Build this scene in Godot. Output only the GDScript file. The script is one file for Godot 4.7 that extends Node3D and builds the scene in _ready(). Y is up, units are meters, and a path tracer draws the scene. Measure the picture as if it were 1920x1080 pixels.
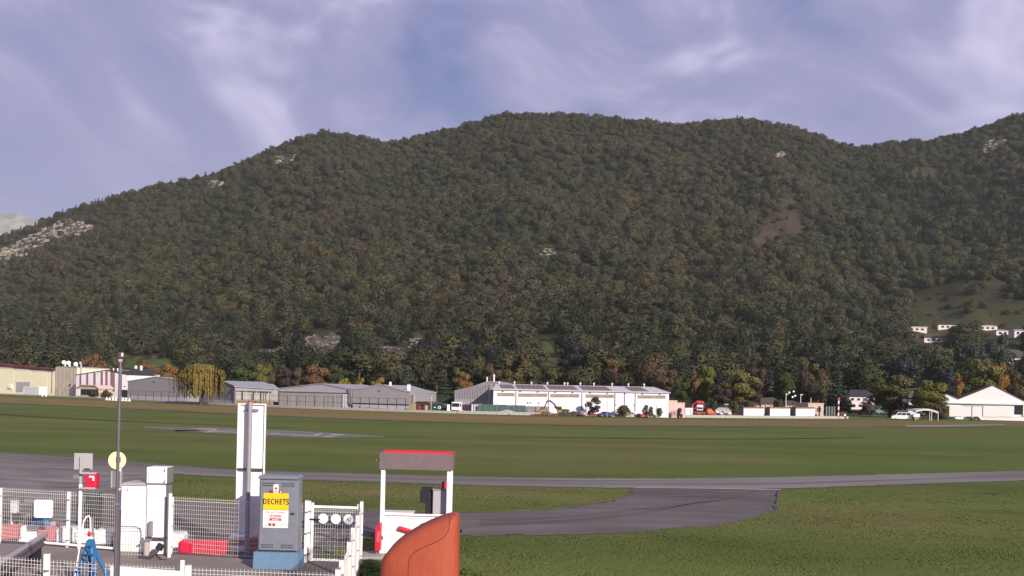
extends Node3D

# ------------------------------------------------------------------ measuring
const FOCAL := 1663.0      # focal length in pixels of the 1920 x 1080 photograph
const HORIZON := 738.0     # row of the horizon in the middle of the photograph
const EYE := 3.6           # height of the camera above the airfield
const ROLL := 0.0235
var rc := cos(ROLL)
var rs := sin(ROLL)

func ray(px: float, py: float) -> Vector3:
	var a := (px - 960.0) / FOCAL
	var b := (HORIZON - py) / FOCAL
	return Vector3(a * rc - b * rs, a * rs + b * rc, -1.0)

func at(px: float, py: float, depth: float) -> Vector3:
	return Vector3(0, EYE, 0) + ray(px, py) * depth

func ground(px: float, py: float) -> Vector3:
	var r := ray(px, py)
	var p := Vector3(0, EYE, 0) + r * (EYE / maxf(-r.y, 0.002))
	p.y = 0.0
	return p

func spot(px: float, depth: float, h := 0.0) -> Vector3:
	var a := (px - 960.0) / FOCAL
	var b := ((h - EYE) / depth - a * rs) / rc
	return Vector3((a * rc - b * rs) * depth, h, -depth)

func pix(p: Vector3) -> Vector2:
	var x := p.x / -p.z
	var y := (p.y - EYE) / -p.z
	return Vector2(960.0 + (x * rc + y * rs) * FOCAL, HORIZON - (-x * rs + y * rc) * FOCAL)

func spline(t: PackedVector2Array, x: float) -> float:
	var n := t.size()
	if x <= t[0].x:
		return t[0].y
	if x >= t[n - 1].x:
		return t[n - 1].y
	var i := 0
	while t[i + 1].x < x:
		i += 1
	var h := t[i + 1].x - t[i].x
	var k := (x - t[i].x) / h
	var m0 := (t[i + 1].y - t[i].y) / h
	var m1 := m0
	if i > 0:
		m0 = (t[i + 1].y - t[i - 1].y) / (t[i + 1].x - t[i - 1].x)
	if i < n - 2:
		m1 = (t[i + 2].y - t[i].y) / (t[i + 2].x - t[i].x)
	var k2 := k * k
	var k3 := k2 * k
	return (2 * k3 - 3 * k2 + 1) * t[i].y + (k3 - 2 * k2 + k) * h * m0 + (-2 * k3 + 3 * k2) * t[i + 1].y + (k3 - k2) * h * m1

# ------------------------------------------------------------------ mesh building
class Mb:
	var v := PackedVector3Array()
	var n := PackedVector3Array()
	var c := PackedColorArray()
	var colored := false
	var col := Color.WHITE
	func tri(a: Vector3, b: Vector3, d: Vector3) -> void:   # counter-clockwise seen from outside
		var m := (b - a).cross(d - a)
		m = m.normalized() if m.length_squared() > 1e-16 else Vector3.UP
		v.append(a); v.append(d); v.append(b)
		n.append(m); n.append(m); n.append(m)
		if colored:
			c.append(col); c.append(col); c.append(col)
	func tri_n(a: Vector3, b: Vector3, d: Vector3, na: Vector3, nb: Vector3, nd: Vector3) -> void:
		v.append(a); v.append(d); v.append(b)
		n.append(na); n.append(nd); n.append(nb)
		if colored:
			c.append(col); c.append(col); c.append(col)
	func quad(a: Vector3, b: Vector3, d: Vector3, e: Vector3) -> void:
		tri(a, b, d)
		tri(a, d, e)
	func quad_n(a: Vector3, b: Vector3, d: Vector3, e: Vector3, na: Vector3, nb: Vector3, nd: Vector3, ne: Vector3) -> void:
		tri_n(a, b, d, na, nb, nd)
		tri_n(a, d, e, na, nd, ne)
	func box(p: Vector3, s: Vector3, bev := 0.0, bs := Basis()) -> void:
		var h := s * 0.5
		var e := minf(bev, minf(h.x, minf(h.y, h.z)) * 0.9)
		if e <= 0.0:
			var k: Array[Vector3] = []
			for i in 8:
				k.append(p + bs * Vector3(h.x if i & 1 else -h.x, h.y if i & 2 else -h.y, h.z if i & 4 else -h.z))
			quad(k[4], k[5], k[7], k[6]); quad(k[1], k[0], k[2], k[3])
			quad(k[0], k[4], k[6], k[2]); quad(k[5], k[1], k[3], k[7])
			quad(k[6], k[7], k[3], k[2]); quad(k[0], k[1], k[5], k[4])
			return
		var f := func(sx: int, sy: int, sz: int, ax: int) -> Vector3:
			var q := Vector3(sx * (h.x - e), sy * (h.y - e), sz * (h.z - e))
			if ax == 0: q.x = sx * h.x
			elif ax == 1: q.y = sy * h.y
			else: q.z = sz * h.z
			return p + bs * q
		for ax in 3:
			for sg in [-1, 1]:
				var q: Array[Vector3] = []
				for uv in [[-1, -1], [1, -1], [1, 1], [-1, 1]]:
					var s3 := [0, 0, 0]
					s3[ax] = sg; s3[(ax + 1) % 3] = uv[0]; s3[(ax + 2) % 3] = uv[1]
					q.append(f.call(s3[0], s3[1], s3[2], ax))
				if sg > 0: quad(q[0], q[1], q[2], q[3])
				else: quad(q[3], q[2], q[1], q[0])
		for ax in 3:                                        # bevelled edges run along ax
			var b1 := (ax + 1) % 3
			var b2 := (ax + 2) % 3
			for s1 in [-1, 1]:
				for s2 in [-1, 1]:
					var lo := [0, 0, 0]
					lo[b1] = s1; lo[b2] = s2; lo[ax] = -1
					var hi := lo.duplicate()
					hi[ax] = 1
					var a0: Vector3 = f.call(lo[0], lo[1], lo[2], b1)
					var a1: Vector3 = f.call(hi[0], hi[1], hi[2], b1)
					var a2: Vector3 = f.call(hi[0], hi[1], hi[2], b2)
					var a3: Vector3 = f.call(lo[0], lo[1], lo[2], b2)
					if s1 * s2 > 0: quad(a0, a3, a2, a1)
					else: quad(a0, a1, a2, a3)
		for sx in [-1, 1]:
			for sy in [-1, 1]:
				for sz in [-1, 1]:
					var x0: Vector3 = f.call(sx, sy, sz, 0)
					var x1: Vector3 = f.call(sx, sy, sz, 1)
					var x2: Vector3 = f.call(sx, sy, sz, 2)
					if sx * sy * sz > 0: tri(x0, x1, x2)
					else: tri(x0, x2, x1)
	func bar(a: Vector3, b: Vector3, w: float, t: float, bev := 0.0) -> void:   # a square bar from a to b
		var d := b - a
		var y := d.normalized()
		var x := y.cross(Vector3.UP if absf(y.y) < 0.9 else Vector3.RIGHT).normalized()
		box((a + b) * 0.5, Vector3(t, d.length(), w), bev, Basis(x, y, x.cross(y)))
	func tube(pts: Array, rad: Array, k := 10, caps := true) -> void:
		var rings: Array = []
		var nrm: Array = []
		var ref := Vector3.UP
		for i in pts.size():
			var d: Vector3 = pts[mini(i + 1, pts.size() - 1)] - pts[maxi(i - 1, 0)]
			d = d.normalized()
			if absf(d.dot(ref)) > 0.95:
				ref = Vector3.RIGHT if absf(d.x) < 0.9 else Vector3.BACK
			var x := d.cross(ref).normalized()
			var y := d.cross(x)
			ref = -y
			var ring := PackedVector3Array()
			var nn := PackedVector3Array()
			var r: float = rad[mini(i, rad.size() - 1)]
			for j in k:
				var an := TAU * j / k
				var o := x * cos(an) + y * sin(an)
				ring.append(pts[i] + o * r)
				nn.append(o)
			rings.append(ring)
			nrm.append(nn)
		for i in pts.size() - 1:
			for j in k:
				var j2 := (j + 1) % k
				quad_n(rings[i][j], rings[i][j2], rings[i + 1][j2], rings[i + 1][j], nrm[i][j], nrm[i][j2], nrm[i + 1][j2], nrm[i + 1][j])
		if caps:
			var l := pts.size() - 1
			for j in range(1, k - 1):
				tri(rings[0][0], rings[0][j + 1], rings[0][j])
				tri(rings[l][0], rings[l][j], rings[l][j + 1])
	func disc(p: Vector3, r: float, t: float, k := 24, axis := Vector3.BACK) -> void:
		tube([p - axis * t * 0.5, p + axis * t * 0.5], [r], k)
	func prism(poly: PackedVector2Array, z0: float, z1: float) -> void:   # polygon in x,y pushed from z0 (front, larger) back to z1
		var idx := Geometry2D.triangulate_polygon(poly)
		for i in range(0, idx.size(), 3):
			var a := poly[idx[i]]
			var b := poly[idx[i + 1]]
			var d := poly[idx[i + 2]]
			if (b - a).cross(d - a) < 0:
				var w := b
				b = d
				d = w
			tri(Vector3(a.x, a.y, z0), Vector3(b.x, b.y, z0), Vector3(d.x, d.y, z0))
			tri(Vector3(a.x, a.y, z1), Vector3(d.x, d.y, z1), Vector3(b.x, b.y, z1))
		var ccw := not Geometry2D.is_polygon_clockwise(poly)
		for i in poly.size():
			var a := poly[i]
			var b := poly[(i + 1) % poly.size()]
			if not ccw:
				var w := a
				a = b
				b = w
			quad(Vector3(a.x, a.y, z1), Vector3(b.x, b.y, z1), Vector3(b.x, b.y, z0), Vector3(a.x, a.y, z0))
	func ball(p: Vector3, r: Vector3, k := 10, rows := 6) -> void:
		for i in rows:
			for j in k:
				var q: Array[Vector3] = []
				for o in [[0, 0], [0, 1], [1, 1], [1, 0]]:
					var la: float = PI * ((i + o[0]) / float(rows) - 0.5)
					var lo: float = -TAU * (j + o[1]) / k
					q.append(Vector3(cos(la) * cos(lo), sin(la), cos(la) * sin(lo)))
				quad_n(p + q[0] * r, p + q[1] * r, p + q[2] * r, p + q[3] * r, (q[0] / r).normalized(), (q[1] / r).normalized(), (q[2] / r).normalized(), (q[3] / r).normalized())
	func rock(p: Vector3, s: Vector3, rng: RandomNumberGenerator) -> void:   # a small angular boulder
		var k := 6
		var top := p + Vector3(rng.randf_range(-.2, .2) * s.x, s.y * rng.randf_range(.8, 1.1), rng.randf_range(-.2, .2) * s.z)
		var r1: Array[Vector3] = []
		var r2: Array[Vector3] = []
		var off := rng.randf() * TAU
		for j in k:
			var an := -TAU * j / k + off
			var q := rng.randf_range(.8, 1.2)
			r1.append(p + Vector3(cos(an) * s.x * q, -s.y * .3, sin(an) * s.z * q))
			q = rng.randf_range(.5, .95)
			r2.append(p + Vector3(cos(an) * s.x * q, s.y * rng.randf_range(.4, .8), sin(an) * s.z * q))
		for j in k:
			var l := (j + 1) % k
			quad(r1[j], r1[l], r2[l], r2[j])
			tri(r2[j], r2[l], top)
	func mesh() -> ArrayMesh:
		var a := []
		a.resize(Mesh.ARRAY_MAX)
		a[Mesh.ARRAY_VERTEX] = v
		a[Mesh.ARRAY_NORMAL] = n
		if colored:
			a[Mesh.ARRAY_COLOR] = c
		var m := ArrayMesh.new()
		m.add_surface_from_arrays(Mesh.PRIMITIVE_TRIANGLES, a)
		return m

# ------------------------------------------------------------------ naming
var taken := {}

func numbered(called: String) -> String:
	var k: int = taken.get(called, 0)
	taken[called] = k + 1
	return called if k == 0 else "%s_%03d" % [called, k]

func tag(o: Node, label: String, category: String, group := "") -> Node:
	o.set_meta("label", label)
	o.set_meta("category", category)
	if group:
		o.set_meta("group", group)
	return o

func thing(called: String, label: String, category: String, where := Vector3.ZERO, turn := 0.0, group := "") -> Node3D:
	var o := Node3D.new()
	o.name = numbered(called)
	add_child(o)
	o.position = where
	o.rotation.y = turn
	tag(o, label, category, group)
	return o

func part(called: String, mb: Mb, m: Material, parent: Node = self, label := "") -> MeshInstance3D:
	var o := MeshInstance3D.new()
	o.mesh = mb.mesh()
	o.mesh.surface_set_material(0, m)
	o.name = numbered(called) if parent == self else called
	parent.add_child(o, true)
	if label:
		o.set_meta("label", label)
	return o

func struct(called: String, mb: Mb, m: Material) -> MeshInstance3D:
	var o := part(called, mb, m)
	o.set_meta("kind", "structure")
	return o

func stuff(o: Node) -> Node:
	o.set_meta("kind", "stuff")
	return o

func boxpart(called: String, p: Vector3, s: Vector3, m: Material, parent: Node, bev := 0.0) -> MeshInstance3D:
	var b := Mb.new()
	b.box(p, s, bev)
	return part(called, b, m, parent)

func tubepart(called: String, pts: Array, rad: Array, m: Material, parent: Node, k := 10) -> MeshInstance3D:
	var b := Mb.new()
	b.tube(pts, rad, k)
	return part(called, b, m, parent)

func copy_of(o: Node3D, where: Vector3, turn := 0.0, label := "") -> Node3D:
	var c: Node3D = o.duplicate()
	var base := String(o.name)
	c.name = numbered(base)
	add_child(c)
	c.position = where
	c.rotation.y = turn
	if label:
		c.set_meta("label", label)
	return c

func lettering(text: String, size: float, bold: bool, m: Material, parent: Node, p: Vector3, wide := 1.0) -> MeshInstance3D:
	var t := TextMesh.new()
	var f := SystemFont.new()
	f.font_names = PackedStringArray(["Droid Sans"])
	f.font_weight = 700 if bold else 400
	t.font = f
	t.text = text
	t.font_size = 64
	t.pixel_size = size / 46.0
	t.depth = 0.002
	t.material = m
	var o := MeshInstance3D.new()
	o.mesh = t
	o.name = "lettering"
	o.position = p
	o.scale = Vector3(wide, 1, 1)
	parent.add_child(o, true)
	return o

# ------------------------------------------------------------------ materials
var M := {}

func fnl(seed_: int, freq: float, oct := 4, kind := FastNoiseLite.TYPE_SIMPLEX_SMOOTH) -> FastNoiseLite:
	var f := FastNoiseLite.new()
	f.seed = seed_
	f.frequency = freq
	f.noise_type = kind
	f.fractal_type = FastNoiseLite.FRACTAL_FBM
	f.fractal_octaves = oct
	return f

func grain(seed_: int, freq: float, lo: float, hi: float, oct := 4, size := 512, power := 1.0) -> ImageTexture:
	var src := fnl(seed_, freq, oct).get_seamless_image(size, size)
	src.convert(Image.FORMAT_L8)
	var d := src.get_data()
	var table := PackedByteArray()
	for i in 256:
		table.append(int(255.0 * lerpf(lo, hi, pow(i / 255.0, power))))
	for i in d.size():
		d[i] = table[d[i]]
	return ImageTexture.create_from_image(Image.create_from_data(size, size, false, Image.FORMAT_L8, d))

func mat(key: String, c: Color, rough := 0.8, metal := 0.0, tex: Texture2D = null, scale_ := 1.0, bump: Texture2D = null, bump_cm := 0.5) -> StandardMaterial3D:
	var m := StandardMaterial3D.new()
	m.resource_name = key
	m.albedo_color = Color(c.r, c.g, c.b).linear_to_srgb()
	m.roughness = rough
	m.metallic = metal
	m.metallic_specular = 0.4
	if tex:
		m.albedo_texture = tex
	if bump:
		m.heightmap_enabled = true
		m.heightmap_texture = bump
		m.heightmap_scale = bump_cm
	if tex or bump:
		m.uv1_triplanar = true
		m.uv1_world_triplanar = true
		m.uv1_scale = Vector3.ONE * scale_
	M[key] = m
	return m

func vmat(key: String, rough := 0.9, tex: Texture2D = null, scale_ := 1.0, bump: Texture2D = null, bump_cm := 0.5) -> StandardMaterial3D:
	var m := mat(key, Color.WHITE, rough, 0.0, tex, scale_, bump, bump_cm)
	m.vertex_color_use_as_albedo = true
	m.metallic_specular = 0.2
	return m

# ------------------------------------------------------------------ the land
const RISE: Array[Vector2] = [Vector2(222, -0.6), Vector2(232, 0.0), Vector2(260, 2.0), Vector2(320, 9), Vector2(400, 21), Vector2(500, 41), Vector2(600, 68), Vector2(750, 130), Vector2(900, 210), Vector2(1050, 308), Vector2(1100, 338), Vector2(1180, 345), Vector2(1350, 300), Vector2(1700, 150)]
const SKYLINE: Array[Vector2] = [Vector2(-500, 560), Vector2(-300, 520), Vector2(0, 447), Vector2(60, 423), Vector2(130, 394), Vector2(280, 354), Vector2(400, 327), Vector2(480, 295), Vector2(560, 262), Vector2(620, 250), Vector2(715, 268), Vector2(760, 264), Vector2(860, 240), Vector2(930, 221), Vector2(980, 217), Vector2(1060, 218), Vector2(1180, 227), Vector2(1280, 237), Vector2(1340, 230), Vector2(1400, 227), Vector2(1460, 236), Vector2(1530, 255), Vector2(1592, 277), Vector2(1660, 270), Vector2(1760, 262), Vector2(1840, 242), Vector2(1900, 222), Vector2(2000, 205), Vector2(2300, 230)]
var rise := PackedVector2Array(RISE)
var crest := PackedVector2Array()
var gully := fnl(11, 0.006, 3)
var lumps := fnl(12, 0.03, 3)

func foot_shift(a: float) -> float:
	return 75.0 * smoothstep(-0.16, -0.34, a) + 10.0 * smoothstep(0.1, 0.3, a)

func height(x: float, z: float) -> float:       # z is the distance forward
	var a := x / z
	var d := z - foot_shift(a) * (1.0 - smoothstep(300.0, 1000.0, z))
	var h := spline(rise, d)
	h *= lerpf(1.0, spline(crest, a), smoothstep(300.0, 700.0, z))
	var k := smoothstep(330.0, 600.0, z) * (1.0 - smoothstep(960.0, 1100.0, z))
	h += gully.get_noise_2d(x, z) * 16.0 * k + lumps.get_noise_2d(x, z) * 3.0 * smoothstep(300.0, 500.0, z)
	return h

func make_crest() -> void:
	for q in SKYLINE:
		var r := ray(q.x, q.y)
		crest.append(Vector2(r.x, (r.y * 1120.0 + EYE - 5.5) / 341.0))

func onto_hill(px: float, py: float) -> Vector3:   # where the sight line meets the slope
	var r := ray(px, py)
	var z := 225.0
	while z < 1250.0:
		if EYE + r.y * z < height(r.x * z, z):
			break
		z += 2.0
	return Vector3(r.x * z, height(r.x * z, z), -z)

# open ground on the slope, as outlines in the photograph's pixels
var openings := {
	"bare": [PackedVector2Array([Vector2(1478, 372), Vector2(1500, 392), Vector2(1545, 430), Vector2(1470, 440), Vector2(1440, 470), Vector2(1408, 462), Vector2(1420, 425), Vector2(1455, 405)])],
	"meadow": [PackedVector2Array([Vector2(1690, 592), Vector2(1740, 560), Vector2(1800, 545), Vector2(1960, 575), Vector2(1960, 622), Vector2(1860, 615), Vector2(1780, 605)]), PackedVector2Array([Vector2(1675, 330), Vector2(1690, 320), Vector2(1765, 322), Vector2(1760, 336)]), PackedVector2Array([Vector2(1150, 668), Vector2(1180, 668), Vector2(1180, 680), Vector2(1070, 712), Vector2(1060, 690)])],
	"lawn": [PackedVector2Array([Vector2(985, 640), Vector2(1075, 640), Vector2(1065, 678), Vector2(1000, 678)]), PackedVector2Array([Vector2(200, 668), Vector2(340, 672), Vector2(330, 700), Vector2(200, 690)])],
	"scree": [PackedVector2Array([Vector2(575, 630), Vector2(655, 632), Vector2(650, 670), Vector2(600, 690), Vector2(560, 680)]), PackedVector2Array([Vector2(668, 655), Vector2(745, 648), Vector2(780, 690), Vector2(690, 705)]), PackedVector2Array([Vector2(760, 635), Vector2(805, 635), Vector2(800, 672), Vector2(770, 668)]), PackedVector2Array([Vector2(490, 655), Vector2(555, 645), Vector2(560, 665), Vector2(500, 690)]), PackedVector2Array([Vector2(1408, 682), Vector2(1440, 678), Vector2(1425, 715), Vector2(1405, 710)]), PackedVector2Array([Vector2(1452, 685), Vector2(1492, 680), Vector2(1488, 702), Vector2(1455, 712)])],
	"cliff": [PackedVector2Array([Vector2(-20, 480), Vector2(60, 440), Vector2(120, 410), Vector2(185, 422), Vector2(180, 436), Vector2(110, 456), Vector2(70, 480), Vector2(-20, 504)]), PackedVector2Array([Vector2(515, 292), Vector2(556, 290), Vector2(552, 308), Vector2(515, 312)]), PackedVector2Array([Vector2(388, 342), Vector2(420, 336), Vector2(422, 350), Vector2(390, 358)]), PackedVector2Array([Vector2(1005, 468), Vector2(1045, 460), Vector2(1042, 484), Vector2(1005, 488)]), PackedVector2Array([Vector2(978, 474), Vector2(998, 474), Vector2(996, 488), Vector2(978, 488)]), PackedVector2Array([Vector2(1455, 284), Vector2(1472, 284), Vector2(1470, 304), Vector2(1456, 304)]), PackedVector2Array([Vector2(1838, 270), Vector2(1888, 252), Vector2(1890, 268), Vector2(1845, 290)])],
	"yard": [PackedVector2Array([Vector2(1575, 745), Vector2(1715, 745), Vector2(1715, 790), Vector2(1575, 790)]), PackedVector2Array([Vector2(1697, 606), Vector2(1800, 604), Vector2(1800, 632), Vector2(1772, 645), Vector2(1730, 645), Vector2(1697, 630)]), PackedVector2Array([Vector2(1828, 606), Vector2(1935, 606), Vector2(1935, 634), Vector2(1828, 632)]), PackedVector2Array([Vector2(1880, 655), Vector2(1930, 655), Vector2(1930, 688), Vector2(1880, 688)])],
}

func opening(p: Vector2) -> String:
	if p.x > 195.0 and p.x < 345.0 and p.y > 660 and p.y < 705:
		for poly in openings.lawn:
			if Geometry2D.is_point_in_polygon(p, poly): return "lawn"
	for key in openings:
		for poly in openings[key]:
			if Geometry2D.is_point_in_polygon(p, poly): return key
	return ""

func make_hill() -> void:
	var cols := 300
	var rows := PackedFloat32Array()
	var z := 220.0
	while z < 1700.0:
		rows.append(z)
		z += 3.5 + (z - 220.0) * 0.011
	var patch := fnl(21, 0.02, 4)
	var speck := fnl(22, 0.25, 3)
	var vs := PackedVector3Array()
	var cs := PackedColorArray()
	for j in rows.size():
		for i in cols + 1:
			var a := lerpf(-0.95, 0.95, float(i) / cols)
			var x := a * rows[j]
			var h := height(x, rows[j])
			var p := Vector3(x, h, -rows[j])
			var f := patch.get_noise_2d(x, rows[j])
			var g := speck.get_noise_2d(x, rows[j])
			var c := Color(0.058, 0.05, 0.03).lerp(Color(0.044, 0.044, 0.024), 0.5 + f)
			match opening(pix(p) + Vector2(f, g) * 22.0):
				"bare": c = Color(0.115, 0.073, 0.053).lerp(Color(0.07, 0.056, 0.036), 0.5 + g)
				"meadow": c = Color(0.082, 0.074, 0.038).lerp(Color(0.056, 0.062, 0.028), 0.5 + f * 1.2 + g * 1.3)
				"lawn": c = Color(0.11, 0.135, 0.046).lerp(Color(0.09, 0.112, 0.04), 0.5 + g)
				"scree": c = Color(0.15, 0.125, 0.115).lerp(Color(0.07, 0.062, 0.045), 0.5 + f)
				"cliff": c = Color(0.16, 0.13, 0.09).lerp(Color(0.06, 0.058, 0.03), 0.5 + g)
				"yard": c = Color(0.075, 0.08, 0.035)
			if rows[j] < 280.0:
				c = Color(0.062, 0.066, 0.028).lerp(c, smoothstep(235.0, 285.0, rows[j]))
			vs.append(p)
			cs.append(c * (0.9 + 0.35 * g))
	var ix := PackedInt32Array()
	for j in rows.size() - 1:
		for i in cols:
			var o := j * (cols + 1) + i
			ix.append_array([o, o + cols + 1, o + 1, o + 1, o + cols + 1, o + cols + 2])
	var st := SurfaceTool.new()
	st.begin(Mesh.PRIMITIVE_TRIANGLES)
	st.set_smooth_group(0)
	for k in vs.size():
		st.set_color(cs[k])
		st.add_vertex(vs[k])
	for k in ix:
		st.add_index(k)
	st.generate_normals()
	var o := MeshInstance3D.new()
	o.name = "hill"
	o.mesh = st.commit()
	o.mesh.surface_set_material(0, M.soil)
	add_child(o)
	o.set_meta("kind", "structure")

func make_far_mountain() -> void:
	var n1 := fnl(31, 0.9, 5)
	var b := Mb.new()
	b.colored = true
	var top := PackedVector2Array([Vector2(-700, 470), Vector2(-300, 380), Vector2(-60, 398), Vector2(20, 400), Vector2(45, 405), Vector2(75, 418), Vector2(140, 470), Vector2(260, 560)])
	var cols := 90
	var rows := 22
	var g: Array = []
	for j in rows + 1:
		var line: Array[Vector3] = []
		for i in cols + 1:
			var px := lerpf(-700.0, 260.0, float(i) / cols)
			var t := float(j) / rows
			var peak := at(px, spline(top, px), 4200.0)
			var ledge := (floorf(t * 7.0) + smoothstep(0.15, 0.5, fposmod(t * 7.0, 1.0))) / 7.0
			var w := n1.get_noise_2d(px * 0.05, t * 4.0)
			line.append(Vector3(peak.x, peak.y * (1.0 - t) + w * 26.0 * sin(PI * minf(t * 1.4, 1.0)), peak.z + ledge * 900.0 + n1.get_noise_2d(px * 0.02 + 40.0, t) * 90.0 * t))
		g.append(line)
	for j in rows:
		for i in cols:
			var f := n1.get_noise_2d(i * 0.35, j * 1.3)
			b.col = Color(0.27, 0.26, 0.25).lerp(Color(0.14, 0.135, 0.13), clampf(0.45 + f * 1.3 + (0.25 if j > 11 else 0.0), 0, 1))
			b.quad(g[j + 1][i], g[j + 1][i + 1], g[j][i + 1], g[j][i])
	struct("mountain", b, M.strata)

# ------------------------------------------------------------------ trees
func leaves(b: Mb, rng: RandomNumberGenerator, lobes: Array, count: int, size: float, flat := 0.0, droop := 0.0, soft := 0.5, vary := 0.28) -> void:
	var mid := Vector3.ZERO
	var total := 0.0
	for l in lobes:
		mid += l[0]
		total += l[1].x * l[1].y
	mid /= lobes.size()
	for i in count:
		var pick := rng.randf() * total
		var l: Array = lobes[0]
		for q in lobes:
			pick -= q[1].x * q[1].y
			if pick <= 0.0:
				l = q
				break
		var d := Vector3(rng.randfn(), rng.randfn() + 0.25, rng.randfn()).normalized()
		var p: Vector3 = l[0] + d * l[1] * (rng.randf_range(0.62, 1.0) + (0.12 * rng.randf() if rng.randf() < 0.2 else 0.0))
		var n := (d + Vector3(rng.randfn(), rng.randfn(), rng.randfn()) * 0.45).normalized()
		if flat > 0.0:
			n = n.lerp(Vector3.UP, flat).normalized()
		var x := n.cross(Vector3(rng.randfn(), rng.randfn(), rng.randfn())).normalized()
		var y := n.cross(x)
		if droop > 0.0:
			y = Vector3(rng.randfn() * 0.12, -1, rng.randfn() * 0.12).normalized()
			x = y.cross(n).normalized()
		var s := size * rng.randf_range(0.65, 1.35)
		var sh := rng.randf_range(1.0 - vary, 1.0 + vary)
		b.col = Color(sh * rng.randf_range(0.92, 1.1), sh, sh * rng.randf_range(0.85, 1.05))
		var nn := n.lerp((p - mid).normalized(), soft).normalized()
		var e := s * (1.0 + droop)
		var w := s * (1.0 - 0.6 * droop)
		b.quad_n(p - y * e, p + x * w * rng.randf_range(.5, .8), p + y * e, p - x * w * rng.randf_range(.5, .8), nn, nn, nn, nn)

func limb(b: Mb, a: Vector3, c: Vector3, r0: float, r1: float, rng: RandomNumberGenerator, k := 6) -> void:
	var m := (a + c) * 0.5 + Vector3(rng.randfn(), 0, rng.randfn()) * a.distance_to(c) * 0.07
	b.tube([a, m, c], [r0, (r0 + r1) * 0.5, r1], k, false)

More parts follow.
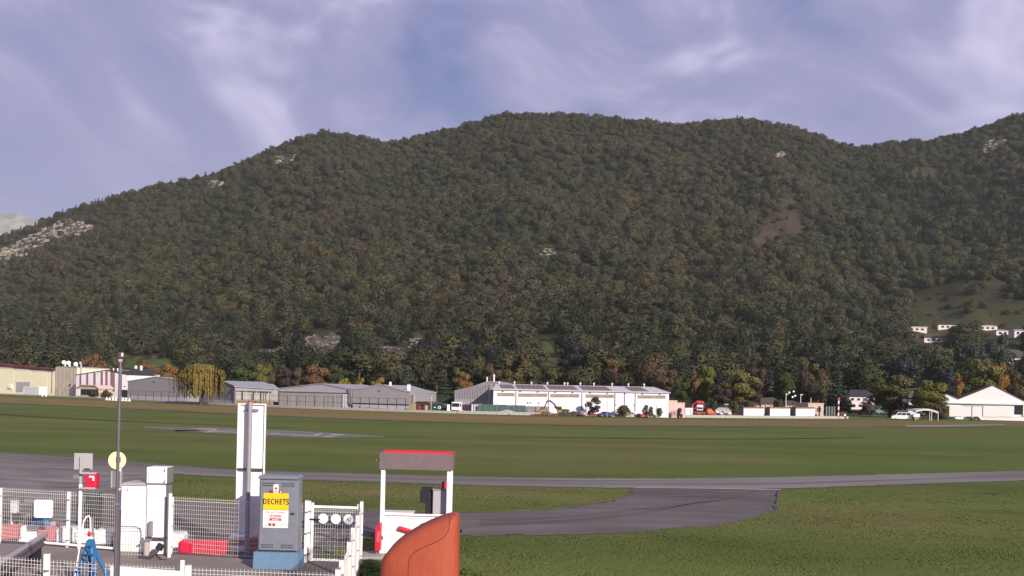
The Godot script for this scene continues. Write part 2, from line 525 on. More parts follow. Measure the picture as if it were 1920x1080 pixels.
# one crown and one trunk of height 1, by kind
func tree_shape(kind: String, seed_: int, count: int, size: float) -> Array:
	var rng := RandomNumberGenerator.new()
	rng.seed = seed_
	var cr := Mb.new()
	cr.colored = true
	var tr := Mb.new()
	tr.colored = true
	tr.col = Color(1, 1, 1)
	var lobes: Array = []
	match kind:
		"round":
			tr.tube([Vector3(0, -0.05, 0), Vector3(0.01, 0.2, 0), Vector3(0, 0.5, 0.01)], [0.035, 0.025, 0.018], 7, false)
			for k in 11:
				var an := TAU * k / 11.0 * 2.6 + rng.randf()
				var up := 0.2 + 0.66 * (k / 10.0)
				var out := 0.27 * sin(PI * clampf((up - 0.12) / 0.95, 0, 1)) * rng.randf_range(0.75, 1.15)
				var p := Vector3(cos(an) * out, up, sin(an) * out)
				var r := rng.randf_range(0.11, 0.17)
				lobes.append([p, Vector3(r, r * 0.8, r)])
				limb(tr, Vector3(0, clampf(up - 0.3, 0.12, 0.5), 0), p, 0.013, 0.004, rng, 5)
			lobes.append([Vector3(0, 0.55, 0), Vector3(0.2, 0.25, 0.2)])
		"canopy":
			tr.tube([Vector3(0, -0.1, 0), Vector3(0.01, 0.3, 0)], [0.03, 0.02], 5, false)
			for k in 9:
				var an := TAU * k / 9.0 * 2.6 + rng.randf()
				var up := 0.3 + 0.46 * (k / 8.0)
				var out := 0.3 * sin(PI * clampf((up - 0.02) / 1.0, 0, 1)) * rng.randf_range(0.7, 1.15)
				var r := rng.randf_range(0.16, 0.23)
				lobes.append([Vector3(cos(an) * out, up, sin(an) * out), Vector3(r, r * rng.randf_range(0.95, 1.25), r)])
		"tall":
			tr.tube([Vector3(0, -0.05, 0), Vector3(0, 0.5, 0.01)], [0.022, 0.012], 6, false)
			for k in 9:
				var an := rng.randf() * TAU
				var up := 0.22 + 0.68 * (k / 8.0)
				var out := 0.12 * sin(PI * clampf((up - 0.05) / 1.0, 0, 1))
				var p := Vector3(cos(an) * out, up, sin(an) * out)
				lobes.append([p, Vector3(0.1, 0.12, 0.1) * rng.randf_range(0.8, 1.15)])
				limb(tr, Vector3(0, up - 0.12, 0), p, 0.009, 0.003, rng, 5)
		"bush":
			for k in 8:
				var an := rng.randf() * TAU
				var out := rng.randf_range(0.1, 0.42)
				var p := Vector3(cos(an) * out, rng.randf_range(0.25, 0.7) - out * 0.3, sin(an) * out)
				var r := rng.randf_range(0.2, 0.3)
				lobes.append([p, Vector3(r, r * 0.9, r)])
				limb(tr, Vector3(0, -0.05, 0), p, 0.02, 0.006, rng, 5)
		"conifer":
			tr.tube([Vector3(0, -0.05, 0), Vector3(0, 0.97, 0)], [0.022, 0.003], 6, false)
			for k in 34:
				var up := 0.1 + 0.88 * k / 34.0
				var out := 0.21 * (1.0 - up) + 0.012
				var an := k * 2.4 + rng.randf() * 0.5
				var p := Vector3(cos(an) * out * 0.6, up - out * 0.2, sin(an) * out * 0.6)
				lobes.append([p, Vector3(out * 0.75, 0.03, out * 0.75)])
		"cedar":
			tr.tube([Vector3(0, -0.05, 0), Vector3(0.01, 0.4, 0), Vector3(0, 0.95, 0)], [0.04, 0.025, 0.006], 7, false)
			for k in 26:
				var up := 0.14 + 0.82 * k / 26.0
				var out := (0.52 * (1.0 - up) + 0.05) * rng.randf_range(0.6, 1.15)
				var an := k * 2.4 + rng.randf() * 0.7
				var p := Vector3(cos(an) * out * 0.75, up - 0.02, sin(an) * out * 0.75)
				lobes.append([p, Vector3(0.06 + out * 0.42, 0.022, 0.06 + out * 0.42)])
				limb(tr, Vector3(0, up - 0.03, 0), p, 0.01, 0.004, rng, 5)
		"willow":
			tr.tube([Vector3(-0.01, -0.03, 0), Vector3(0.0, 0.14, 0), Vector3(0.03, 0.3, 0)], [0.05, 0.038, 0.03], 8, false)
			for k in 19:
				var an := k * 2.4
				var out := rng.randf_range(0.08, 0.47)
				var p := Vector3(cos(an) * out, 0.9 - out * out * 1.35 + rng.randf_range(-0.06, 0.06), sin(an) * out)
				limb(tr, Vector3(0.02, 0.22, 0), p, 0.022, 0.006, rng, 5)
				lobes.append([p, Vector3(0.13, 0.1, 0.13)])
	if kind == "willow":
		leaves(cr, rng, lobes, count, size, 0.0, 0.0)
		for k in 620:                                       # hanging withes
			var l: Array = lobes[rng.randi() % lobes.size()]
			var p: Vector3 = l[0] + Vector3(rng.randfn() * 0.1, 0.02, rng.randfn() * 0.1)
			var rim := Vector2(p.x, p.z).length()
			var low := rng.randf_range(0.14, 0.5) if rim > 0.25 else rng.randf_range(0.34, 0.65)
			var y := p.y
			while y > low:
				var q := Vector3(p.x + rng.randfn() * 0.006, y, p.z + rng.randfn() * 0.006)
				var n := (Vector3(p.x, 0.25, p.z).normalized() + Vector3(rng.randfn(), rng.randfn(), rng.randfn()) * 0.35).normalized()
				var x := Vector3.UP.cross(n).normalized()
				var sh := rng.randf_range(0.7, 1.3)
				cr.col = Color(sh, sh * rng.randf_range(0.85, 1.08), sh)
				cr.quad_n(q - Vector3(0, 0.035, 0), q + x * 0.012, q + Vector3(0, 0.03, 0), q - x * 0.012, n, n, n, n)
				y -= 0.026
	else:
		leaves(cr, rng, lobes, count, size, 0.75 if kind == "cedar" else (0.35 if kind == "conifer" else 0.0), 0.0, 0.85 if kind == "canopy" else 0.5, 0.16 if kind == "canopy" else 0.28)
	return [cr.mesh(), tr.mesh()]

var shapes := {}
func tree(kind: String, tone: String, where: Vector3, h: float, wide: float, label: String, group := "") -> void:
	if not shapes.has(kind):
		shapes[kind] = []
		var size: float = {"round": 0.024, "tall": 0.021, "bush": 0.055, "conifer": 0.024, "cedar": 0.03, "willow": 0.024}[kind]
		var count: int = {"round": 3600, "tall": 2400, "bush": 1100, "conifer": 1700, "cedar": 2600, "willow": 2200}[kind]
		for k in (1 if kind in ["willow", "cedar"] else 3):
			shapes[kind].append(tree_shape(kind, 300 + k * 17 + kind.length(), count, size))
	var pick: Array = shapes[kind]
	var s: Array = pick[int(absf(where.x * 3.7 + where.z)) % pick.size()]
	var called: String = {"round": "broadleaf_tree", "tall": "slender_tree", "bush": "shrub", "conifer": "conifer_tree", "cedar": "cedar_tree", "willow": "willow_tree"}[kind]
	var o := thing(called, label, "shrub" if kind == "bush" else "tree", where, fposmod(where.x * 1.3, TAU), group)
	for q in 2:
		var m := MeshInstance3D.new()
		m.mesh = s[q]
		m.name = ["crown", "trunk"][q] if kind != "bush" else ["foliage", "stem"][q]
		m.material_override = M[tone] if q == 0 else M.bark
		m.scale = Vector3(h * wide, h, h * wide)
		o.add_child(m)

func make_forest() -> void:
	var rng := RandomNumberGenerator.new()
	rng.seed = 77
	var region := fnl(41, 0.009, 3)
	var fine := fnl(42, 0.03, 2)
	var kinds := ["canopy", "tall", "conifer"]
	var meshes: Array = []
	for k in kinds:
		for q in 3:
			var s := tree_shape(k, 900 + q, {"canopy": 1500, "tall": 800, "conifer": 700}[k], {"canopy": 0.037, "tall": 0.033, "conifer": 0.028}[k])
			var cr: ArrayMesh = s[0]
			var tr: ArrayMesh = s[1]
			var st := SurfaceTool.new()
			st.append_from(cr, 0, Transform3D())
			var both := st.commit()
			both.surface_set_material(0, M.far_leaf)
			both.add_surface_from_arrays(Mesh.PRIMITIVE_TRIANGLES, tr.surface_get_arrays(0))
			both.surface_set_material(1, M.bark)
			meshes.append(both)
	for q in 3:                                             # finer crowns for the nearest rows
		var s := tree_shape("canopy", 950 + q, 2300, 0.029)
		var near_m: ArrayMesh = s[0]
		near_m.surface_set_material(0, M.far_leaf)
		near_m.add_surface_from_arrays(Mesh.PRIMITIVE_TRIANGLES, s[1].surface_get_arrays(0))
		near_m.surface_set_material(1, M.bark)
		meshes.append(near_m)
	var lists: Array = []
	for m in meshes:
		lists.append(PackedFloat32Array())
	var z := 262.0
	while z < 1170.0:
		var step := 5.3 + z * 0.0016
		var half := z * 0.66 + 25.0
		var x := -half
		while x < half:
			var zz := z + rng.randf_range(-0.5, 0.5) * step
			var xx := x + rng.randf_range(-0.5, 0.5) * step
			x += step
			var a := xx / zz
			var h0 := height(xx, zz)
			var pr := rng.randf()
			var pt := rng.randf()
			var pc := rng.randf()
			var ps := rng.randf()
			if h0 < 3.0:
				continue
			var sunk := 0.3 + 3.9 * smoothstep(330.0, 480.0, zz)
			var base := Vector3(xx, h0 - sunk, -zz)
			var where := pix(base)
			if where.x < -90 or where.x > 2010:
				continue
			var f := region.get_noise_2d(xx, zz)
			var g := fine.get_noise_2d(xx, zz)
			var open := opening(where + Vector2(f, g) * 26.0)
			if open == "":
				open = opening(where - Vector2(0, 8000.0 / zz))
			if open == "" and zz < 560:
				for k in [0.4, 0.7, 1.0]:
					if open == "":
						var far_open := opening(where - Vector2(0, 23000.0 * k / zz))
						open = "low" if far_open in ["yard", "lawn"] else ""
			if open != "" and open != "low" and not (open in ["bare", "meadow", "scree", "cliff"] and pr < (0.4 if open == "scree" else (0.6 if open == "meadow" else 0.42))):
				continue
			if where.y > 690.0 and where.x > 150 and where.x < 900 and pr < 0.4:
				continue
			var conifer := 0.05
			if where.x > 1690 and where.y > 330 and where.y < 470: conifer = 0.55
			elif where.x > 1370 and where.x < 1450 and where.y > 340 and where.y < 400: conifer = 0.5
			elif where.x < 240 and where.y < 420: conifer = 0.6
			elif where.y > 585: conifer = 0.12 + 0.5 * clampf(0.15 - g * 1.6, 0.0, 0.8)
			elif f < -0.3: conifer = 0.2
			var kind := 2 if pc < conifer else (1 if pt < 0.22 else 0)
			var h := (7.5 + 7.5 * pow(rng.randf(), 1.6)) * (1.2 if kind == 2 else 1.0) * (0.85 if zz > 1000 else 1.0)
			if open == "" and where.x > 1540 and where.y > 480 and where.y < 640 and ps < 0.3:
				h *= 0.5
			if open != "":
				h *= [0.3, 0.45, 0.7][int(ps * 2.99)] if open in ["meadow", "bare"] else (0.33 if open != "cliff" else 0.6)
			var w := rng.randf_range(0.95, 1.3) * (1.1 if kind == 0 else (1.7 if kind == 1 else 1.0))
			var c: Color
			if kind == 2:
				c = Color(0.022, 0.03, 0.018).lerp(Color(0.035, 0.042, 0.024), ps)
			else:
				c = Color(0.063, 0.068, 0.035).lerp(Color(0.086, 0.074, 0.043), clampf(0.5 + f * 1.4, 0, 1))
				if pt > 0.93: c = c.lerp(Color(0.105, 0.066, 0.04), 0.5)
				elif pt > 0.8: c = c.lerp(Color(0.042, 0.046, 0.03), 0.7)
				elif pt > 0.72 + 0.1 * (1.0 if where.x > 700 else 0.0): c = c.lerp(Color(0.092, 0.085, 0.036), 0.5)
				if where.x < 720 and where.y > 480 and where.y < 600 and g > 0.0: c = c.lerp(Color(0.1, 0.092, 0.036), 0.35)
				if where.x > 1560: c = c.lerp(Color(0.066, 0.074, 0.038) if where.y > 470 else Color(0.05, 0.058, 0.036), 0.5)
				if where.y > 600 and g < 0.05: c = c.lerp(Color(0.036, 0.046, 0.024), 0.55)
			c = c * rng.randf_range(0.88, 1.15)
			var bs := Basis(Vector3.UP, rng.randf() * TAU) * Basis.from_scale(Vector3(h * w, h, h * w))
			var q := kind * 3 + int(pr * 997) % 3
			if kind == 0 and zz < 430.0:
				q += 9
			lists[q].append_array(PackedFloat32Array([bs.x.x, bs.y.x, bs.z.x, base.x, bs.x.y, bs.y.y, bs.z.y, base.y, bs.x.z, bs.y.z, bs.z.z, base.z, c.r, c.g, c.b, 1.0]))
		z += step
	var n := 0
	for q in meshes.size():
		if lists[q].is_empty():
			continue
		var mm := MultiMesh.new()
		mm.transform_format = MultiMesh.TRANSFORM_3D
		mm.use_colors = true
		mm.mesh = meshes[q]
		mm.instance_count = lists[q].size() / 16
		mm.buffer = lists[q]
		n += mm.instance_count
		var o := MultiMeshInstance3D.new()
		o.name = numbered(["hillside_woodland", "hillside_woodland", "hillside_conifers", "hillside_woodland"][q / 3])
		o.multimesh = mm
		add_child(o)
		tag(o, ["mixed autumn woodland covering the whole hillside", "slender trees mixed into the hillside woodland", "dark conifers scattered through the hillside woodland", "nearest rows of the hillside woodland above the airfield buildings"][q / 3], "woodland", "hillside woodland")
		stuff(o)
	print("forest trees: ", n)

# ------------------------------------------------------------------ sky
func make_sky(w: int, h: int) -> Image:
	var warp := fnl(51, 2.2, 3)
	var body := fnl(52, 3.4, 6)
	var wisp := fnl(53, 7.0, 4)
	var d := PackedByteArray()
	d.resize(w * h * 3)
	var lut := PackedByteArray()
	for i in 4096:
		lut.append(int(clampf(Color(i / 4095.0, 0, 0).linear_to_srgb().r, 0, 1) * 255.0 + 0.5))
	# broad banks of brighter cloud and gaps between them: azimuth and elevation in radians, reach, strength
	var banks := [[-0.5, 0.335, 0.10, 0.03, 0.5], [-0.30, 0.37, 0.16, 0.035, 0.4], [0.0, 0.34, 0.2, 0.04, 0.2], [0.36, 0.385, 0.07, 0.025, 0.75], [0.41, 0.36, 0.05, 0.02, 0.6], [0.475, 0.35, 0.03, 0.035, 0.6], [0.53, 0.405, 0.05, 0.03, 0.5], [0.4, 0.27, 0.13, 0.03, 0.25], [-0.42, 0.17, 0.2, 0.02, 0.3], [0.455, 0.41, 0.05, 0.018, -0.7], [-0.47, 0.41, 0.08, 0.02, -0.5], [0.16, 0.40, 0.06, 0.02, -0.35], [-0.25, 0.23, 0.16, 0.02, -0.25], [-0.5, 0.19, 0.1, 0.015, -0.4], [0.2, 0.3, 0.1, 0.02, -0.2]]
	for j in h:
		var el := PI * (0.5 - (j + 0.5) / h)
		if el < -0.02:
			for i in w:
				var k := (j * w + i) * 3
				d[k] = 105; d[k + 1] = 103; d[k + 2] = 100
			continue
		var up := smoothstep(0.0, 0.75, el)
		var br := lerpf(0.15, 0.05, up)
		var bg := lerpf(0.195, 0.09, up)
		var bb := lerpf(0.40, 0.26, up)
		var low := 1.0 - smoothstep(0.1, 0.35, el)
		for i in w:
			var az := TAU * ((i + 0.5) / w - 0.5)
			var x := sin(az)
			var y := cos(az)
			var q := warp.get_noise_3d(x, el * 1.6, y)
			var f := body.get_noise_3d(x + q * 0.22, el * (1.5 + 0.8 * low) + x * 0.12 + q * 0.14, y)
			var s := wisp.get_noise_3d(x + q * 0.1, el * 2.0 - x * 0.35 + q * 0.2, y)
			var bias := 0.0
			if az > -0.9 and az < 0.9 and el < 0.62:
				for k in banks:
					var da: float = (az - k[0] + q * 0.05) / k[2]
					var de: float = (el - k[1] + f * 0.02) / k[3]
					var r2 := da * da + de * de
					if r2 < 6.0:
						bias += k[4] * exp(-r2)
			var t := 0.76 + (f * 0.5 + s * 0.26) * (0.5 + 1.0 * smoothstep(0.15, 0.38, el)) + bias * 0.7
			var cover := smoothstep(0.05, 0.8, t)
			var thick := smoothstep(0.7, 1.3, t)
			var r := lerpf(lerpf(br, 0.243, cover), 0.49, thick)
			var g := lerpf(lerpf(bg, 0.243, cover), 0.465, thick)
			var b := lerpf(lerpf(bb, 0.42, cover), 0.64, thick)
			var k3 := (j * w + i) * 3
			d[k3] = lut[int(minf(r, 1.0) * 4095.0)]
			d[k3 + 1] = lut[int(minf(g, 1.0) * 4095.0)]
			d[k3 + 2] = lut[int(minf(b, 1.0) * 4095.0)]
	return Image.create_from_data(w, h, false, Image.FORMAT_RGB8, d)

func make_materials() -> void:
	var fine := grain(1, 0.06, 0.72, 1.0, 4)
	var soft := grain(2, 0.012, 0.93, 1.0, 4)
	var gritty := grain(3, 0.11, 0.62, 1.0, 3)
	var bumps := grain(4, 0.07, 0.0, 1.0, 4)
	M["fine"] = fine
	vmat("soil", 0.95, fine, 0.12)
	vmat("strata", 0.95)
	vmat("turf", 0.95, grain(9, 0.11, 0.8, 1.0, 3), 0.35, bumps, 1.0)
	vmat("asphalt", 0.85, gritty, 0.9, bumps, 0.25)
	vmat("rockface", 0.95, fine, 0.2)
	var leaf := vmat("far_leaf", 0.85)
	leaf.backlight_enabled = true
	leaf.backlight = Color(0.5, 0.5, 0.5)
	vmat("blade", 0.7)
	mat("bark", Color(0.075, 0.062, 0.05), 0.95)
	var tones := {"green": Color(0.053, 0.073, 0.027), "dark": Color(0.025, 0.035, 0.021), "olive": Color(0.085, 0.083, 0.033), "yellowgreen": Color(0.125, 0.125, 0.037), "yellow": Color(0.237, 0.188, 0.050), "rust": Color(0.144, 0.083, 0.045), "orange": Color(0.213, 0.110, 0.037), "brown": Color(0.094, 0.073, 0.046), "maroon": Color(0.062, 0.045, 0.040), "bluish": Color(0.056, 0.073, 0.056), "digger_leaf": Color(0.050, 0.043, 0.037), "cedar_green": Color(0.052, 0.064, 0.036), "gold": Color(0.175, 0.135, 0.042)}
	for k in tones:
		var m := mat(k, tones[k], 0.85)
		m.vertex_color_use_as_albedo = true
		m.metallic_specular = 0.2
		m.backlight_enabled = true
		m.backlight = Color(0.3, 0.3, 0.3)
	mat("white", Color(0.86, 0.85, 0.87), 0.5, 0.0, soft, 0.7)
	mat("white_wire", Color(0.62, 0.6, 0.58), 0.45)
	mat("offwhite", Color(0.66, 0.64, 0.68), 0.7, 0.0, soft, 0.12)
	mat("hall_white", Color(0.76, 0.73, 0.83), 0.7, 0.0, soft, 0.08)
	mat("grey_clad", Color(0.27, 0.255, 0.285), 0.6, 0.0, soft, 0.08)
	mat("grey_light", Color(0.4, 0.385, 0.42), 0.6, 0.0, soft, 0.08)
	mat("grey_door", Color(0.34, 0.315, 0.31), 0.7, 0.0, soft, 0.1)
	mat("roof_grey", Color(0.3, 0.3, 0.34), 0.6, 0.0, soft, 0.08)
	mat("dark", Color(0.02, 0.02, 0.024), 0.6)
	mat("near_black", Color(0.018, 0.02, 0.024), 0.5)
	mat("steel", Color(0.3, 0.29, 0.33), 0.45, 0.5, soft, 0.8)
	mat("pole", Color(0.34, 0.32, 0.36), 0.4, 0.3, soft, 0.8)
	mat("pole_dark", Color(0.1, 0.085, 0.11), 0.5, 0.3, soft, 0.8)
	mat("mast_grey", Color(0.17, 0.155, 0.185), 0.35, 0.4, soft, 0.8)
	mat("zinc", Color(0.24, 0.23, 0.25), 0.5, 0.2, soft, 0.8)
	mat("cream", Color(0.86, 0.8, 0.58), 0.8, 0.0, soft, 0.1)
	mat("cream_stain", Color(0.62, 0.5, 0.4), 0.85, 0.0, fine, 0.05)
	mat("maroon_paint", Color(0.14, 0.03, 0.032), 0.6, 0.0, soft, 0.1)
	mat("stripe_red", Color(0.27, 0.13, 0.125), 0.7, 0.0, soft, 0.1)
	mat("red", Color(0.55, 0.02, 0.06), 0.45, 0.0, soft, 0.8)
	mat("red_dull", Color(0.33, 0.05, 0.04), 0.6)
	mat("orange_red", Color(0.5, 0.1, 0.04), 0.6)
	mat("pink", Color(0.62, 0.42, 0.4), 0.8, 0.0, soft, 0.1)
	mat("beige", Color(0.5, 0.4, 0.3), 0.85, 0.0, soft, 0.1)
	mat("timber", Color(0.42, 0.34, 0.2), 0.85, 0.0, fine, 0.2)
	mat("window_tan", Color(0.34, 0.28, 0.23), 0.4, 0.0, fine, 0.15)
	mat("rust_sheet", Color(0.24, 0.18, 0.165), 0.7, 0.0, fine, 0.25)
	mat("roof_dark", Color(0.045, 0.042, 0.052), 0.75, 0.0, fine, 0.3)
	mat("roof_tile", Color(0.11, 0.075, 0.06), 0.85, 0.0, fine, 0.3)
	mat("roof_moss", Color(0.1, 0.09, 0.075), 0.85, 0.0, fine, 0.2)
	mat("glass_dark", Color(0.02, 0.022, 0.03), 0.12)
	mat("teal", Color(0.05, 0.115, 0.1), 0.8)
	mat("digger_yellow", Color(0.3, 0.17, 0.03), 0.6)
	mat("digger_dark", Color(0.05, 0.038, 0.03), 0.6)
	mat("earth", Color(0.17, 0.095, 0.05), 0.95, 0.0, fine, 0.4, bumps, 3.0)
	mat("rubble", Color(0.4, 0.38, 0.35), 0.95)
	mat("concrete", Color(0.42, 0.4, 0.4), 0.9, 0.0, fine, 0.5)
	mat("kerbstone", Color(0.5, 0.46, 0.45), 0.9, 0.0, fine, 0.3)
	mat("blue_car", Color(0.03, 0.06, 0.14), 0.3)
	mat("blue", Color(0.03, 0.16, 0.38), 0.5, 0.0, soft, 0.8)
	mat("blue_dark", Color(0.02, 0.07, 0.17), 0.6)
	mat("plinth_blue", Color(0.13, 0.225, 0.36), 0.7, 0.0, soft, 0.9)
	mat("cabinet_grey", Color(0.185, 0.2, 0.25), 0.5, 0.0, soft, 0.6)
	mat("sign_yellow", Color(0.72, 0.5, 0.02), 0.45)
	mat("disc_yellow", Color(0.84, 0.79, 0.47), 0.5, 0.0, soft, 0.8)
	mat("ink", Color(0.02, 0.02, 0.025), 0.6)
	mat("ink_grey", Color(0.2, 0.2, 0.24), 0.6)
	mat("label_red", Color(0.5, 0.03, 0.07), 0.5)
	mat("hazard", Color(0.6, 0.15, 0.02), 0.5)
	mat("fascia", Color(0.165, 0.125, 0.135), 0.6, 0.0, soft, 0.7)
	mat("roof_red", Color(0.55, 0.03, 0.05), 0.5)
	mat("hood", Color(0.37, 0.075, 0.038), 0.6, 0.0, grain(8, 0.02, 0.88, 1.0, 4), 1.0)
	M.hood.uv1_scale = Vector3(0.9, 0.22, 0.9)
	mat("hood_seam", Color(0.07, 0.018, 0.012), 0.7)
	mat("dark_green", Color(0.02, 0.07, 0.05), 0.5)
	var sm := mat("streaked", Color(0.86, 0.74, 0.62), 0.85, 0.0, grain(7, 0.02, 0.6, 1.0, 4, 512, 0.6), 1.0)
	sm.uv1_scale = Vector3(0.22, 0.025, 0.22)
	mat("teal_dark", Color(0.03, 0.05, 0.042), 0.9)
	mat("roof_pale", Color(0.52, 0.5, 0.56), 0.6, 0.0, soft, 0.08)
	mat("window_tan2", Color(0.4, 0.32, 0.26), 0.4, 0.0, fine, 0.15)
	mat("soil_dark", Color(0.06, 0.05, 0.03), 0.95)
	mat("hall_pink", Color(0.66, 0.58, 0.6), 0.8, 0.0, soft, 0.1)
	mat("grass_roof", Color(0.12, 0.1, 0.04), 0.95)
	mat("teal_car", Color(0.1, 0.2, 0.22), 0.35)
	mat("roof_slate", Color(0.07, 0.07, 0.085), 0.7, 0.0, fine, 0.3)
	mat("red_faded", Color(0.5, 0.16, 0.18), 0.6, 0.0, soft, 0.8)
	mat("red_pale", Color(0.6, 0.12, 0.16), 0.5)
	mat("orange_dark", Color(0.3, 0.12, 0.04), 0.6)
	mat("beige_grey", Color(0.4, 0.36, 0.34), 0.8, 0.0, soft, 0.8)
	mat("paint_white", Color(0.62, 0.6, 0.58), 0.8, 0.0, gritty, 1.2)

# ------------------------------------------------------------------ ground
var big := fnl(61, 0.02, 4)
var mid_ := fnl(62, 0.16, 3)
var mow := fnl(63, 0.05, 2)

func turf_color(x: float, z: float) -> Color:
	var f := big.get_noise_2d(x, z)
	var g := mid_.get_noise_2d(x, z)
	var m := mow.get_noise_2d(x * 0.12 + 30.0, z * 1.6)
	var c := Color(0.106, 0.146, 0.037).lerp(Color(0.142, 0.154, 0.05), clampf(0.42 + f * 0.9 + m * 0.35, 0, 1))
	c = c.lerp(Color(0.08, 0.117, 0.03), clampf(g * 1.1 - 0.05, 0, 0.6))
	c = c.lerp(Color(0.15, 0.12, 0.06), clampf(f * 1.6 + g * 0.9 - 0.55, 0, 0.55))
	c = c.lerp(Color(0.16, 0.15, 0.058), clampf((mid_.get_noise_2d(x * 0.35 + 90.0, z * 0.5) + f) * 1.3 - 0.18, 0, 0.6))
	c = c.lerp(Color(0.26, 0.16, 0.08), 0.6 * exp(-pow((x + 5.0) / 0.8, 2.0) - pow((z - 31.2) / 0.5, 2.0)))
	c = c * (1.0 + 0.22 * mow.get_noise_2d(x * 0.05 + 70.0, z * 2.6))
	var verge := smoothstep(62.0, 100.0, z) * 0.35
	return c.lerp(Color(0.128, 0.146, 0.046), verge)

func turf_sheet(poly: PackedVector2Array, y: float, dry := 0.0) -> Mb:
	# polygon in x, distance; cut into small triangles so that its colours vary
	var b := Mb.new()
	b.colored = true
	return b

func sheet(mb: Mb, top: Array, bot: Array, y: float, along: int, across: int, paint: Callable, rough_edge := 0.0) -> void:
	# a strip between two ground lines given as pixels of the photograph
	var tp := PackedVector2Array()
	var bp := PackedVector2Array()
	for q in top: tp.append(q)
	for q in bot: bp.append(q)
	var grid: Array = []
	var cols: Array = []
	for i in along + 1:
		var t := float(i) / along
		var a := line_at(tp, t)
		var b := line_at(bp, t)
		var line: Array[Vector3] = []
		var lc: Array[Color] = []
		for j in across + 1:
			var k := float(j) / across
			var p := a.lerp(b, k)
			if rough_edge > 0.0 and (j == 0 or j == across):
				p.z += mid_.get_noise_2d(p.x * 9.0, j * 50.0) * rough_edge
				p.x += mid_.get_noise_2d(p.z * 9.0, j * 50.0 + 20.0) * rough_edge
			p.y = y
			line.append(p)
			lc.append(paint.call(p, t, k))
		grid.append(line)
		cols.append(lc)
	mb.colored = true
	for i in along:
		for j in across:
			var q := [[i, j + 1], [i + 1, j + 1], [i + 1, j], [i, j]]
			for tri in [[0, 1, 2], [0, 2, 3]]:
				for w in [0, 2, 1]:
					var e: Array = q[tri[w]]
					mb.v.append(grid[e[0]][e[1]])
					mb.n.append(Vector3.UP)
					mb.c.append(cols[e[0]][e[1]])

func line_at(poly: PackedVector2Array, t: float) -> Vector3:
	var f := t * (poly.size() - 1)
	var i := mini(int(f), poly.size() - 2)
	var k := f - i
	# a smooth course through the points
	var p0 := poly[maxi(i - 1, 0)]
	var p3 := poly[mini(i + 2, poly.size() - 1)]
	var p := poly[i].cubic_interpolate(poly[i + 1], p0, p3, k)
	return ground(p.x, p.y)

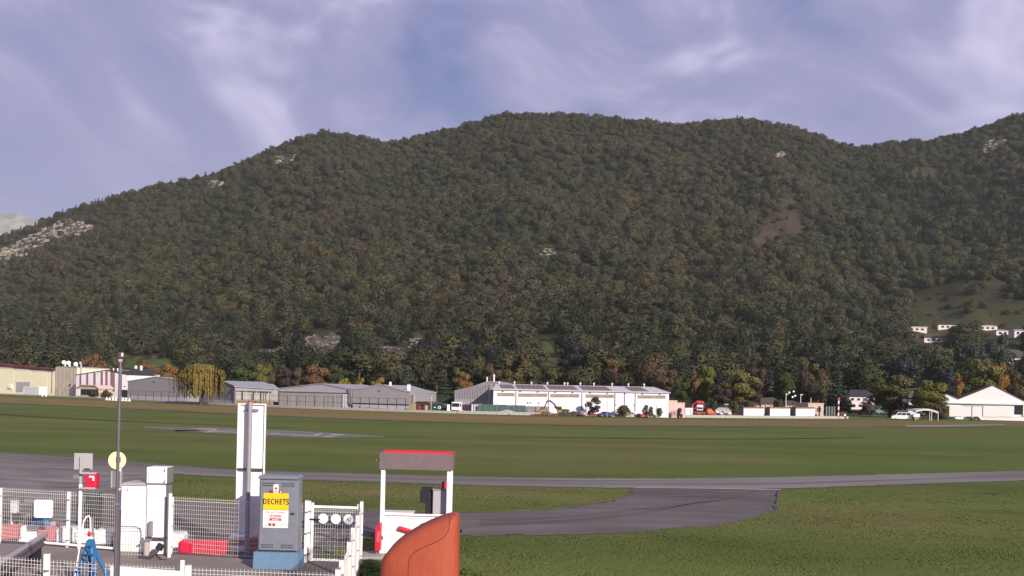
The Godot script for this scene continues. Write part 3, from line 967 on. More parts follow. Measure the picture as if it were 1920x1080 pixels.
func make_land() -> void:
	# the airfield, one sheet
	var xs := PackedFloat32Array()
	var zs := PackedFloat32Array()
	var x := 0.0
	while x < 2600.0:
		xs.append(x)
		x += 0.7 if x < 16.0 else (1.6 if x < 60.0 else (5.0 if x < 240.0 else 300.0))
	var all := PackedFloat32Array()
	for i in range(xs.size() - 1, 0, -1): all.append(-xs[i])
	all.append_array(xs)
	var z := -400.0
	while z < 3400.0:
		zs.append(z)
		z += 100.0 if z < -1.0 else (8.0 if z < 7.0 else (0.6 if z < 45.0 else (1.5 if z < 100.0 else (4.0 if z < 300.0 else 400.0))))
	var vs := PackedVector3Array()
	var cs := PackedColorArray()
	for q in zs:
		for w in all:
			vs.append(Vector3(w, 0, -q))
			cs.append(turf_color(w, q))
	var st := SurfaceTool.new()
	st.begin(Mesh.PRIMITIVE_TRIANGLES)
	for k in vs.size():
		st.set_normal(Vector3.UP)
		st.set_color(cs[k])
		st.add_vertex(vs[k])
	var n := all.size()
	for j in zs.size() - 1:
		for i in n - 1:
			var o := j * n + i
			for k in [o, o + n, o + 1, o + 1, o + n, o + n + 1]:
				st.add_index(k)
	var g := MeshInstance3D.new()
	g.name = "ground"
	g.mesh = st.commit()
	g.mesh.surface_set_material(0, M.turf)
	add_child(g)
	g.set_meta("kind", "structure")

	# dry brown strip and the runway's pale edge beyond the green
	var b := Mb.new()
	var far_top := [Vector2(-120, 738.5), Vector2(0, 744), Vector2(240, 754), Vector2(470, 764.5), Vector2(700, 773), Vector2(960, 781), Vector2(1200, 786), Vector2(1450, 788.5), Vector2(1700, 789.5), Vector2(2000, 792)]
	var far_bot := [Vector2(-120, 749), Vector2(0, 754), Vector2(240, 765), Vector2(470, 776.5), Vector2(700, 786), Vector2(960, 794), Vector2(1200, 798), Vector2(1450, 799), Vector2(1700, 799), Vector2(2000, 799)]
	sheet(b, far_top, far_bot, 0.03, 240, 6, func(p: Vector3, t: float, k: float) -> Color:
		var f := big.get_noise_2d(p.x * 0.6, p.z * 3.0) * 0.8 + mow.get_noise_2d(p.x * 0.1, p.z * 2.0) * 0.8
		var c := Color(0.25, 0.172, 0.078).lerp(Color(0.18, 0.155, 0.062), clampf(0.35 + f, 0, 1))
		return c.lerp(Color(0.16, 0.148, 0.056), smoothstep(0.5, 1.0, t) * 0.75))
	var dry := struct("dry_grass_strip", b, M.turf)
	b = Mb.new()
	var run_bot: Array = []
	for q in far_bot: run_bot.append(q + Vector2(0, 1.9))
	sheet(b, far_bot, run_bot, 0.04, 200, 2, func(p: Vector3, t: float, k: float) -> Color:
		return Color(0.25, 0.215, 0.18).lerp(Color(0.17, 0.155, 0.1), 0.5 + 0.8 * big.get_noise_2d(p.x * 2.0, 7.0)))
	struct("runway_edge_path", b, M.asphalt)
	# pale strip and its drive far to the right
	b = Mb.new()
	sheet(b, [Vector2(1698, 798), Vector2(1760, 797.6), Vector2(1830, 796.6), Vector2(1885, 795.6)], [Vector2(1698, 801), Vector2(1760, 801), Vector2(1830, 799), Vector2(1885, 797.2)], 0.06, 30, 2, func(p: Vector3, t: float, k: float) -> Color: return Color(0.36, 0.33, 0.3))
	struct("gravel_path", b, M.asphalt)
	b = Mb.new()
	sheet(b, [Vector2(1592, 771), Vector2(1620, 773.5), Vector2(1658, 780)], [Vector2(1590, 777), Vector2(1615, 779), Vector2(1640, 784)], 0.05, 12, 2, func(p: Vector3, t: float, k: float) -> Color: return Color(0.2, 0.18, 0.16))
	struct("lane", b, M.asphalt)
	b = Mb.new()
	sheet(b, [Vector2(1775, 779), Vector2(1850, 778), Vector2(1960, 781)], [Vector2(1800, 781), Vector2(1870, 782), Vector2(1960, 788)], 0.05, 12, 2, func(p: Vector3, t: float, k: float) -> Color: return Color(0.3, 0.28, 0.28))
	struct("hangar_apron", b, M.asphalt)

	# helicopter pad
	b = Mb.new()
	sheet(b, [Vector2(268, 800.6), Vector2(320, 801), Vector2(435, 803.5), Vector2(560, 808.5), Vector2(650, 814), Vector2(718, 818.5)], [Vector2(272, 802.2), Vector2(330, 808), Vector2(430, 814.5), Vector2(520, 819), Vector2(600, 821.5), Vector2(718, 820)], 0.02, 60, 8, func(p: Vector3, t: float, k: float) -> Color:
		var f := mid_.get_noise_2d(p.x, p.z)
		return Color(0.3, 0.275, 0.265).lerp(Color(0.22, 0.205, 0.19), 0.5 + f), 0.25)
	struct("helicopter_pad", b, M.asphalt)
	b = Mb.new()
	var paint := func(p: Vector3, t: float, k: float) -> Color:
		return Color(0.62, 0.58, 0.56) * (0.9 + 0.25 * mid_.get_noise_2d(p.x * 4.0, p.z * 4.0))
	for q in [[Vector2(330, 808.6), Vector2(378, 809), Vector2(325, 806.8), Vector2(368, 807.2)], [Vector2(377, 803.4), Vector2(412, 804.8), Vector2(357, 804), Vector2(393, 805.8)], [Vector2(405, 804.4), Vector2(410, 804.6), Vector2(383, 811.5), Vector2(391, 811.8)], [Vector2(520, 812.5), Vector2(530, 812.8), Vector2(490, 813.6), Vector2(497, 814)], [Vector2(600, 813.2), Vector2(608, 813.6), Vector2(580, 817.2), Vector2(590, 817.6)], [Vector2(625, 814.6), Vector2(650, 815.6), Vector2(612, 816), Vector2(634, 817.2)], [Vector2(612, 818.2), Vector2(632, 818.6), Vector2(600, 820), Vector2(620, 820.4)], [Vector2(400, 808.6), Vector2(600, 817.2), Vector2(398, 809.8), Vector2(598, 818.4)]]:
		sheet(b, [q[0], q[1]], [q[2], q[3]], 0.028, 12, 1, paint)
	struct("pad_markings", b, M.asphalt)

	# taxiway with its streaks of wear
	b = Mb.new()
	var tt := [Vector2(-160, 837), Vector2(0, 848), Vector2(250, 866), Vector2(430, 880.5), Vector2(700, 889), Vector2(960, 896), Vector2(1200, 897.5), Vector2(1440, 895.5), Vector2(1700, 889), Vector2(1920, 883), Vector2(2080, 878)]
	var tb := [Vector2(-160, 862), Vector2(0, 871), Vector2(250, 885), Vector2(430, 895), Vector2(700, 905), Vector2(960, 912.5), Vector2(1200, 916), Vector2(1440, 917), Vector2(1700, 909), Vector2(1920, 901.5), Vector2(2080, 896)]
	var road := func(p: Vector3, t: float, k: float) -> Color:
		var streak := mid_.get_noise_2d(k * 90.0, t * 14.0) + 0.7 * mid_.get_noise_2d(k * 220.0, t * 9.0 + 40.0)
		var f := big.get_noise_2d(p.x * 2.5, p.z * 2.5)
		return Color(0.245, 0.222, 0.222) * (1.0 + 0.6 * streak + 0.3 * f)
	sheet(b, tt, tb, 0.016, 360, 14, road, 0.22)
	struct("taxiway", b, M.asphalt)
	b = Mb.new()
	var link := func(p: Vector3, t: float, k: float) -> Color:
		var sweep := mid_.get_noise_2d(Vector2(p.x - 4.0, p.z + 16.0).length() * 6.0, 3.0)
		var f := big.get_noise_2d(p.x * 2.0, p.z * 2.0 + 60.0) + 0.5 * mid_.get_noise_2d(p.x * 1.5, p.z * 1.5)
		return Color(0.188, 0.166, 0.17) * (1.0 + 0.2 * sweep + 0.35 * f)
	sheet(b, [Vector2(690, 957), Vector2(860, 961.5), Vector2(960, 959.5), Vector2(1040, 955), Vector2(1110, 945.5), Vector2(1160, 935.5), Vector2(1182, 925), Vector2(1188, 915)], [Vector2(690, 1001), Vector2(860, 1004), Vector2(1000, 1003.5), Vector2(1110, 1001.5), Vector2(1220, 996), Vector2(1310, 986), Vector2(1385, 977), Vector2(1452, 958)], 0.012, 170, 30, link, 0.28)
	sheet(b, [Vector2(1186, 912), Vector2(1320, 913), Vector2(1466, 912)], [Vector2(1187, 917), Vector2(1300, 988), Vector2(1453, 960)], 0.008, 60, 20, link)
	sheet(b, [Vector2(1400, 911), Vector2(1440, 912), Vector2(1470, 912)], [Vector2(1449, 961), Vector2(1457, 940), Vector2(1456, 922)], 0.01, 40, 10, link, 0.25)
	struct("link_taxiway", b, M.asphalt)
	b = Mb.new()
	sheet(b, [Vector2(1190, 914.6), Vector2(1330, 916.2), Vector2(1464, 918.4)], [Vector2(1190, 915.6), Vector2(1330, 917.3), Vector2(1464, 919.8)], 0.024, 60, 1, paint)
	sheet(b, [Vector2(1215, 919), Vector2(1300, 921), Vector2(1400, 923.5)], [Vector2(1215, 919.6), Vector2(1300, 921.7), Vector2(1400, 924.3)], 0.02, 40, 1, func(p: Vector3, t: float, k: float) -> Color: return Color(0.27, 0.25, 0.24))
	sheet(b, [Vector2(1245, 929.5), Vector2(1300, 930.5)], [Vector2(1245, 930.5), Vector2(1300, 931.4)], 0.02, 20, 1, func(p: Vector3, t: float, k: float) -> Color: return Color(0.25, 0.23, 0.22))
	struct("taxiway_line", b, M.asphalt)
	b = Mb.new()
	var rubber := func(p: Vector3, t: float, k: float) -> Color:
		return Color(0.172, 0.152, 0.156) * (1.0 + 0.3 * mid_.get_noise_2d(p.x * 2.0, p.z * 2.0))
	for q in [[0.0, 0.0], [14.0, -3.0], [46.0, -8.0], [60.0, -10.5]]:
		sheet(b, [Vector2(900, 984 + q[1]), Vector2(1040, 979 + q[1]), Vector2(1180, 966 + q[1]), Vector2(1290 + q[0], 944 + q[1] * .6), Vector2(1360 + q[0], 919)], [Vector2(900, 986.4 + q[1]), Vector2(1040, 981.4 + q[1]), Vector2(1181, 968 + q[1]), Vector2(1294 + q[0], 945.2 + q[1] * .6), Vector2(1367 + q[0], 919)], 0.0165, 80, 1, rubber)
	struct("tyre_marks", b, M.asphalt)
	b = Mb.new()
	sheet(b, [Vector2(690, 955.6), Vector2(860, 960), Vector2(960, 958.2), Vector2(1040, 953.8), Vector2(1110, 944.4), Vector2(1160, 934.6), Vector2(1183, 924)], [Vector2(690, 957.6), Vector2(860, 962.4), Vector2(960, 960.4), Vector2(1040, 955.8), Vector2(1110, 946.2), Vector2(1160, 936), Vector2(1182, 925.4)], 0.02, 160, 2, func(p: Vector3, t: float, k: float) -> Color:
		return Color(0.22, 0.18, 0.12).lerp(Color(0.13, 0.125, 0.06), clampf(0.5 + 1.2 * mid_.get_noise_2d(p.x * 3.0, p.z * 3.0), 0, 1)), 0.06)
	struct("worn_grass_edge", b, M.turf)
	b = Mb.new()
	var tuft := func(p: Vector3, t: float, k: float) -> Color:
		return Color(0.05, 0.066, 0.024).lerp(Color(0.1, 0.12, 0.04), clampf(0.35 + 1.4 * big.get_noise_2d(p.x * 3.0, 11.0), 0, 1))
	sheet(b, [Vector2(-40, 774.5), Vector2(190, 787.5), Vector2(420, 797.2), Vector2(560, 802)], [Vector2(-40, 775.9), Vector2(190, 788.8), Vector2(420, 798.2), Vector2(560, 802.8)], 0.02, 100, 2, tuft, 0.5)
	sheet(b, [Vector2(900, 818.4), Vector2(1080, 819.8), Vector2(1250, 821.6), Vector2(1440, 822.5), Vector2(1620, 820)], [Vector2(900, 819.2), Vector2(1080, 821.4), Vector2(1250, 823.4), Vector2(1440, 824), Vector2(1620, 820.8)], 0.02, 140, 2, tuft, 0.5)
	struct("long_grass_strip", b, M.turf)
	# apron on the left, behind the fuelling yard
	b = Mb.new()
	sheet(b, [Vector2(-260, 850), Vector2(-100, 857), Vector2(40, 868), Vector2(160, 877), Vector2(300, 886)], [Vector2(-260, 955), Vector2(-100, 952), Vector2(40, 950), Vector2(150, 945), Vector2(292, 899)], 0.012, 100, 24, road, 0.05)
	sheet(b, [Vector2(-260, 945), Vector2(-100, 945), Vector2(60, 941), Vector2(200, 932), Vector2(320, 939), Vector2(450, 945), Vector2(580, 952), Vector2(700, 957.5)], [Vector2(-260, 1100), Vector2(-100, 1092), Vector2(60, 1085), Vector2(200, 1075), Vector2(320, 1060), Vector2(450, 1050), Vector2(580, 1045), Vector2(700, 1002)], 0.008, 120, 24, link, 0.05)
	struct("apron", b, M.asphalt)
	# the yard's own slab
	b = Mb.new()
	sheet(b, [Vector2(-260, 1022), Vector2(0, 1021), Vector2(200, 1033), Vector2(400, 1043), Vector2(560, 1050), Vector2(674, 1055)], [Vector2(-700, 1500), Vector2(-300, 1520), Vector2(0, 1530), Vector2(250, 1540), Vector2(420, 1545), Vector2(560, 1545)], 0.03, 90, 60, func(p: Vector3, t: float, k: float) -> Color:
		var f := big.get_noise_2d(p.x * 4.0, p.z * 4.0) + 0.6 * mid_.get_noise_2d(p.x * 3.0, p.z * 3.0)
		return Color(0.31, 0.265, 0.25) * (1.0 + 0.45 * f))
	struct("yard_slab", b, M.asphalt)

func make_grass() -> void:
	var rng := RandomNumberGenerator.new()
	rng.seed = 5
	var meshes: Array = []
	for q in 4:
		var b := Mb.new()
		b.colored = true
		for k in 11:
			var p := Vector3(rng.randf_range(-0.1, 0.1), 0, rng.randf_range(-0.1, 0.1))
			var l := rng.randf_range(0.04, 0.085)
			var an := rng.randf() * TAU
			var lean := Vector3(cos(an), 0, sin(an)) * l * rng.randf_range(0.25, 0.9)
			var s := Vector3(-sin(an), 0, cos(an)) * rng.randf_range(0.005, 0.009)
			var sh := rng.randf_range(0.75, 1.3)
			b.col = Color(sh * rng.randf_range(0.95, 1.15), sh, sh * 0.9)
			var m := p + lean * 0.45 + Vector3(0, l * 0.65, 0)
			var tip := p + lean + Vector3(0, l, 0)
			var up := Vector3(lean.x, 0.12, lean.z).normalized().lerp(Vector3.UP, 0.88).normalized()
			b.quad_n(p - s, p + s, m + s * 0.7, m - s * 0.7, up, up, up, up)
			b.tri_n(m - s * 0.7, m + s * 0.7, tip, up, up, up)
		var ms := b.mesh()
		ms.surface_set_material(0, M.blade)
		meshes.append(ms)
	var lists: Array = [PackedFloat32Array(), PackedFloat32Array(), PackedFloat32Array(), PackedFloat32Array()]
	var island := PackedVector2Array([Vector2(196, 928), Vector2(290, 900), Vector2(380, 896), Vector2(700, 906), Vector2(960, 914), Vector2(1175, 917), Vector2(1186, 918), Vector2(1180, 925), Vector2(1158, 935), Vector2(1110, 945), Vector2(1040, 954), Vector2(960, 959), Vector2(860, 961), Vector2(680, 956), Vector2(560, 950), Vector2(440, 943), Vector2(300, 937), Vector2(205, 931)])
	var hard := PackedVector2Array([Vector2(600, 955), Vector2(860, 960), Vector2(1000, 957), Vector2(1100, 947), Vector2(1180, 922), Vector2(1190, 912), Vector2(1462, 912), Vector2(1458, 940), Vector2(1452, 960), Vector2(1385, 978), Vector2(1310, 987), Vector2(1220, 997), Vector2(1110, 1002.5), Vector2(1000, 1004.5), Vector2(860, 1005), Vector2(692, 1003), Vector2(676, 1056), Vector2(640, 1150), Vector2(560, 1600), Vector2(-600, 1600), Vector2(-600, 880)])
	var thick := fnl(66, 0.35, 3)
	var z := 11.0
	while z < 38.0:
		var step := 0.07 + (z - 11.0) * 0.0042
		var x := -0.64 * z - 1.0
		while x < 0.64 * z + 1.0:
			var p := Vector3(x + rng.randf_range(-0.5, 0.5) * step, 0, -z + rng.randf_range(-0.5, 0.5) * step)
			x += step
			var w := pix(p)
			var r := rng.randf()
			var r2 := rng.randf()
			if w.y > 1135.0 or w.x < -40 or w.x > 1960 or w.y < 822:
				continue
			if w.y < 905.0 and not (w.x > 240 and w.x < 300):
				# keep the taxiway clear
				var mid_y := 857.0 + 39.0 * smoothstep(0.0, 800.0, w.x) - 12.0 * smoothstep(1300.0, 1920.0, w.x)
				if absf(w.y - (mid_y + 8.0)) < 13.0 and not Geometry2D.is_point_in_polygon(w, island):
					continue
				if w.x < 300 and w.y > 846.0 + w.x * 0.07:
					continue
			elif w.y < 917.0 and w.x > 290 and not Geometry2D.is_point_in_polygon(w, island) and w.y < 917.0 - maxf(0.0, w.x - 1440.0) * 0.033:
				continue
			var wj := w + Vector2(thick.get_noise_2d(p.x * 4.0, p.z * 4.0), thick.get_noise_2d(p.z * 4.0, p.x * 4.0)) * 7.0
			if Geometry2D.is_point_in_polygon(wj, hard) and not Geometry2D.is_point_in_polygon(wj, island):
				continue
			var t := thick.get_noise_2d(p.x, p.z)
			if r > 0.62 + t * 0.9:
				continue
			var h := rng.randf_range(0.14, 0.3) * (1.0 + maxf(t, 0.0) * 0.8)
			var c := turf_color(p.x, -p.z) * rng.randf_range(1.1, 1.5)
			if r2 < 0.05: c = c.lerp(Color(0.2, 0.17, 0.09), 0.6)
			var bs := Basis(Vector3.UP, rng.randf() * TAU) * Basis.from_scale(Vector3(1.0 + z * 0.012, h, 1.0 + z * 0.012))
			lists[rng.randi() % 4].append_array(PackedFloat32Array([bs.x.x, bs.y.x, bs.z.x, p.x, bs.x.y, bs.y.y, bs.z.y, 0.0, bs.x.z, bs.y.z, bs.z.z, p.z, c.r, c.g, c.b, 1.0]))
		z += step
	var n := 0
	for q in 4:
		var mm := MultiMesh.new()
		mm.transform_format = MultiMesh.TRANSFORM_3D
		mm.use_colors = true
		mm.mesh = meshes[q]
		mm.instance_count = lists[q].size() / 16
		mm.buffer = lists[q]
		n += mm.instance_count
		var o := MultiMeshInstance3D.new()
		o.name = numbered("grass")
		o.multimesh = mm
		add_child(o)
		tag(o, "short mown grass of the airfield beside the taxiways", "grass", "airfield grass")
		stuff(o)
	print("grass tufts: ", n)

# ------------------------------------------------------------------ things standing on a wall line
func face(pl: float, zl: float, pr: float, zr: float, base := 0.0) -> Dictionary:
	var a := spot(pl, zl, base)
	var b := spot(pr, zr, base)
	var x := (b - a).normalized()
	return {"o": a, "x": x, "n": Vector3(-x.z, 0, x.x), "w": a.distance_to(b), "turn": atan2(-x.z, x.x)}

func uv(f: Dictionary, px: float, py: float) -> Vector2:
	var r := ray(px, py)
	var e := Vector3(0, EYE, 0)
	var p: Vector3 = e + r * ((f.o - e).dot(f.n) / r.dot(f.n))
	return Vector2((p - f.o).dot(f.x), p.y - f.o.y)

func pane(called: String, f: Dictionary, p0: Vector2, p1: Vector2, m: Material, parent: Node, proud := 0.05, thick := 0.1, bev := 0.0) -> MeshInstance3D:
	var a := uv(f, p0.x, p0.y)
	var b := uv(f, p1.x, p1.y)
	return boxpart(called, Vector3((a.x + b.x) * 0.5, (a.y + b.y) * 0.5, proud - thick * 0.5), Vector3(absf(b.x - a.x), absf(b.y - a.y), thick), m, parent, bev)

func outline(called: String, f: Dictionary, pts: Array, z0: float, z1: float, m: Material, parent: Node) -> MeshInstance3D:
	var poly := PackedVector2Array()
	for q in pts: poly.append(uv(f, q.x, q.y))
	var b := Mb.new()
	b.prism(poly, z0, z1)
	return part(called, b, m, parent)

func hall(called: String, label: String, category: String, f: Dictionary, tops: Array, depth: float, wall: Material, roof: Material, eaves := 0.25) -> Node3D:
	# walls under a roofline given by pixels, left to right
	var o := thing(called, label, category, f.o, f.turn)
	var top := PackedVector2Array()
	for q in tops: top.append(uv(f, q.x, q.y))
	var poly := PackedVector2Array([Vector2(top[0].x, -0.4)])
	poly.append_array(top)
	poly.append(Vector2(top[top.size() - 1].x, -0.4))
	poly.reverse()
	var b := Mb.new()
	b.prism(poly, 0.0, -depth)
	part("wall", b, wall, o)
	for i in top.size() - 1:
		var p := top[i]
		var q := top[i + 1]
		var d := (q - p).normalized()
		if i == 0: p -= d * eaves
		if i == top.size() - 2: q += d * eaves
		b = Mb.new()
		b.prism(PackedVector2Array([p, q, q + Vector2(0, 0.16), p + Vector2(0, 0.16)]), eaves, -depth - eaves)
		part("roof", b, roof, o)
	return o

func lean_hall(called: String, label: String, category: String, f: Dictionary, pl: Vector2, pr: Vector2, rise_: float, run: float, wall: Material, roof: Material, hip_l := 0.0, hip_r := 0.0) -> Node3D:
	# a long wall whose roof climbs away from the viewer to a ridge and falls again
	var o := thing(called, label, category, f.o, f.turn)
	var a := uv(f, pl.x, pl.y)
	var b_ := uv(f, pr.x, pr.y)
	var w := b_.x - a.x
	var b := Mb.new()
	b.quad(Vector3(a.x, -.4, 0), Vector3(b_.x, -.4, 0), Vector3(b_.x, b_.y, 0), Vector3(a.x, a.y, 0))
	b.quad(Vector3(b_.x, -.4, -2 * run), Vector3(a.x, -.4, -2 * run), Vector3(a.x, a.y, -2 * run), Vector3(b_.x, b_.y, -2 * run))
	b.quad(Vector3(a.x, -.4, -2 * run), Vector3(a.x, -.4, 0), Vector3(a.x, a.y, 0), Vector3(a.x, a.y, -2 * run))
	b.quad(Vector3(b_.x, -.4, 0), Vector3(b_.x, -.4, -2 * run), Vector3(b_.x, b_.y, -2 * run), Vector3(b_.x, b_.y, 0))
	var rl := Vector3(a.x + hip_l, a.y + rise_, -run)
	var rr := Vector3(b_.x - hip_r, b_.y + rise_, -run)
	b.tri(Vector3(a.x, a.y, -2 * run), Vector3(a.x, a.y, 0), rl)
	b.tri(Vector3(b_.x, b_.y, 0), Vector3(b_.x, b_.y, -2 * run), rr)
	part("wall", b, wall, o)
	b = Mb.new()
	var u := Vector3(0, 0.12, 0)
	var e := 0.3
	var fl := Vector3(a.x - 0.2, a.y - rise_ / run * e, e)
	var fr := Vector3(b_.x + 0.2, b_.y - rise_ / run * e, e)
	var bl := Vector3(a.x - 0.2, a.y - rise_ / run * e, -2 * run - e)
	var br := Vector3(b_.x + 0.2, b_.y - rise_ / run * e, -2 * run - e)
	b.quad(fl + u, fr + u, rr + u, rl + u)
	b.quad(br + u, bl + u, rl + u, rr + u)
	b.quad(fl, fr, fr + u, fl + u)
	b.quad(fr, br, br + u, fr + u); b.quad(bl, fl, fl + u, bl + u); b.quad(br, bl, bl + u, br + u)
	b.tri(bl + u, fl + u, rl + u)
	b.tri(fr + u, br + u, rr + u)
	part("roof", b, roof, o)
	return o

func post_at(called: String, parent: Node, p: Vector3, h: float, r: float, m: Material) -> void:
	tubepart(called, [p, p + Vector3(0, h, 0)], [r], m, parent, 8)

# ------------------------------------------------------------------ vehicles
func car(label: String, where: Vector3, turn: float, paint: Material, kind := "car", l := 4.2, group := "") -> Node3D:
	var called: String = {"car": "parked_car", "van": "parked_van", "lorry": "parked_lorry"}[kind]
	var o := thing(called, label, kind, where, turn, group)
	var k := l / 4.2
	var b := Mb.new()
	var w := 1.72
	var cabin: PackedVector2Array
	if kind == "car":
		b.prism(PackedVector2Array([Vector2(-2.1, .3), Vector2(2.1, .3), Vector2(2.12, .62), Vector2(1.95, .84), Vector2(.95, .95), Vector2(-1.55, 1.0), Vector2(-2.1, .9)]), w * .5, -w * .5)
		cabin = PackedVector2Array([Vector2(-1.7, .97), Vector2(1.0, .93), Vector2(.35, 1.4), Vector2(-1.1, 1.43)])
	elif kind == "van":
		w = 1.85
		b.prism(PackedVector2Array([Vector2(-2.2, .3), Vector2(2.25, .3), Vector2(2.3, .75), Vector2(2.05, 1.05), Vector2(1.45, 1.15), Vector2(-2.2, 1.15)]), w * .5, -w * .5)
		cabin = PackedVector2Array([Vector2(-2.18, 1.13), Vector2(1.5, 1.13), Vector2(.75, 1.9), Vector2(-2.12, 1.92)])
	else:
		w = 2.3
		b.prism(PackedVector2Array([Vector2(-3.0, .55), Vector2(2.1, .55), Vector2(2.1, .9), Vector2(-3.0, .9)]), w * .3, -w * .3)
		cabin = PackedVector2Array([Vector2(.3, .6), Vector2(2.15, .6), Vector2(2.2, 1.5), Vector2(1.95, 2.75), Vector2(.3, 2.8)])
	part("body", b, paint, o)
	b = Mb.new()
	b.prism(cabin, w * .46, -w * .46)
	part("cabin", b, paint, o)
	b = Mb.new()
	if kind == "lorry":
		b.prism(PackedVector2Array([Vector2(2.0, 1.6), Vector2(2.24, 1.6), Vector2(2.02, 2.5), Vector2(1.9, 2.5)]), w * .42, -w * .42)
		part("windscreen", b, M.glass_dark, o)
		b = Mb.new()
		b.prism(PackedVector2Array([Vector2(.9, 1.6), Vector2(1.9, 1.6), Vector2(1.75, 2.4), Vector2(.9, 2.4)]), w * .47, -w * .47)
		part("window", b, M.glass_dark, o)
		boxpart("load", Vector3(-1.5, 1.5, 0), Vector3(3.0, 1.2, 2.1), M.digger_dark, o, 0.04)
		boxpart("bumper", Vector3(2.2, .62, 0), Vector3(.15, .35, 2.2), M.dark, o, 0.03)
	else:
		var c := PackedVector2Array()
		var mid := Vector2.ZERO
		for q in cabin: mid += q * 0.25
		for q in cabin: c.append(mid + (q - mid) * Vector2(0.93, 0.72) + Vector2(0, -0.02))
		var n := 3 if kind == "van" else 2
		for i in n:
			var t0 := float(i) / n + 0.025
			var t1 := float(i + 1) / n - 0.025
			b = Mb.new()
			b.prism(PackedVector2Array([c[0].lerp(c[1], t0), c[0].lerp(c[1], t1), c[3].lerp(c[2], t1), c[3].lerp(c[2], t0)]), w * .47, -w * .47)
			part("window", b, M.glass_dark, o)
		b = Mb.new()
		var f0 := cabin[1].lerp(cabin[2], .1) + Vector2(.015, 0)
		var f1 := cabin[1].lerp(cabin[2], .88) + Vector2(.015, 0)
		b.prism(PackedVector2Array([f0 - Vector2(.1, 0), f0, f1, f1 - Vector2(.1, 0)]), w * .41, -w * .41)
		part("windscreen", b, M.glass_dark, o)
		for s in [-1, 1]:
			boxpart("headlight", Vector3(2.06, .68, s * w * .36), Vector3(.12, .14, .3), M.offwhite, o, 0.02)
	for q in [[1.35, 1], [1.35, -1], [-1.3, 1], [-1.3, -1]]:
		b = Mb.new()
		b.disc(Vector3(q[0], .33, q[1] * w * .44), .33, .22, 16)
		var t := part("wheel", b, M.near_black, o)
		b = Mb.new()
		b.disc(Vector3(q[0], .33, q[1] * (w * .44 + .02)), .19, .2, 12)
		part("rim", b, M.steel, t)
	o.scale = Vector3.ONE * k
	return o

func excavator(where: Vector3, turn: float, k: float) -> void:
	var o := thing("excavator", "yellow tracked excavator with raised arm before the long white hall", "excavator", where, turn)
	for s in [-1, 1]:
		var b := Mb.new()
		b.prism(PackedVector2Array([Vector2(-1.6, .3), Vector2(-1.3, 0), Vector2(1.3, 0), Vector2(1.6, .3), Vector2(1.5, .7), Vector2(-1.5, .7)]), s * 1.0 + .28, s * 1.0 - .28)
		part("track", b, M.near_black, o)
	boxpart("turntable", Vector3(0, .8, 0), Vector3(1.4, .3, 1.4), M.digger_dark, o, 0.05)
	boxpart("engine_housing", Vector3(.7, 1.35, 0), Vector3(2.0, .95, 2.1), M.digger_dark, o, 0.12)
	boxpart("counterweight", Vector3(1.75, 1.3, 0), Vector3(.5, 1.0, 2.2), M.digger_yellow, o, 0.15)
	var cab := boxpart("cab", Vector3(-.75, 1.7, .6), Vector3(1.2, 1.7, .95), M.digger_yellow, o, 0.12)
	boxpart("window", Vector3(-.75, 1.95, .6), Vector3(1.26, .85, .8), M.glass_dark, cab, 0.05)
	boxpart("window", Vector3(-.75, 1.95, .62), Vector3(.9, .8, .97), M.glass_dark, cab, 0.05)
	var q := [Vector3(-.9, 1.3, -.3), Vector3(-2.0, 3.1, -.3), Vector3(-3.2, 3.9, -.3), Vector3(-4.1, 3.75, -.3)]
	var b2 := Mb.new()
	b2.bar(q[0], q[1], .42, .5, .05); b2.bar(q[1], q[2], .4, .48, .05); b2.bar(q[2], q[3], .34, .4, .05)
	part("boom", b2, M.digger_dark, o)
	b2 = Mb.new()
	b2.bar(Vector3(-3.9, 4.0, -.3), Vector3(-4.9, 1.5, -.3), .3, .36, .05)
	part("stick", b2, M.digger_dark, o)
	b2 = Mb.new()
	b2.tube([Vector3(-1.2, 1.6, -.3), Vector3(-2.2, 2.6, -.3)], [.09], 8)
	b2.tube([Vector3(-2.8, 4.1, -.3), Vector3(-3.9, 4.2, -.3)], [.08], 8)
	part("hydraulic_ram", b2, M.steel, o)
	b2 = Mb.new()
	b2.prism(PackedVector2Array([Vector2(-4.75, 1.7), Vector2(-5.6, 1.5), Vector2(-6.3, .75), Vector2(-5.9, .1), Vector2(-5.1, .05), Vector2(-4.6, .9)]), .35, -.95)
	part("bucket", b2, M.digger_yellow, o)
	o.scale = Vector3.ONE * k

func kerb_depth(px: float) -> float:
	return -ground(px, spline(KERB, px)).z
var KERB := PackedVector2Array([Vector2(-140, 733), Vector2(0, 739.5), Vector2(120, 744.5), Vector2(240, 750.5), Vector2(330, 755.5), Vector2(440, 760.5), Vector2(560, 765.5), Vector2(700, 770.5), Vector2(852, 775.3), Vector2(1000, 778.8), Vector2(1150, 781.3), Vector2(1280, 783), Vector2(1450, 784.4), Vector2(1590, 785.2)])

func make_kerb(pl: float, pr: float, n: int, h: float, label: String, m: Material) -> void:
	var o := thing("low_wall", label, "wall")
	for i in n:
		var a := lerpf(pl, pr, float(i) / n)
		var c := lerpf(pl, pr, (i + 1.0) / n)
		var p := ground(a, spline(KERB, a))
		var q := ground(c, spline(KERB, c))
		var d := (q - p).normalized() * 0.015
		var b := Mb.new()
		b.bar(p + d + Vector3(0, h * .5 - .05, 0), q - d + Vector3(0, h * .5 - .05, 0), h + .1, .25, .02)
		part("concrete_block", b, m, o)

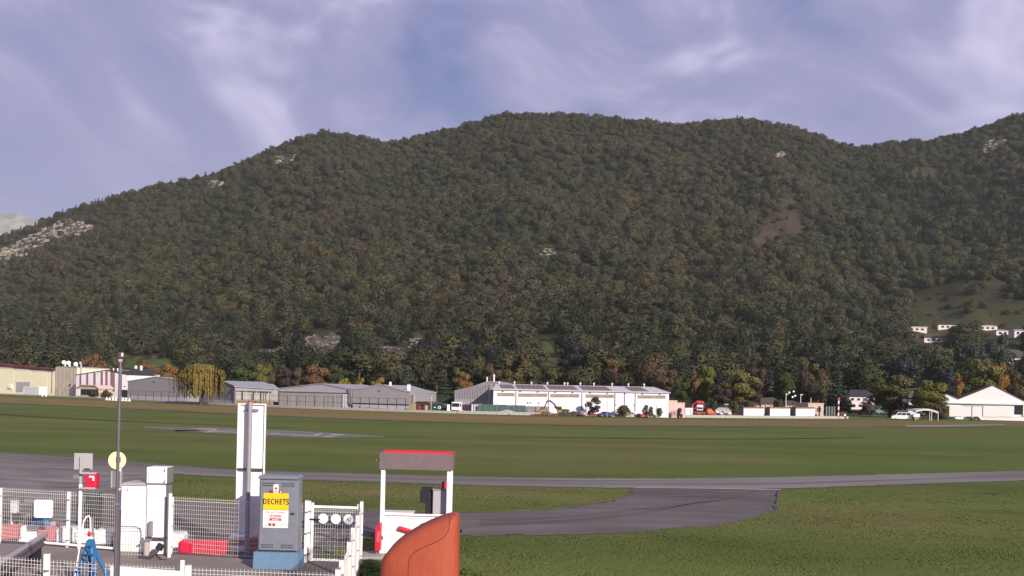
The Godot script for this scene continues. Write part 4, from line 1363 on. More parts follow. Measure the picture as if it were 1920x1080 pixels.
func perimeter(pl: float, pr: float, step: float, h: float, label: String) -> void:
	var o := thing("perimeter_fence", label, "fence")
	var px := pl
	var last := Vector3.ZERO
	var rail := Mb.new()
	while px <= pr:
		var p := spot(px, kerb_depth(px) + 0.9)
		post_at("post", o, p, h, 0.055, M.near_black)
		if px > pl:
			for k in [0.55, 0.98]:
				rail.tube([last + Vector3(0, h * k, 0), p + Vector3(0, h * k, 0)], [0.022], 5)
		last = p
		px += step
	part("rail", rail, M.near_black, o)

func make_buildings() -> void:
	make_kerb(-140, 238, 40, 0.3, "low pale concrete kerb wall before the yellow factory and striped hall", M.kerbstone)
	make_kerb(238, 330, 10, 0.3, "low pale kerb wall along the fence of the first grey hangar", M.kerbstone)
	make_kerb(328, 856, 60, 0.42, "low white wall along the grey hangars behind the large sign", M.kerbstone)
	make_kerb(858, 1590, 70, 0.5, "long low white wall before the white hall and building site", M.kerbstone)
	perimeter(244, 338, 14.5, 2.3, "thin dark post fence before the first grey hangar left of the willow")
	perimeter(420, 770, 17.0, 2.3, "thin dark post fence before the three right grey hangars")

	# A: yellow factory with the red roof edge
	var f := face(-130, 275, 104, 246)
	var o := hall("factory_building", "yellow factory with dark frames and a dark red roof edge", "factory", f, [Vector2(-130, 682), Vector2(104, 692.5)], 16, M.grey_door, M.maroon_paint, 0.1)
	var bays := [-130.0, -92.0, -62.0, -32.0, -2.0, 27.0, 58.3, 90.3, 104.0]
	bays = [-130.0, -95.0, -64.0, -33.0, -3.0, 27.0, 58.3, 90.3, 103.5]
	for i in bays.size() - 1:
		var l: float = bays[i]
		var r: float = bays[i + 1]
		if i == 3: continue
		if i == 4: l = -33.0
		var t := func(x: float) -> float: return 681.0 + x * 0.088
		pane("wall_panel", f, Vector2(l + 0.9, t.call(l) + 9), Vector2(r - 0.9, 740 + l * 0.045), M.cream, o, 0.12, 0.1)
		pane("window_band", f, Vector2(l + 1, t.call(r) + 5.4), Vector2(r - 1, t.call(r) + 7.6), M.offwhite, o, 0.2, 0.2)
		outline("roof_bay", f, [Vector2(l + .3, t.call(l) + 5.5), Vector2(r - .3, t.call(r) + 5), Vector2(r - .3, t.call(r) + 2.4), Vector2((l + r) * .5, t.call((l + r) * .5) + 0.6), Vector2(l + .3, t.call(l) + 2.0)], 0.5, -3.0, M.maroon_paint, o)
	pane("door", f, Vector2(31.5, 716), Vector2(44, 735.5), M.grey_light, o, 0.18, 0.1)
	pane("door", f, Vector2(45, 716), Vector2(57, 729), M.grey_light, o, 0.18, 0.1)
	pane("vent_box", f, Vector2(17, 721), Vector2(24, 728.5), M.white, o, 0.5, 0.5, 0.05)
	pane("doorway", f, Vector2(73, 727), Vector2(88, 738), M.dark_green, o, 0.16, 0.1)
	pane("door_lintel", f, Vector2(72, 726), Vector2(89, 728), M.beige, o, 0.35, 0.4)
	pane("drainpipe", f, Vector2(98, 692), Vector2(99, 737), M.grey_door, o, 0.2, 0.1)
	f = face(45, 243, 72.5, 240)
	o = hall("storage_container", "white storage container before the yellow factory wall", "container", f, [Vector2(45, 725.5), Vector2(72.5, 726.5)], 2.4, M.offwhite, M.white, 0.05)
	for k in [50.0, 57.0, 63.5, 70.0]:
		pane("rib", f, Vector2(k, 727), Vector2(k + .6, 738.5), M.grey_light, o, 0.05, 0.06)
	for k in 2:
		var w := thing("white_post", ["white post left of a pair by the factory doorway", "white post right of a pair by the factory doorway"][k], "post", spot(79.5 + k * 7.0, 228), 0, "pair of white posts")
		boxpart("shaft", Vector3(0, 0.8, 0), Vector3(0.34, 1.6, 0.3), M.white, w, 0.04)
		boxpart("cap", Vector3(0, 1.63, 0), Vector3(0.42, 0.08, 0.38), M.white, w, 0.02)
	# B: stained block
	f = face(104, 245.5, 144, 238)
	o = hall("concrete_block_house", "tall cream concrete block with dark rain stains beside the yellow factory", "building", f, [Vector2(104, 689), Vector2(109, 687), Vector2(140, 689.5), Vector2(144, 690)], 9, M.streaked, M.grey_door, 0.05)
	for k in [110.0, 117.0, 124.0, 131.0, 138.0]:
		pane("formwork_joint", f, Vector2(k, 694), Vector2(k + .4, 742), M.beige, o, 0.03, 0.06)
	pane("wall_lamp", f, Vector2(131, 720), Vector2(132.5, 723), M.near_black, o, 0.3, 0.3)
	for q in [[108.0, 679.0], [116.5, 680.0], [130.0, 682.5]]:
		var a := uv(f, q[0], q[1] + 9)
		tubepart("vent_horn", [Vector3(a.x, a.y - .6, -2), Vector3(a.x, a.y + .7, -2), Vector3(a.x + .35, a.y + 1.15, -1.7), Vector3(a.x + .85, a.y + 1.35, -1.3)], [.28, .28, .34, .55], M.white, o, 10)
	var aa := uv(f, 145.0, 690)
	tubepart("vent_stack", [Vector3(aa.x, aa.y - 1.5, -1), Vector3(aa.x, aa.y + .9, -1), Vector3(aa.x - .3, aa.y + 1.6, -.8)], [.22, .22, .35], M.grey_light, o, 10)
	tubepart("vent_stack", [Vector3(aa.x - 5.6, aa.y - .6, -2.5), Vector3(aa.x - 5.6, aa.y + 1.1, -2.5)], [.18, .2], M.zinc, o, 10)
	# C: striped hall
	f = face(143, 233, 240.5, 226)
	o = hall("striped_hall", "white hall with brown red vertical stripes", "hall", f, [Vector2(143, 703.5), Vector2(199, 694.5), Vector2(240.5, 703)], 9, M.hall_white, M.roof_dark, 0.15)
	for q in [[149.4, 152.7, 725.0], [162.0, 165.6, 725.0], [175.4, 179.4, 725.0], [189.0, 193.0, 732.0], [197.8, 202.0, 734.0], [207.2, 215.3, 734.0], [225.0, 228.4, 742.0]]:
		var tl: float = 703.5 - (q[0] - 143.0) * 9.0 / 56.0 if q[0] < 199 else 694.5 + (q[0] - 199.0) * 8.5 / 41.5
		var tr: float = 703.5 - (q[1] - 143.0) * 9.0 / 56.0 if q[1] < 199 else 694.5 + (q[1] - 199.0) * 8.5 / 41.5
		outline("stripe", f, [Vector2(q[0], q[2]), Vector2(q[1], q[2]), Vector2(q[1], tr + 1), Vector2(q[0], tl + 1)], 0.06, -0.04, M.stripe_red, o)
	pane("door", f, Vector2(229.5, 704), Vector2(239.3, 731), M.white, o, 0.1, 0.1)
	pane("window", f, Vector2(232.5, 724), Vector2(236, 725.4), M.near_black, o, 0.16, 0.1)
	pane("doorway", f, Vector2(229.5, 731.2), Vector2(239.3, 745), M.near_black, o, 0.12, 0.1)
	for k in [204.0, 212.0, 219.0]:
		var a := uv(f, k, 697)
		tubepart("roof_vent", [Vector3(a.x, a.y - .4, -1.5), Vector3(a.x, a.y + .75, -1.5), Vector3(a.x, a.y + 0.95, -1.5)], [.13, .13, .22], M.white, o, 8)
	f = face(144, 226, 186, 222)
	o = hall("annex", "low annex with a pale pink roof before the striped hall", "building", f, [Vector2(144, 728), Vector2(153, 722.5), Vector2(180, 723.5), Vector2(185, 728)], 4, M.cream_stain, M.pink, 0.3)
	pane("doorway", f, Vector2(152, 729.5), Vector2(184, 741), M.near_black, o, 0.04, 0.1)
	pane("wall_panel", f, Vector2(144, 729), Vector2(150, 742), M.white, o, 0.06, 0.1)
	f = face(222, 262, 256, 258)
	o = hall("dark_roof_house", "dark roofed house with two chimneys behind the striped hall", "house", f, [Vector2(222, 700), Vector2(226, 691.5), Vector2(245, 692), Vector2(257, 700)], 8, M.cream_stain, M.roof_dark, 0.3)
	for k in [238.0, 248.0]:
		var a := uv(f, k, 692)
		boxpart("chimney", Vector3(a.x, a.y + .2, -3), Vector3(.5, 1.8, .5), M.white, o)
	var place := ["leftmost", "second from the left", "third from the left", "fourth from the left", "just right of the mast", "third from the right", "second from the right", "rightmost"]
	for k in 8:
		var p := [200.0, 205.5, 212.0, 217.5, 226.0, 231.0, 236.5, 242.5]
		var w := thing("marker_cone", "small white marker cone before the striped hall, %s in its row" % place[k], "marker", ground(p[k], spline(KERB, p[k]) + 1.7), 0, "white marker cones by the far kerb")
		tubepart("cone", [Vector3(0, 0.04, 0), Vector3(0, .55, 0), Vector3(0, .75, 0)], [.26, .16, .03], M.white, w, 10)
		boxpart("base", Vector3(0, .03, 0), Vector3(.62, .06, .62), M.white, w)

	# D: first grey hangar
	f = face(239.5, 211, 352, 200)
	o = hall("grey_hangar", "grey clad hangar left of the yellow willow tree", "hangar", f, [Vector2(239.5, 715.5), Vector2(288, 707.6), Vector2(294, 707.7), Vector2(352, 716)], 12, M.grey_clad, M.roof_grey, 0.1)
	pane("window", f, Vector2(287.5, 715.2), Vector2(290, 717.3), M.near_black, o, 0.05, 0.1)
	pane("plinth", f, Vector2(239.5, 741.5), Vector2(352, 757), M.grey_light, o, 0.08, 0.1)
	# E: second hangar, gable and bays
	f = face(374, 190, 440, 177)
	o = hall("grey_hangar", "grey hangar gable right behind the yellow willow tree", "hangar", f, [Vector2(374, 722), Vector2(417, 715.2), Vector2(440, 724.5)], 9, M.grey_light, M.roof_grey, 0.1)
	pane("plinth", f, Vector2(374, 748.5), Vector2(438, 760), M.offwhite, o, 0.06, 0.1)
	pane("drainpipe", f, Vector2(438.6, 733), Vector2(439.3, 758), M.white, o, 0.12, 0.1)
	f = face(440.5, 176.5, 522, 180)
	o = lean_hall("open_bay_hangar", "grey hangar wing with a row of dark open bays above stacked boards", "hangar", f, Vector2(440.5, 725), Vector2(522, 730), 0.95, 6.0, M.grey_clad, M.roof_grey, 0.0, 0.0)
	pane("bay_recess", f, Vector2(441.5, 732.5), Vector2(508, 752), M.near_black, o, 0.02, 0.1)
	for q in [[442.0, 446.4], [447.2, 452.0], [455.5, 461.0], [461.8, 467.0], [467.7, 472.6], [476.2, 481.0], [481.8, 487.0], [490.2, 493.0], [495.0, 497.0], [499.0, 503.0], [503.6, 507.5]]:
		pane("door_leaf", f, Vector2(q[0], 734.5 + (q[0] - 442) * .055), Vector2(q[1], 752), M.grey_door, o, 0.1, 0.06)
	for q in [[446.6, 447.0], [461.2, 461.6], [481.2, 481.6], [503.1, 503.5]]:
		pane("door_frame", f, Vector2(q[0], 733), Vector2(q[1], 752), M.grey_light, o, 0.14, 0.06)
	pane("vent_panel", f, Vector2(513.5, 731), Vector2(518, 743), M.grey_door, o, 0.1, 0.1)
	o = thing("board_stack", "long low stack of beige boards under the open hangar bays", "boards")
	for j in 5:
		for i in 4:
			var p0 := spot(442.5 + i * 17.6, 172.6 - i * .5)
			var p1 := spot(459.6 + i * 17.6, 172.2 - i * .5)
			var b := Mb.new()
			b.bar(p0 + Vector3(0, .12 + j * .22, 0), p1 + Vector3(0, .12 + j * .22, 0), .2, 1.0 + .08 * sin(i * 3.0 + j * 5.0), .01)
			part("board", b, M.timber, o)
	f = face(514, 170.5, 522, 170)
	o = hall("waste_skip", "small dark waste skip at the right end of the board stack", "skip", f, [Vector2(513.3, 755), Vector2(522.6, 755.4)], 1.4, M.digger_dark, M.near_black, 0.04)
	# F: third hangar
	f = face(523.5, 168.5, 659, 160.5)
	o = hall("grey_hangar", "grey hangar with wide pale sliding doors right of the large sign", "hangar", f, [Vector2(523.5, 728.8), Vector2(560, 725), Vector2(594, 720.5), Vector2(604, 720.5), Vector2(659, 731)], 13, M.grey_light, M.roof_grey, 0.1)
	pane("lintel", f, Vector2(524, 734), Vector2(656, 736.2), M.grey_clad, o, 0.2, 0.2)
	var d := [524.5, 536.5, 550.5, 562.0, 576.0, 590.5, 604.0, 616.5, 629.5, 642.0]
	for i in d.size() - 1:
		pane("sliding_door", f, Vector2(d[i] + .25, 736.2 + i * .22), Vector2(d[i + 1] - .25, 766 + i * .4), M.grey_door, o, 0.12 + 0.06 * (i % 2), 0.06)
	for k in [644.5, 648.2, 651.5]:
		pane("pipe", f, Vector2(k, 739), Vector2(k + 1.7, 767), M.offwhite, o, 0.3, 0.25)
	pane("recess", f, Vector2(643, 737.5), Vector2(655, 767), M.near_black, o, 0.03, 0.06)
	pane("ladder_tower", f, Vector2(657, 728), Vector2(658.4, 758), M.grey_clad, o, 0.5, 0.4)
	pane("ladder_tower", f, Vector2(660.5, 727), Vector2(661.6, 758), M.grey_clad, o, 0.5, 0.4)
	# G: fourth hangar
	f = face(661.5, 160, 768, 156.5)
	o = hall("grey_hangar", "grey hangar with a pale lower band, rightmost of the grey hangars", "hangar", f, [Vector2(661.5, 730.5), Vector2(680, 729), Vector2(705, 723), Vector2(719, 722.8), Vector2(745, 730.5), Vector2(768, 736)], 12, M.grey_clad, M.roof_grey, 0.1)
	pane("plinth", f, Vector2(662, 758.5), Vector2(766.5, 774), M.grey_light, o, 0.07, 0.1)
	pane("sill", f, Vector2(662, 756.8), Vector2(766.5, 758.2), M.near_black, o, 0.1, 0.12)
	pane("window", f, Vector2(709, 732), Vector2(712, 734), M.near_black, o, 0.05, 0.1)
	for q in [[722.5, 722.0, .3], [757.5, 727.0, .45]]:
		var a := uv(f, q[0], q[1])
		boxpart("chimney", Vector3(a.x, a.y - .1, -2), Vector3(q[2], 1.4, q[2]), M.white, o)
	f = face(768.5, 157, 778, 157)
	o = hall("pipe_annex", "narrow grey annex with vertical ducts at the hangar end", "building", f, [Vector2(768.5, 737), Vector2(772.5, 737), Vector2(772.8, 740), Vector2(777.5, 740)], 5, M.grey_light, M.grey_door, 0.05)
	for k in [770.0, 774.5]:
		pane("duct", f, Vector2(k, 739), Vector2(k + 1.6, 757), M.grey_clad, o, 0.35, 0.35)
	f = face(768, 153.5, 774.5, 153.3)
	o = hall("crate_stack", "orange tan crates stacked at the hangar corner", "crates", f, [Vector2(768, 757.5), Vector2(774.5, 758)], 1.2, M.timber, M.timber, 0.02)
	f = face(777, 156, 804.5, 155)
	o = hall("brown_shed", "low brown shed with dark doorway before the cedar", "shed", f, [Vector2(777, 757), Vector2(783, 754.2), Vector2(802, 755), Vector2(804.5, 757.5)], 4, M.roof_tile, M.roof_tile, 0.15)
	pane("doorway", f, Vector2(784, 761), Vector2(790, 768.5), M.red_dull, o, 0.06, 0.1)
	pane("door_panel", f, Vector2(797, 760), Vector2(802, 770), M.beige, o, 0.06, 0.1)
	f = face(809.5, 155, 832, 154.5)
	o = hall("green_shed", "low mossy green shed with a white framed window before the cedar", "shed", f, [Vector2(809.5, 760), Vector2(813, 758), Vector2(830, 758.3), Vector2(832, 760.5)], 3, M.dark_green, M.roof_moss, 0.15)
	var win := pane("window", f, Vector2(821.5, 761.5), Vector2(826.3, 766.5), M.white, o, 0.06, 0.1)
	pane("glass", f, Vector2(822.8, 762.8), Vector2(825, 765.3), M.glass_dark, win, 0.08, 0.06)
	pane("window", f, Vector2(813.5, 763), Vector2(817, 764.6), M.white, o, 0.06, 0.1)
	o = thing("lamp_post", "grey lamp post between the two low sheds", "lamp post", spot(808, 153))
	tubepart("pole", [Vector3(0, 0, 0), Vector3(0, 2.4, 0)], [.08, .06], M.grey_light, o, 8)
	tubepart("lamp_head", [Vector3(0, 2.4, 0), Vector3(0, 2.6, 0)], [.16, .1], M.offwhite, o, 8)
	f = face(777, 175, 854, 172)
	o = hall("netting_fence", "dark green netting fence before the cedar", "fence", f, [Vector2(777, 743), Vector2(854, 747)], 0.08, M.teal_dark, M.teal_dark, 0.02)
	for k in 7:
		pane("post", f, Vector2(778 + k * 12.3, 743), Vector2(778.6 + k * 12.3, 772), M.dark_green, o, 0.06, 0.1)

	# H: grey gable hall and the long white hall
	f = face(852.5, 166, 985, 163)
	o = hall("grey_gable_hall", "grey gabled hall with two tall flues, left of the long white hall", "hall", f, [Vector2(852.5, 734), Vector2(885, 726.5), Vector2(912, 717), Vector2(922, 716), Vector2(985, 733)], 11, M.grey_clad, M.roof_grey, 0.1)
	pane("block_wall", f, Vector2(852.5, 748.5), Vector2(919.5, 774), M.grey_door, o, 0.06, 0.1)
	for k in [882.0, 895.5, 904.0, 910.0]:
		pane("door_frame", f, Vector2(k, 749.5), Vector2(k + .7, 764), M.zinc, o, 0.1, 0.06)
	for k in 13:
		pane("cladding_rib", f, Vector2(857 + k * 4.9, 735.5 - k * 1.25), Vector2(857.5 + k * 4.9, 748), M.zinc, o, 0.07, 0.1)
	for q in [[910.5, 706.5, .14], [923.5, 701.5, .17]]:
		var a := uv(f, q[0], 716)
		var t := uv(f, q[0], q[1])
		tubepart("flue", [Vector3(a.x, a.y - .6, -1), Vector3(a.x, t.y, -1)], [q[2]], M.offwhite, o, 10)
	f = face(925.5, 154.5, 1254.5, 157)
	o = lean_hall("long_white_hall", "long white hall with tan window strips and rusty skylights", "hall", f, Vector2(925.5, 730.5), Vector2(1254.5, 737), 1.0, 9.0, M.hall_white, M.roof_pale, 0.9, 0.6)
	pane("end_return", f, Vector2(919.5, 724), Vector2(925, 772), M.zinc, o, -1.5, 3.0)
	for q in [[932.5, 965.0, 736.2, 743.2, 3], [971.5, 1026.0, 737.2, 744.3, 6], [1032.0, 1086.0, 738.3, 745.4, 6], [1098.0, 1151.0, 739.2, 746.2, 6], [1195.5, 1248.0, 740.7, 747.6, 6]]:
		win = pane("window", f, Vector2(q[0], q[2]), Vector2(q[1], q[3]), M.grey_light, o, 0.04, 0.1)
		for k in q[4]:
			var l := lerpf(q[0], q[1], float(k) / q[4]) + .35
			var r := lerpf(q[0], q[1], (k + 1.0) / q[4]) - .35
			pane("glazing", f, Vector2(l, q[2] + .5), Vector2(r, q[3] - .5), M.window_tan if k % 3 else M.window_tan2, win, 0.07, 0.06)
	for q in [[941.0, 966.5], [972.5, 1026.5], [1033.0, 1086.5], [1097.0, 1150.0], [1187.0, 1219.0]]:
		var u0 := uv(f, q[0], 733).x
		var u1 := uv(f, q[1], 733).x
		var top := uv(f, (q[0] + q[1]) * .5, 730.5 + ((q[0] + q[1]) * .5 - 925.5) * 0.0198).y
		var sky_l := Mb.new()
		var n := int((u1 - u0) / 0.85)
		for s in range(1):
			for k in n:
				var x0 := lerpf(u0, u1, float(k) / n) + 0.04
				var x1 := lerpf(u0, u1, (k + 1.0) / n) - 0.04
				sky_l.quad(Vector3(x0, top + .05 + .26, -.9), Vector3(x1, top + .05 + .26, -.9), Vector3(x1, top + .3 + .72, -7.4), Vector3(x0, top + .3 + .72, -7.4))
				sky_l.quad(Vector3(x0, top - .1, -.9), Vector3(x1, top - .1, -.9), Vector3(x1, top + .31, -.9), Vector3(x0, top + .31, -.9))
		part("skylight", sky_l, M.rust_sheet, o)
	for k in [942.0, 972.0, 1005.5, 1037.0, 1071.0, 1077.0, 1102.0, 1129.0, 1165.0, 1197.0, 1228.0]:
		var a := uv(f, k, 724.5 + (k - 940) * .016)
		tubepart("roof_vent", [Vector3(a.x, a.y - .1, -8.5), Vector3(a.x, a.y + .7, -8.5), Vector3(a.x, a.y + .74, -8.5), Vector3(a.x, a.y + 1.0, -8.5)], [.09, .09, .18, .15], M.offwhite, o, 8)
	for k in 10:
		pane("wall_lamp", f, Vector2(942.5 + k * 32.7, 732.3 + k * .62), Vector2(945 + k * 32.7, 733.4 + k * .62), M.zinc, o, 0.35, 0.35)
	for k in [967.5, 1028.5, 1091.0, 1153.0, 1171.0, 1191.0]:
		pane("drainpipe", f, Vector2(k, 733.5 + (k - 960) * .018), Vector2(k + .5, 771), M.grey_light, o, 0.15, 0.12)
	pane("gate", f, Vector2(932, 752), Vector2(942, 769), M.white, o, 0.08, 0.1)
	pane("lean_to", f, Vector2(990, 760.5), Vector2(1024, 773), M.grey_light, o, 1.2, 1.2)
	for q in [[989.0, 753.5], [994.0, 753.5], [1009.5, 754.0], [1153.5, 758.0], [1189.0, 758.0]]:
		pane("wall_vent", f, Vector2(q[0], q[1]), Vector2(q[0] + 1.8, q[1] + 2.6), M.grey_clad, o, 0.2, 0.2)
	f = face(1255, 157.5, 1284, 158)
	o = hall("pink_annex", "low pale pink building with a stepped roof at the white hall's end", "building", f, [Vector2(1255, 752.2), Vector2(1270.5, 752.6), Vector2(1270.7, 756.5), Vector2(1284, 756.8)], 6, M.pink, M.pink, 0.05)
	for k in 7:
		pane("railing", f, Vector2(1256 + k * 3.0, 768), Vector2(1256.5 + k * 3.0, 778), M.zinc, o, 0.8, 0.06)

	# building site before the white hall
	f = face(894, 152.6, 986, 152)
	o = hall("site_hoarding", "teal mesh hoarding round the building site", "hoarding", f, [Vector2(896, 761.5), Vector2(902, 760.5), Vector2(986, 762)], 0.1, M.teal, M.teal, 0.02)
	for k in 9:
		pane("post", f, Vector2(899 + k * 10.5, 760.5), Vector2(899.7 + k * 10.5, 775), M.zinc, o, 0.1, 0.1)
	f = face(986.5, 152, 1030, 152)
	o = hall("grey_hoarding", "grey brown hoarding between the teal mesh and the excavator", "hoarding", f, [Vector2(986.5, 764), Vector2(1030, 765)], 0.1, M.zinc, M.zinc, 0.02)
	for k in 4:
		pane("post", f, Vector2(990 + k * 12.0, 763), Vector2(990.7 + k * 12.0, 776), M.grey_door, o, 0.1, 0.1)
	f = face(884, 153.5, 905, 153)
	o = thing("open_trailer", "white open frame trailer beside the lorry", "trailer", f.o, f.turn)
	pane("top_rail", f, Vector2(884, 757.4), Vector2(950, 758.6), M.zinc, o, 0.15, 0.15)
	for k in [884.5, 889.5, 894.5, 899.5]:
		pane("stanchion", f, Vector2(k, 758), Vector2(k + 2.6, 772), M.offwhite, o, 0.1, 0.2)
	var rng := RandomNumberGenerator.new()
	rng.seed = 9
	var hb := Mb.new()
	for k in 90:
		var t := rng.randfn() * 0.4
		var s := rng.randfn() * 0.35
		var hh := 0.85 * exp(-(t * t) * 2.2 - s * s * 3.0)
		hb.rock(spot(950 + t * 22.0, 151.0 + s * 1.6) + Vector3(0, hh * 0.75, 0), Vector3(.16, .2, .16) * rng.randf_range(.7, 1.6), rng)
	tag(part("rubble_heap", hb, M.rubble), "pale rubble heap before the teal hoarding", "rubble heap")
	for q in [[1018.0, 30.0, 0.75, "orange brown earth bank below the excavator bucket"], [1078.0, 18.0, 0.9, "dark earth bank right of the excavator"]]:
		hb = Mb.new()
		for k in 70:
			var t := rng.randfn() * 0.42
			var s := rng.randfn() * 0.35
			hb.rock(spot(q[0] + t * q[1], 151.0 + s * 1.3) + Vector3(0, q[2] * .7 * exp(-t * t * 1.6 - s * s * 2.0) - .1, 0), Vector3(.4, .25, .35) * rng.randf_range(.7, 1.5), rng)
		tag(part("earth_bank", hb, M.earth if q[0] < 1050 else M.soil_dark), q[3], "earth bank")
	excavator(spot(1053, 151.5), 0.12, 0.64)
	car("white lorry cab with dark load behind the red and white barriers", spot(859, 154), -PI / 2 - 0.25, M.white, "lorry", 2.9)
	for k in 6:
		var w := thing("site_barrier", ["white plastic barrier leftmost before the lorry", "red plastic barrier below the lorry cab's left side", "white plastic barrier right under the lorry cab", "white plastic barrier right of the lorry cab", "red plastic barrier nearest the white frame trailer", "white plastic barrier rightmost before the white frame trailer"][k], "barrier", spot([843.0, 856.5, 866.5, 873.0, 878.5, 884.5][k], 151.6), 0.05, "site barriers before the lorry")
		var b := Mb.new()
		b.prism(PackedVector2Array([Vector2(-.36, 0), Vector2(.36, 0), Vector2(.34, .45), Vector2(-.34, .45)]), .2, -.2)
		part("block", b, M.red if k in [1, 4] else M.white, w)
		boxpart("foot", Vector3(0, .06, 0), Vector3(.6, .1, .5), M.red if k in [1, 4] else M.white, w, .02)
	f = face(838.5, 153, 844.5, 153)
	o = hall("white_cabinet", "small white cabinet left of the lorry", "cabinet", f, [Vector2(838.5, 760.5), Vector2(843.5, 760.5)], .5, M.white, M.white, .02)
	# parked by the white hall
	car("dark blue car parked before the white hall's right half", spot(1137, 152.5), 0.1, M.blue_car, "car", 2.6)
	car("red car half hidden behind the small tree by the white hall", spot(1112, 151.8), PI - 0.1, M.red_dull, "car", 1.5)
	car("dull red car parked by the bushes near the white hall's right end", spot(1201, 152.5), PI / 2 + 0.3, M.red_dull, "car", 2.0)
	car("dark car parked between the bushes and the pink annex", spot(1221, 152.6), 0.2, M.digger_dark, "car", 2.2)
	for q in [[1099.5, 751.0, 777.0, "thin white pole left of the small tree by the white hall"], [1009.5, 755.0, 776.0, "thin grey pole before the grey brown hoarding"], [1138.0, 737.0, 768.0, "thin tall pole behind the blue car"], [1230.5, 761.0, 778.0, "thin pole before the white hall's right end"]]:
		o = thing("thin_pole", q[3], "pole", spot(q[0], 151.3))
		var h := at(q[0], q[1], 151.3).y
		tubepart("shaft", [Vector3.ZERO, Vector3(0, h, 0)], [.06, .045], M.grey_light, o, 8)
		boxpart("cap", Vector3(0, h, 0), Vector3(.16, .08, .16), M.zinc, o)
	f = face(1089, 151, 1094, 151)
	o = hall("stone_block", "small pale block on the wall left of the small tree", "block", f, [Vector2(1089.3, 772.8), Vector2(1093.6, 772.8)], .4, M.concrete, M.concrete, .02)

	# right of the white hall: cabinet, red machine, containers
	f = face(1285, 166, 1299, 166)
	o = hall("white_container", "narrow white container standing behind the low wall by the red machine", "container", f, [Vector2(1285, 766.5), Vector2(1298.8, 766.5)], 1.5, M.hall_white, M.white, .02)
	pane("seam", f, Vector2(1294.5, 767), Vector2(1295.1, 782), M.zinc, o, .02, .05)
	o = thing("red_machine", "red machine with a folded arm and white cab behind the low wall", "machine", spot(1310, 170), 0.0)
	boxpart("chassis", Vector3(0, .7, 0), Vector3(2.3, .5, 1.2), M.red_dull, o, .08)
	boxpart("cab", Vector3(.1, 1.75, 0), Vector3(1.2, 1.1, 1.1), M.offwhite, o, .1)
	boxpart("cab_window", Vector3(.1, 1.65, .53), Vector3(1.0, .4, .1), M.near_black, o, .02)
	tubepart("folded_arm", [Vector3(-1.25, .9, .1), Vector3(-1.2, 2.3, .1), Vector3(-.3, 3.0, .1), Vector3(.8, 2.9, .1), Vector3(1.0, 1.7, .1)], [.12, .11, .12, .1, .08], M.red, o, 8)
	boxpart("arm_cover", Vector3(.2, 2.75, 0), Vector3(1.5, .5, .7), M.red_dull, o, .15)
	boxpart("arm_base", Vector3(-1.2, 1.6, 0), Vector3(.35, 1.6, .4), M.red_dull, o, .05)
	tubepart("ram", [Vector3(-1.0, 1.4, .3), Vector3(.4, 2.7, .3)], [.08], M.red, o, 8)
	for s in [-.7, .7]:
		var b := Mb.new()
		b.disc(Vector3(s, .4, .55), .4, .25, 14)
		part("wheel", b, M.near_black, o)
	o = thing("orange_drum", "orange red mixer drum lying beside the red machine", "mixer drum", spot(1330, 170), 0.4)
	tubepart("drum", [Vector3(-.6, .95, 0), Vector3(-.45, .95, 0), Vector3(.1, .95, 0), Vector3(.7, .75, 0), Vector3(1.1, .65, 0)], [.3, .66, .7, .42, .24], M.orange_red, o, 14)
	boxpart("stand", Vector3(0, .2, 0), Vector3(1.2, .4, .6), M.zinc, o, .05)
	f = face(1340, 178, 1372, 178)
	o = hall("builders_shed", "low dark roofed shelter with white goods right of the red machine", "shelter", f, [Vector2(1341, 768), Vector2(1350, 762.5), Vector2(1366, 763), Vector2(1372, 768)], 4, M.grey_door, M.roof_dark, .3)
	for k in 4:
		pane("white_pallet", f, Vector2(1340.5 + k * 7.6, 770.5 + (k % 2) * 3), Vector2(1346.5 + k * 7.6, 773.5 + (k % 2) * 3), M.offwhite, o, .8, .8)
	o = thing("white_lamp_post", "short white post with a cross arm beside the dark roofed shelter", "post", spot(1361.5, 172))
	tubepart("shaft", [Vector3.ZERO, Vector3(0, 2.6, 0)], [.07], M.zinc, o, 8)
	boxpart("cross_arm", Vector3(0, 2.5, 0), Vector3(.8, .14, .12), M.offwhite, o, .02)
	for k in 3:
		var l: float = [1394.0, 1443.5, 1491.8][k]
		var r: float = [1432.0, 1481.0, 1527.6][k]
		f = face(l, 179, r, 179.5)
		o = hall("white_container", ["white container with an orange top edge, leftmost of three", "white container with an orange top edge, middle of three", "white container with an orange top edge, rightmost of three by the cream hut"][k], "container", f, [Vector2(l, 764.6 + k * .2), Vector2(r, 764.8 + k * .2)], 2.5, M.zinc, M.grass_roof, .03)
		o.set_meta("group", "white containers with orange edges")
		pane("orange_trim", f, Vector2(l - .2, 763.8 + k * .2), Vector2(r + .2, 765.6 + k * .2), M.orange_red, o, .12, .12)
		for s in 3:
			var x0 := lerpf(l, r, [0.0, .36, .8][s] if k == 0 else [0.0, .28, .72][s]) + .3
			var x1 := lerpf(l, r, [.36, .8, 1.0][s] if k == 0 else [.28, .72, 1.0][s]) - .3
			pane("panel", f, Vector2(x0, 766 + k * .2), Vector2(x1, 785), M.hall_white, o, .08, .1)
		f = face(r + 2, 181, r + 8, 181)
		if k < 2:
			o = hall("grey_screen", ["grey screen between the left and middle white containers", "grey screen between the middle and right white containers"][k], "screen", f, [Vector2(r + 3, 767.5), Vector2(r + 9, 767.5)], .3, M.zinc, M.zinc, .02)
			for s in 3:
				pane("slat", f, Vector2(r + 3.4 + s * 1.9, 768), Vector2(r + 4.8 + s * 1.9, 782), M.roof_moss, o, .05, .05)
	f = face(1515.5, 186, 1545, 187)
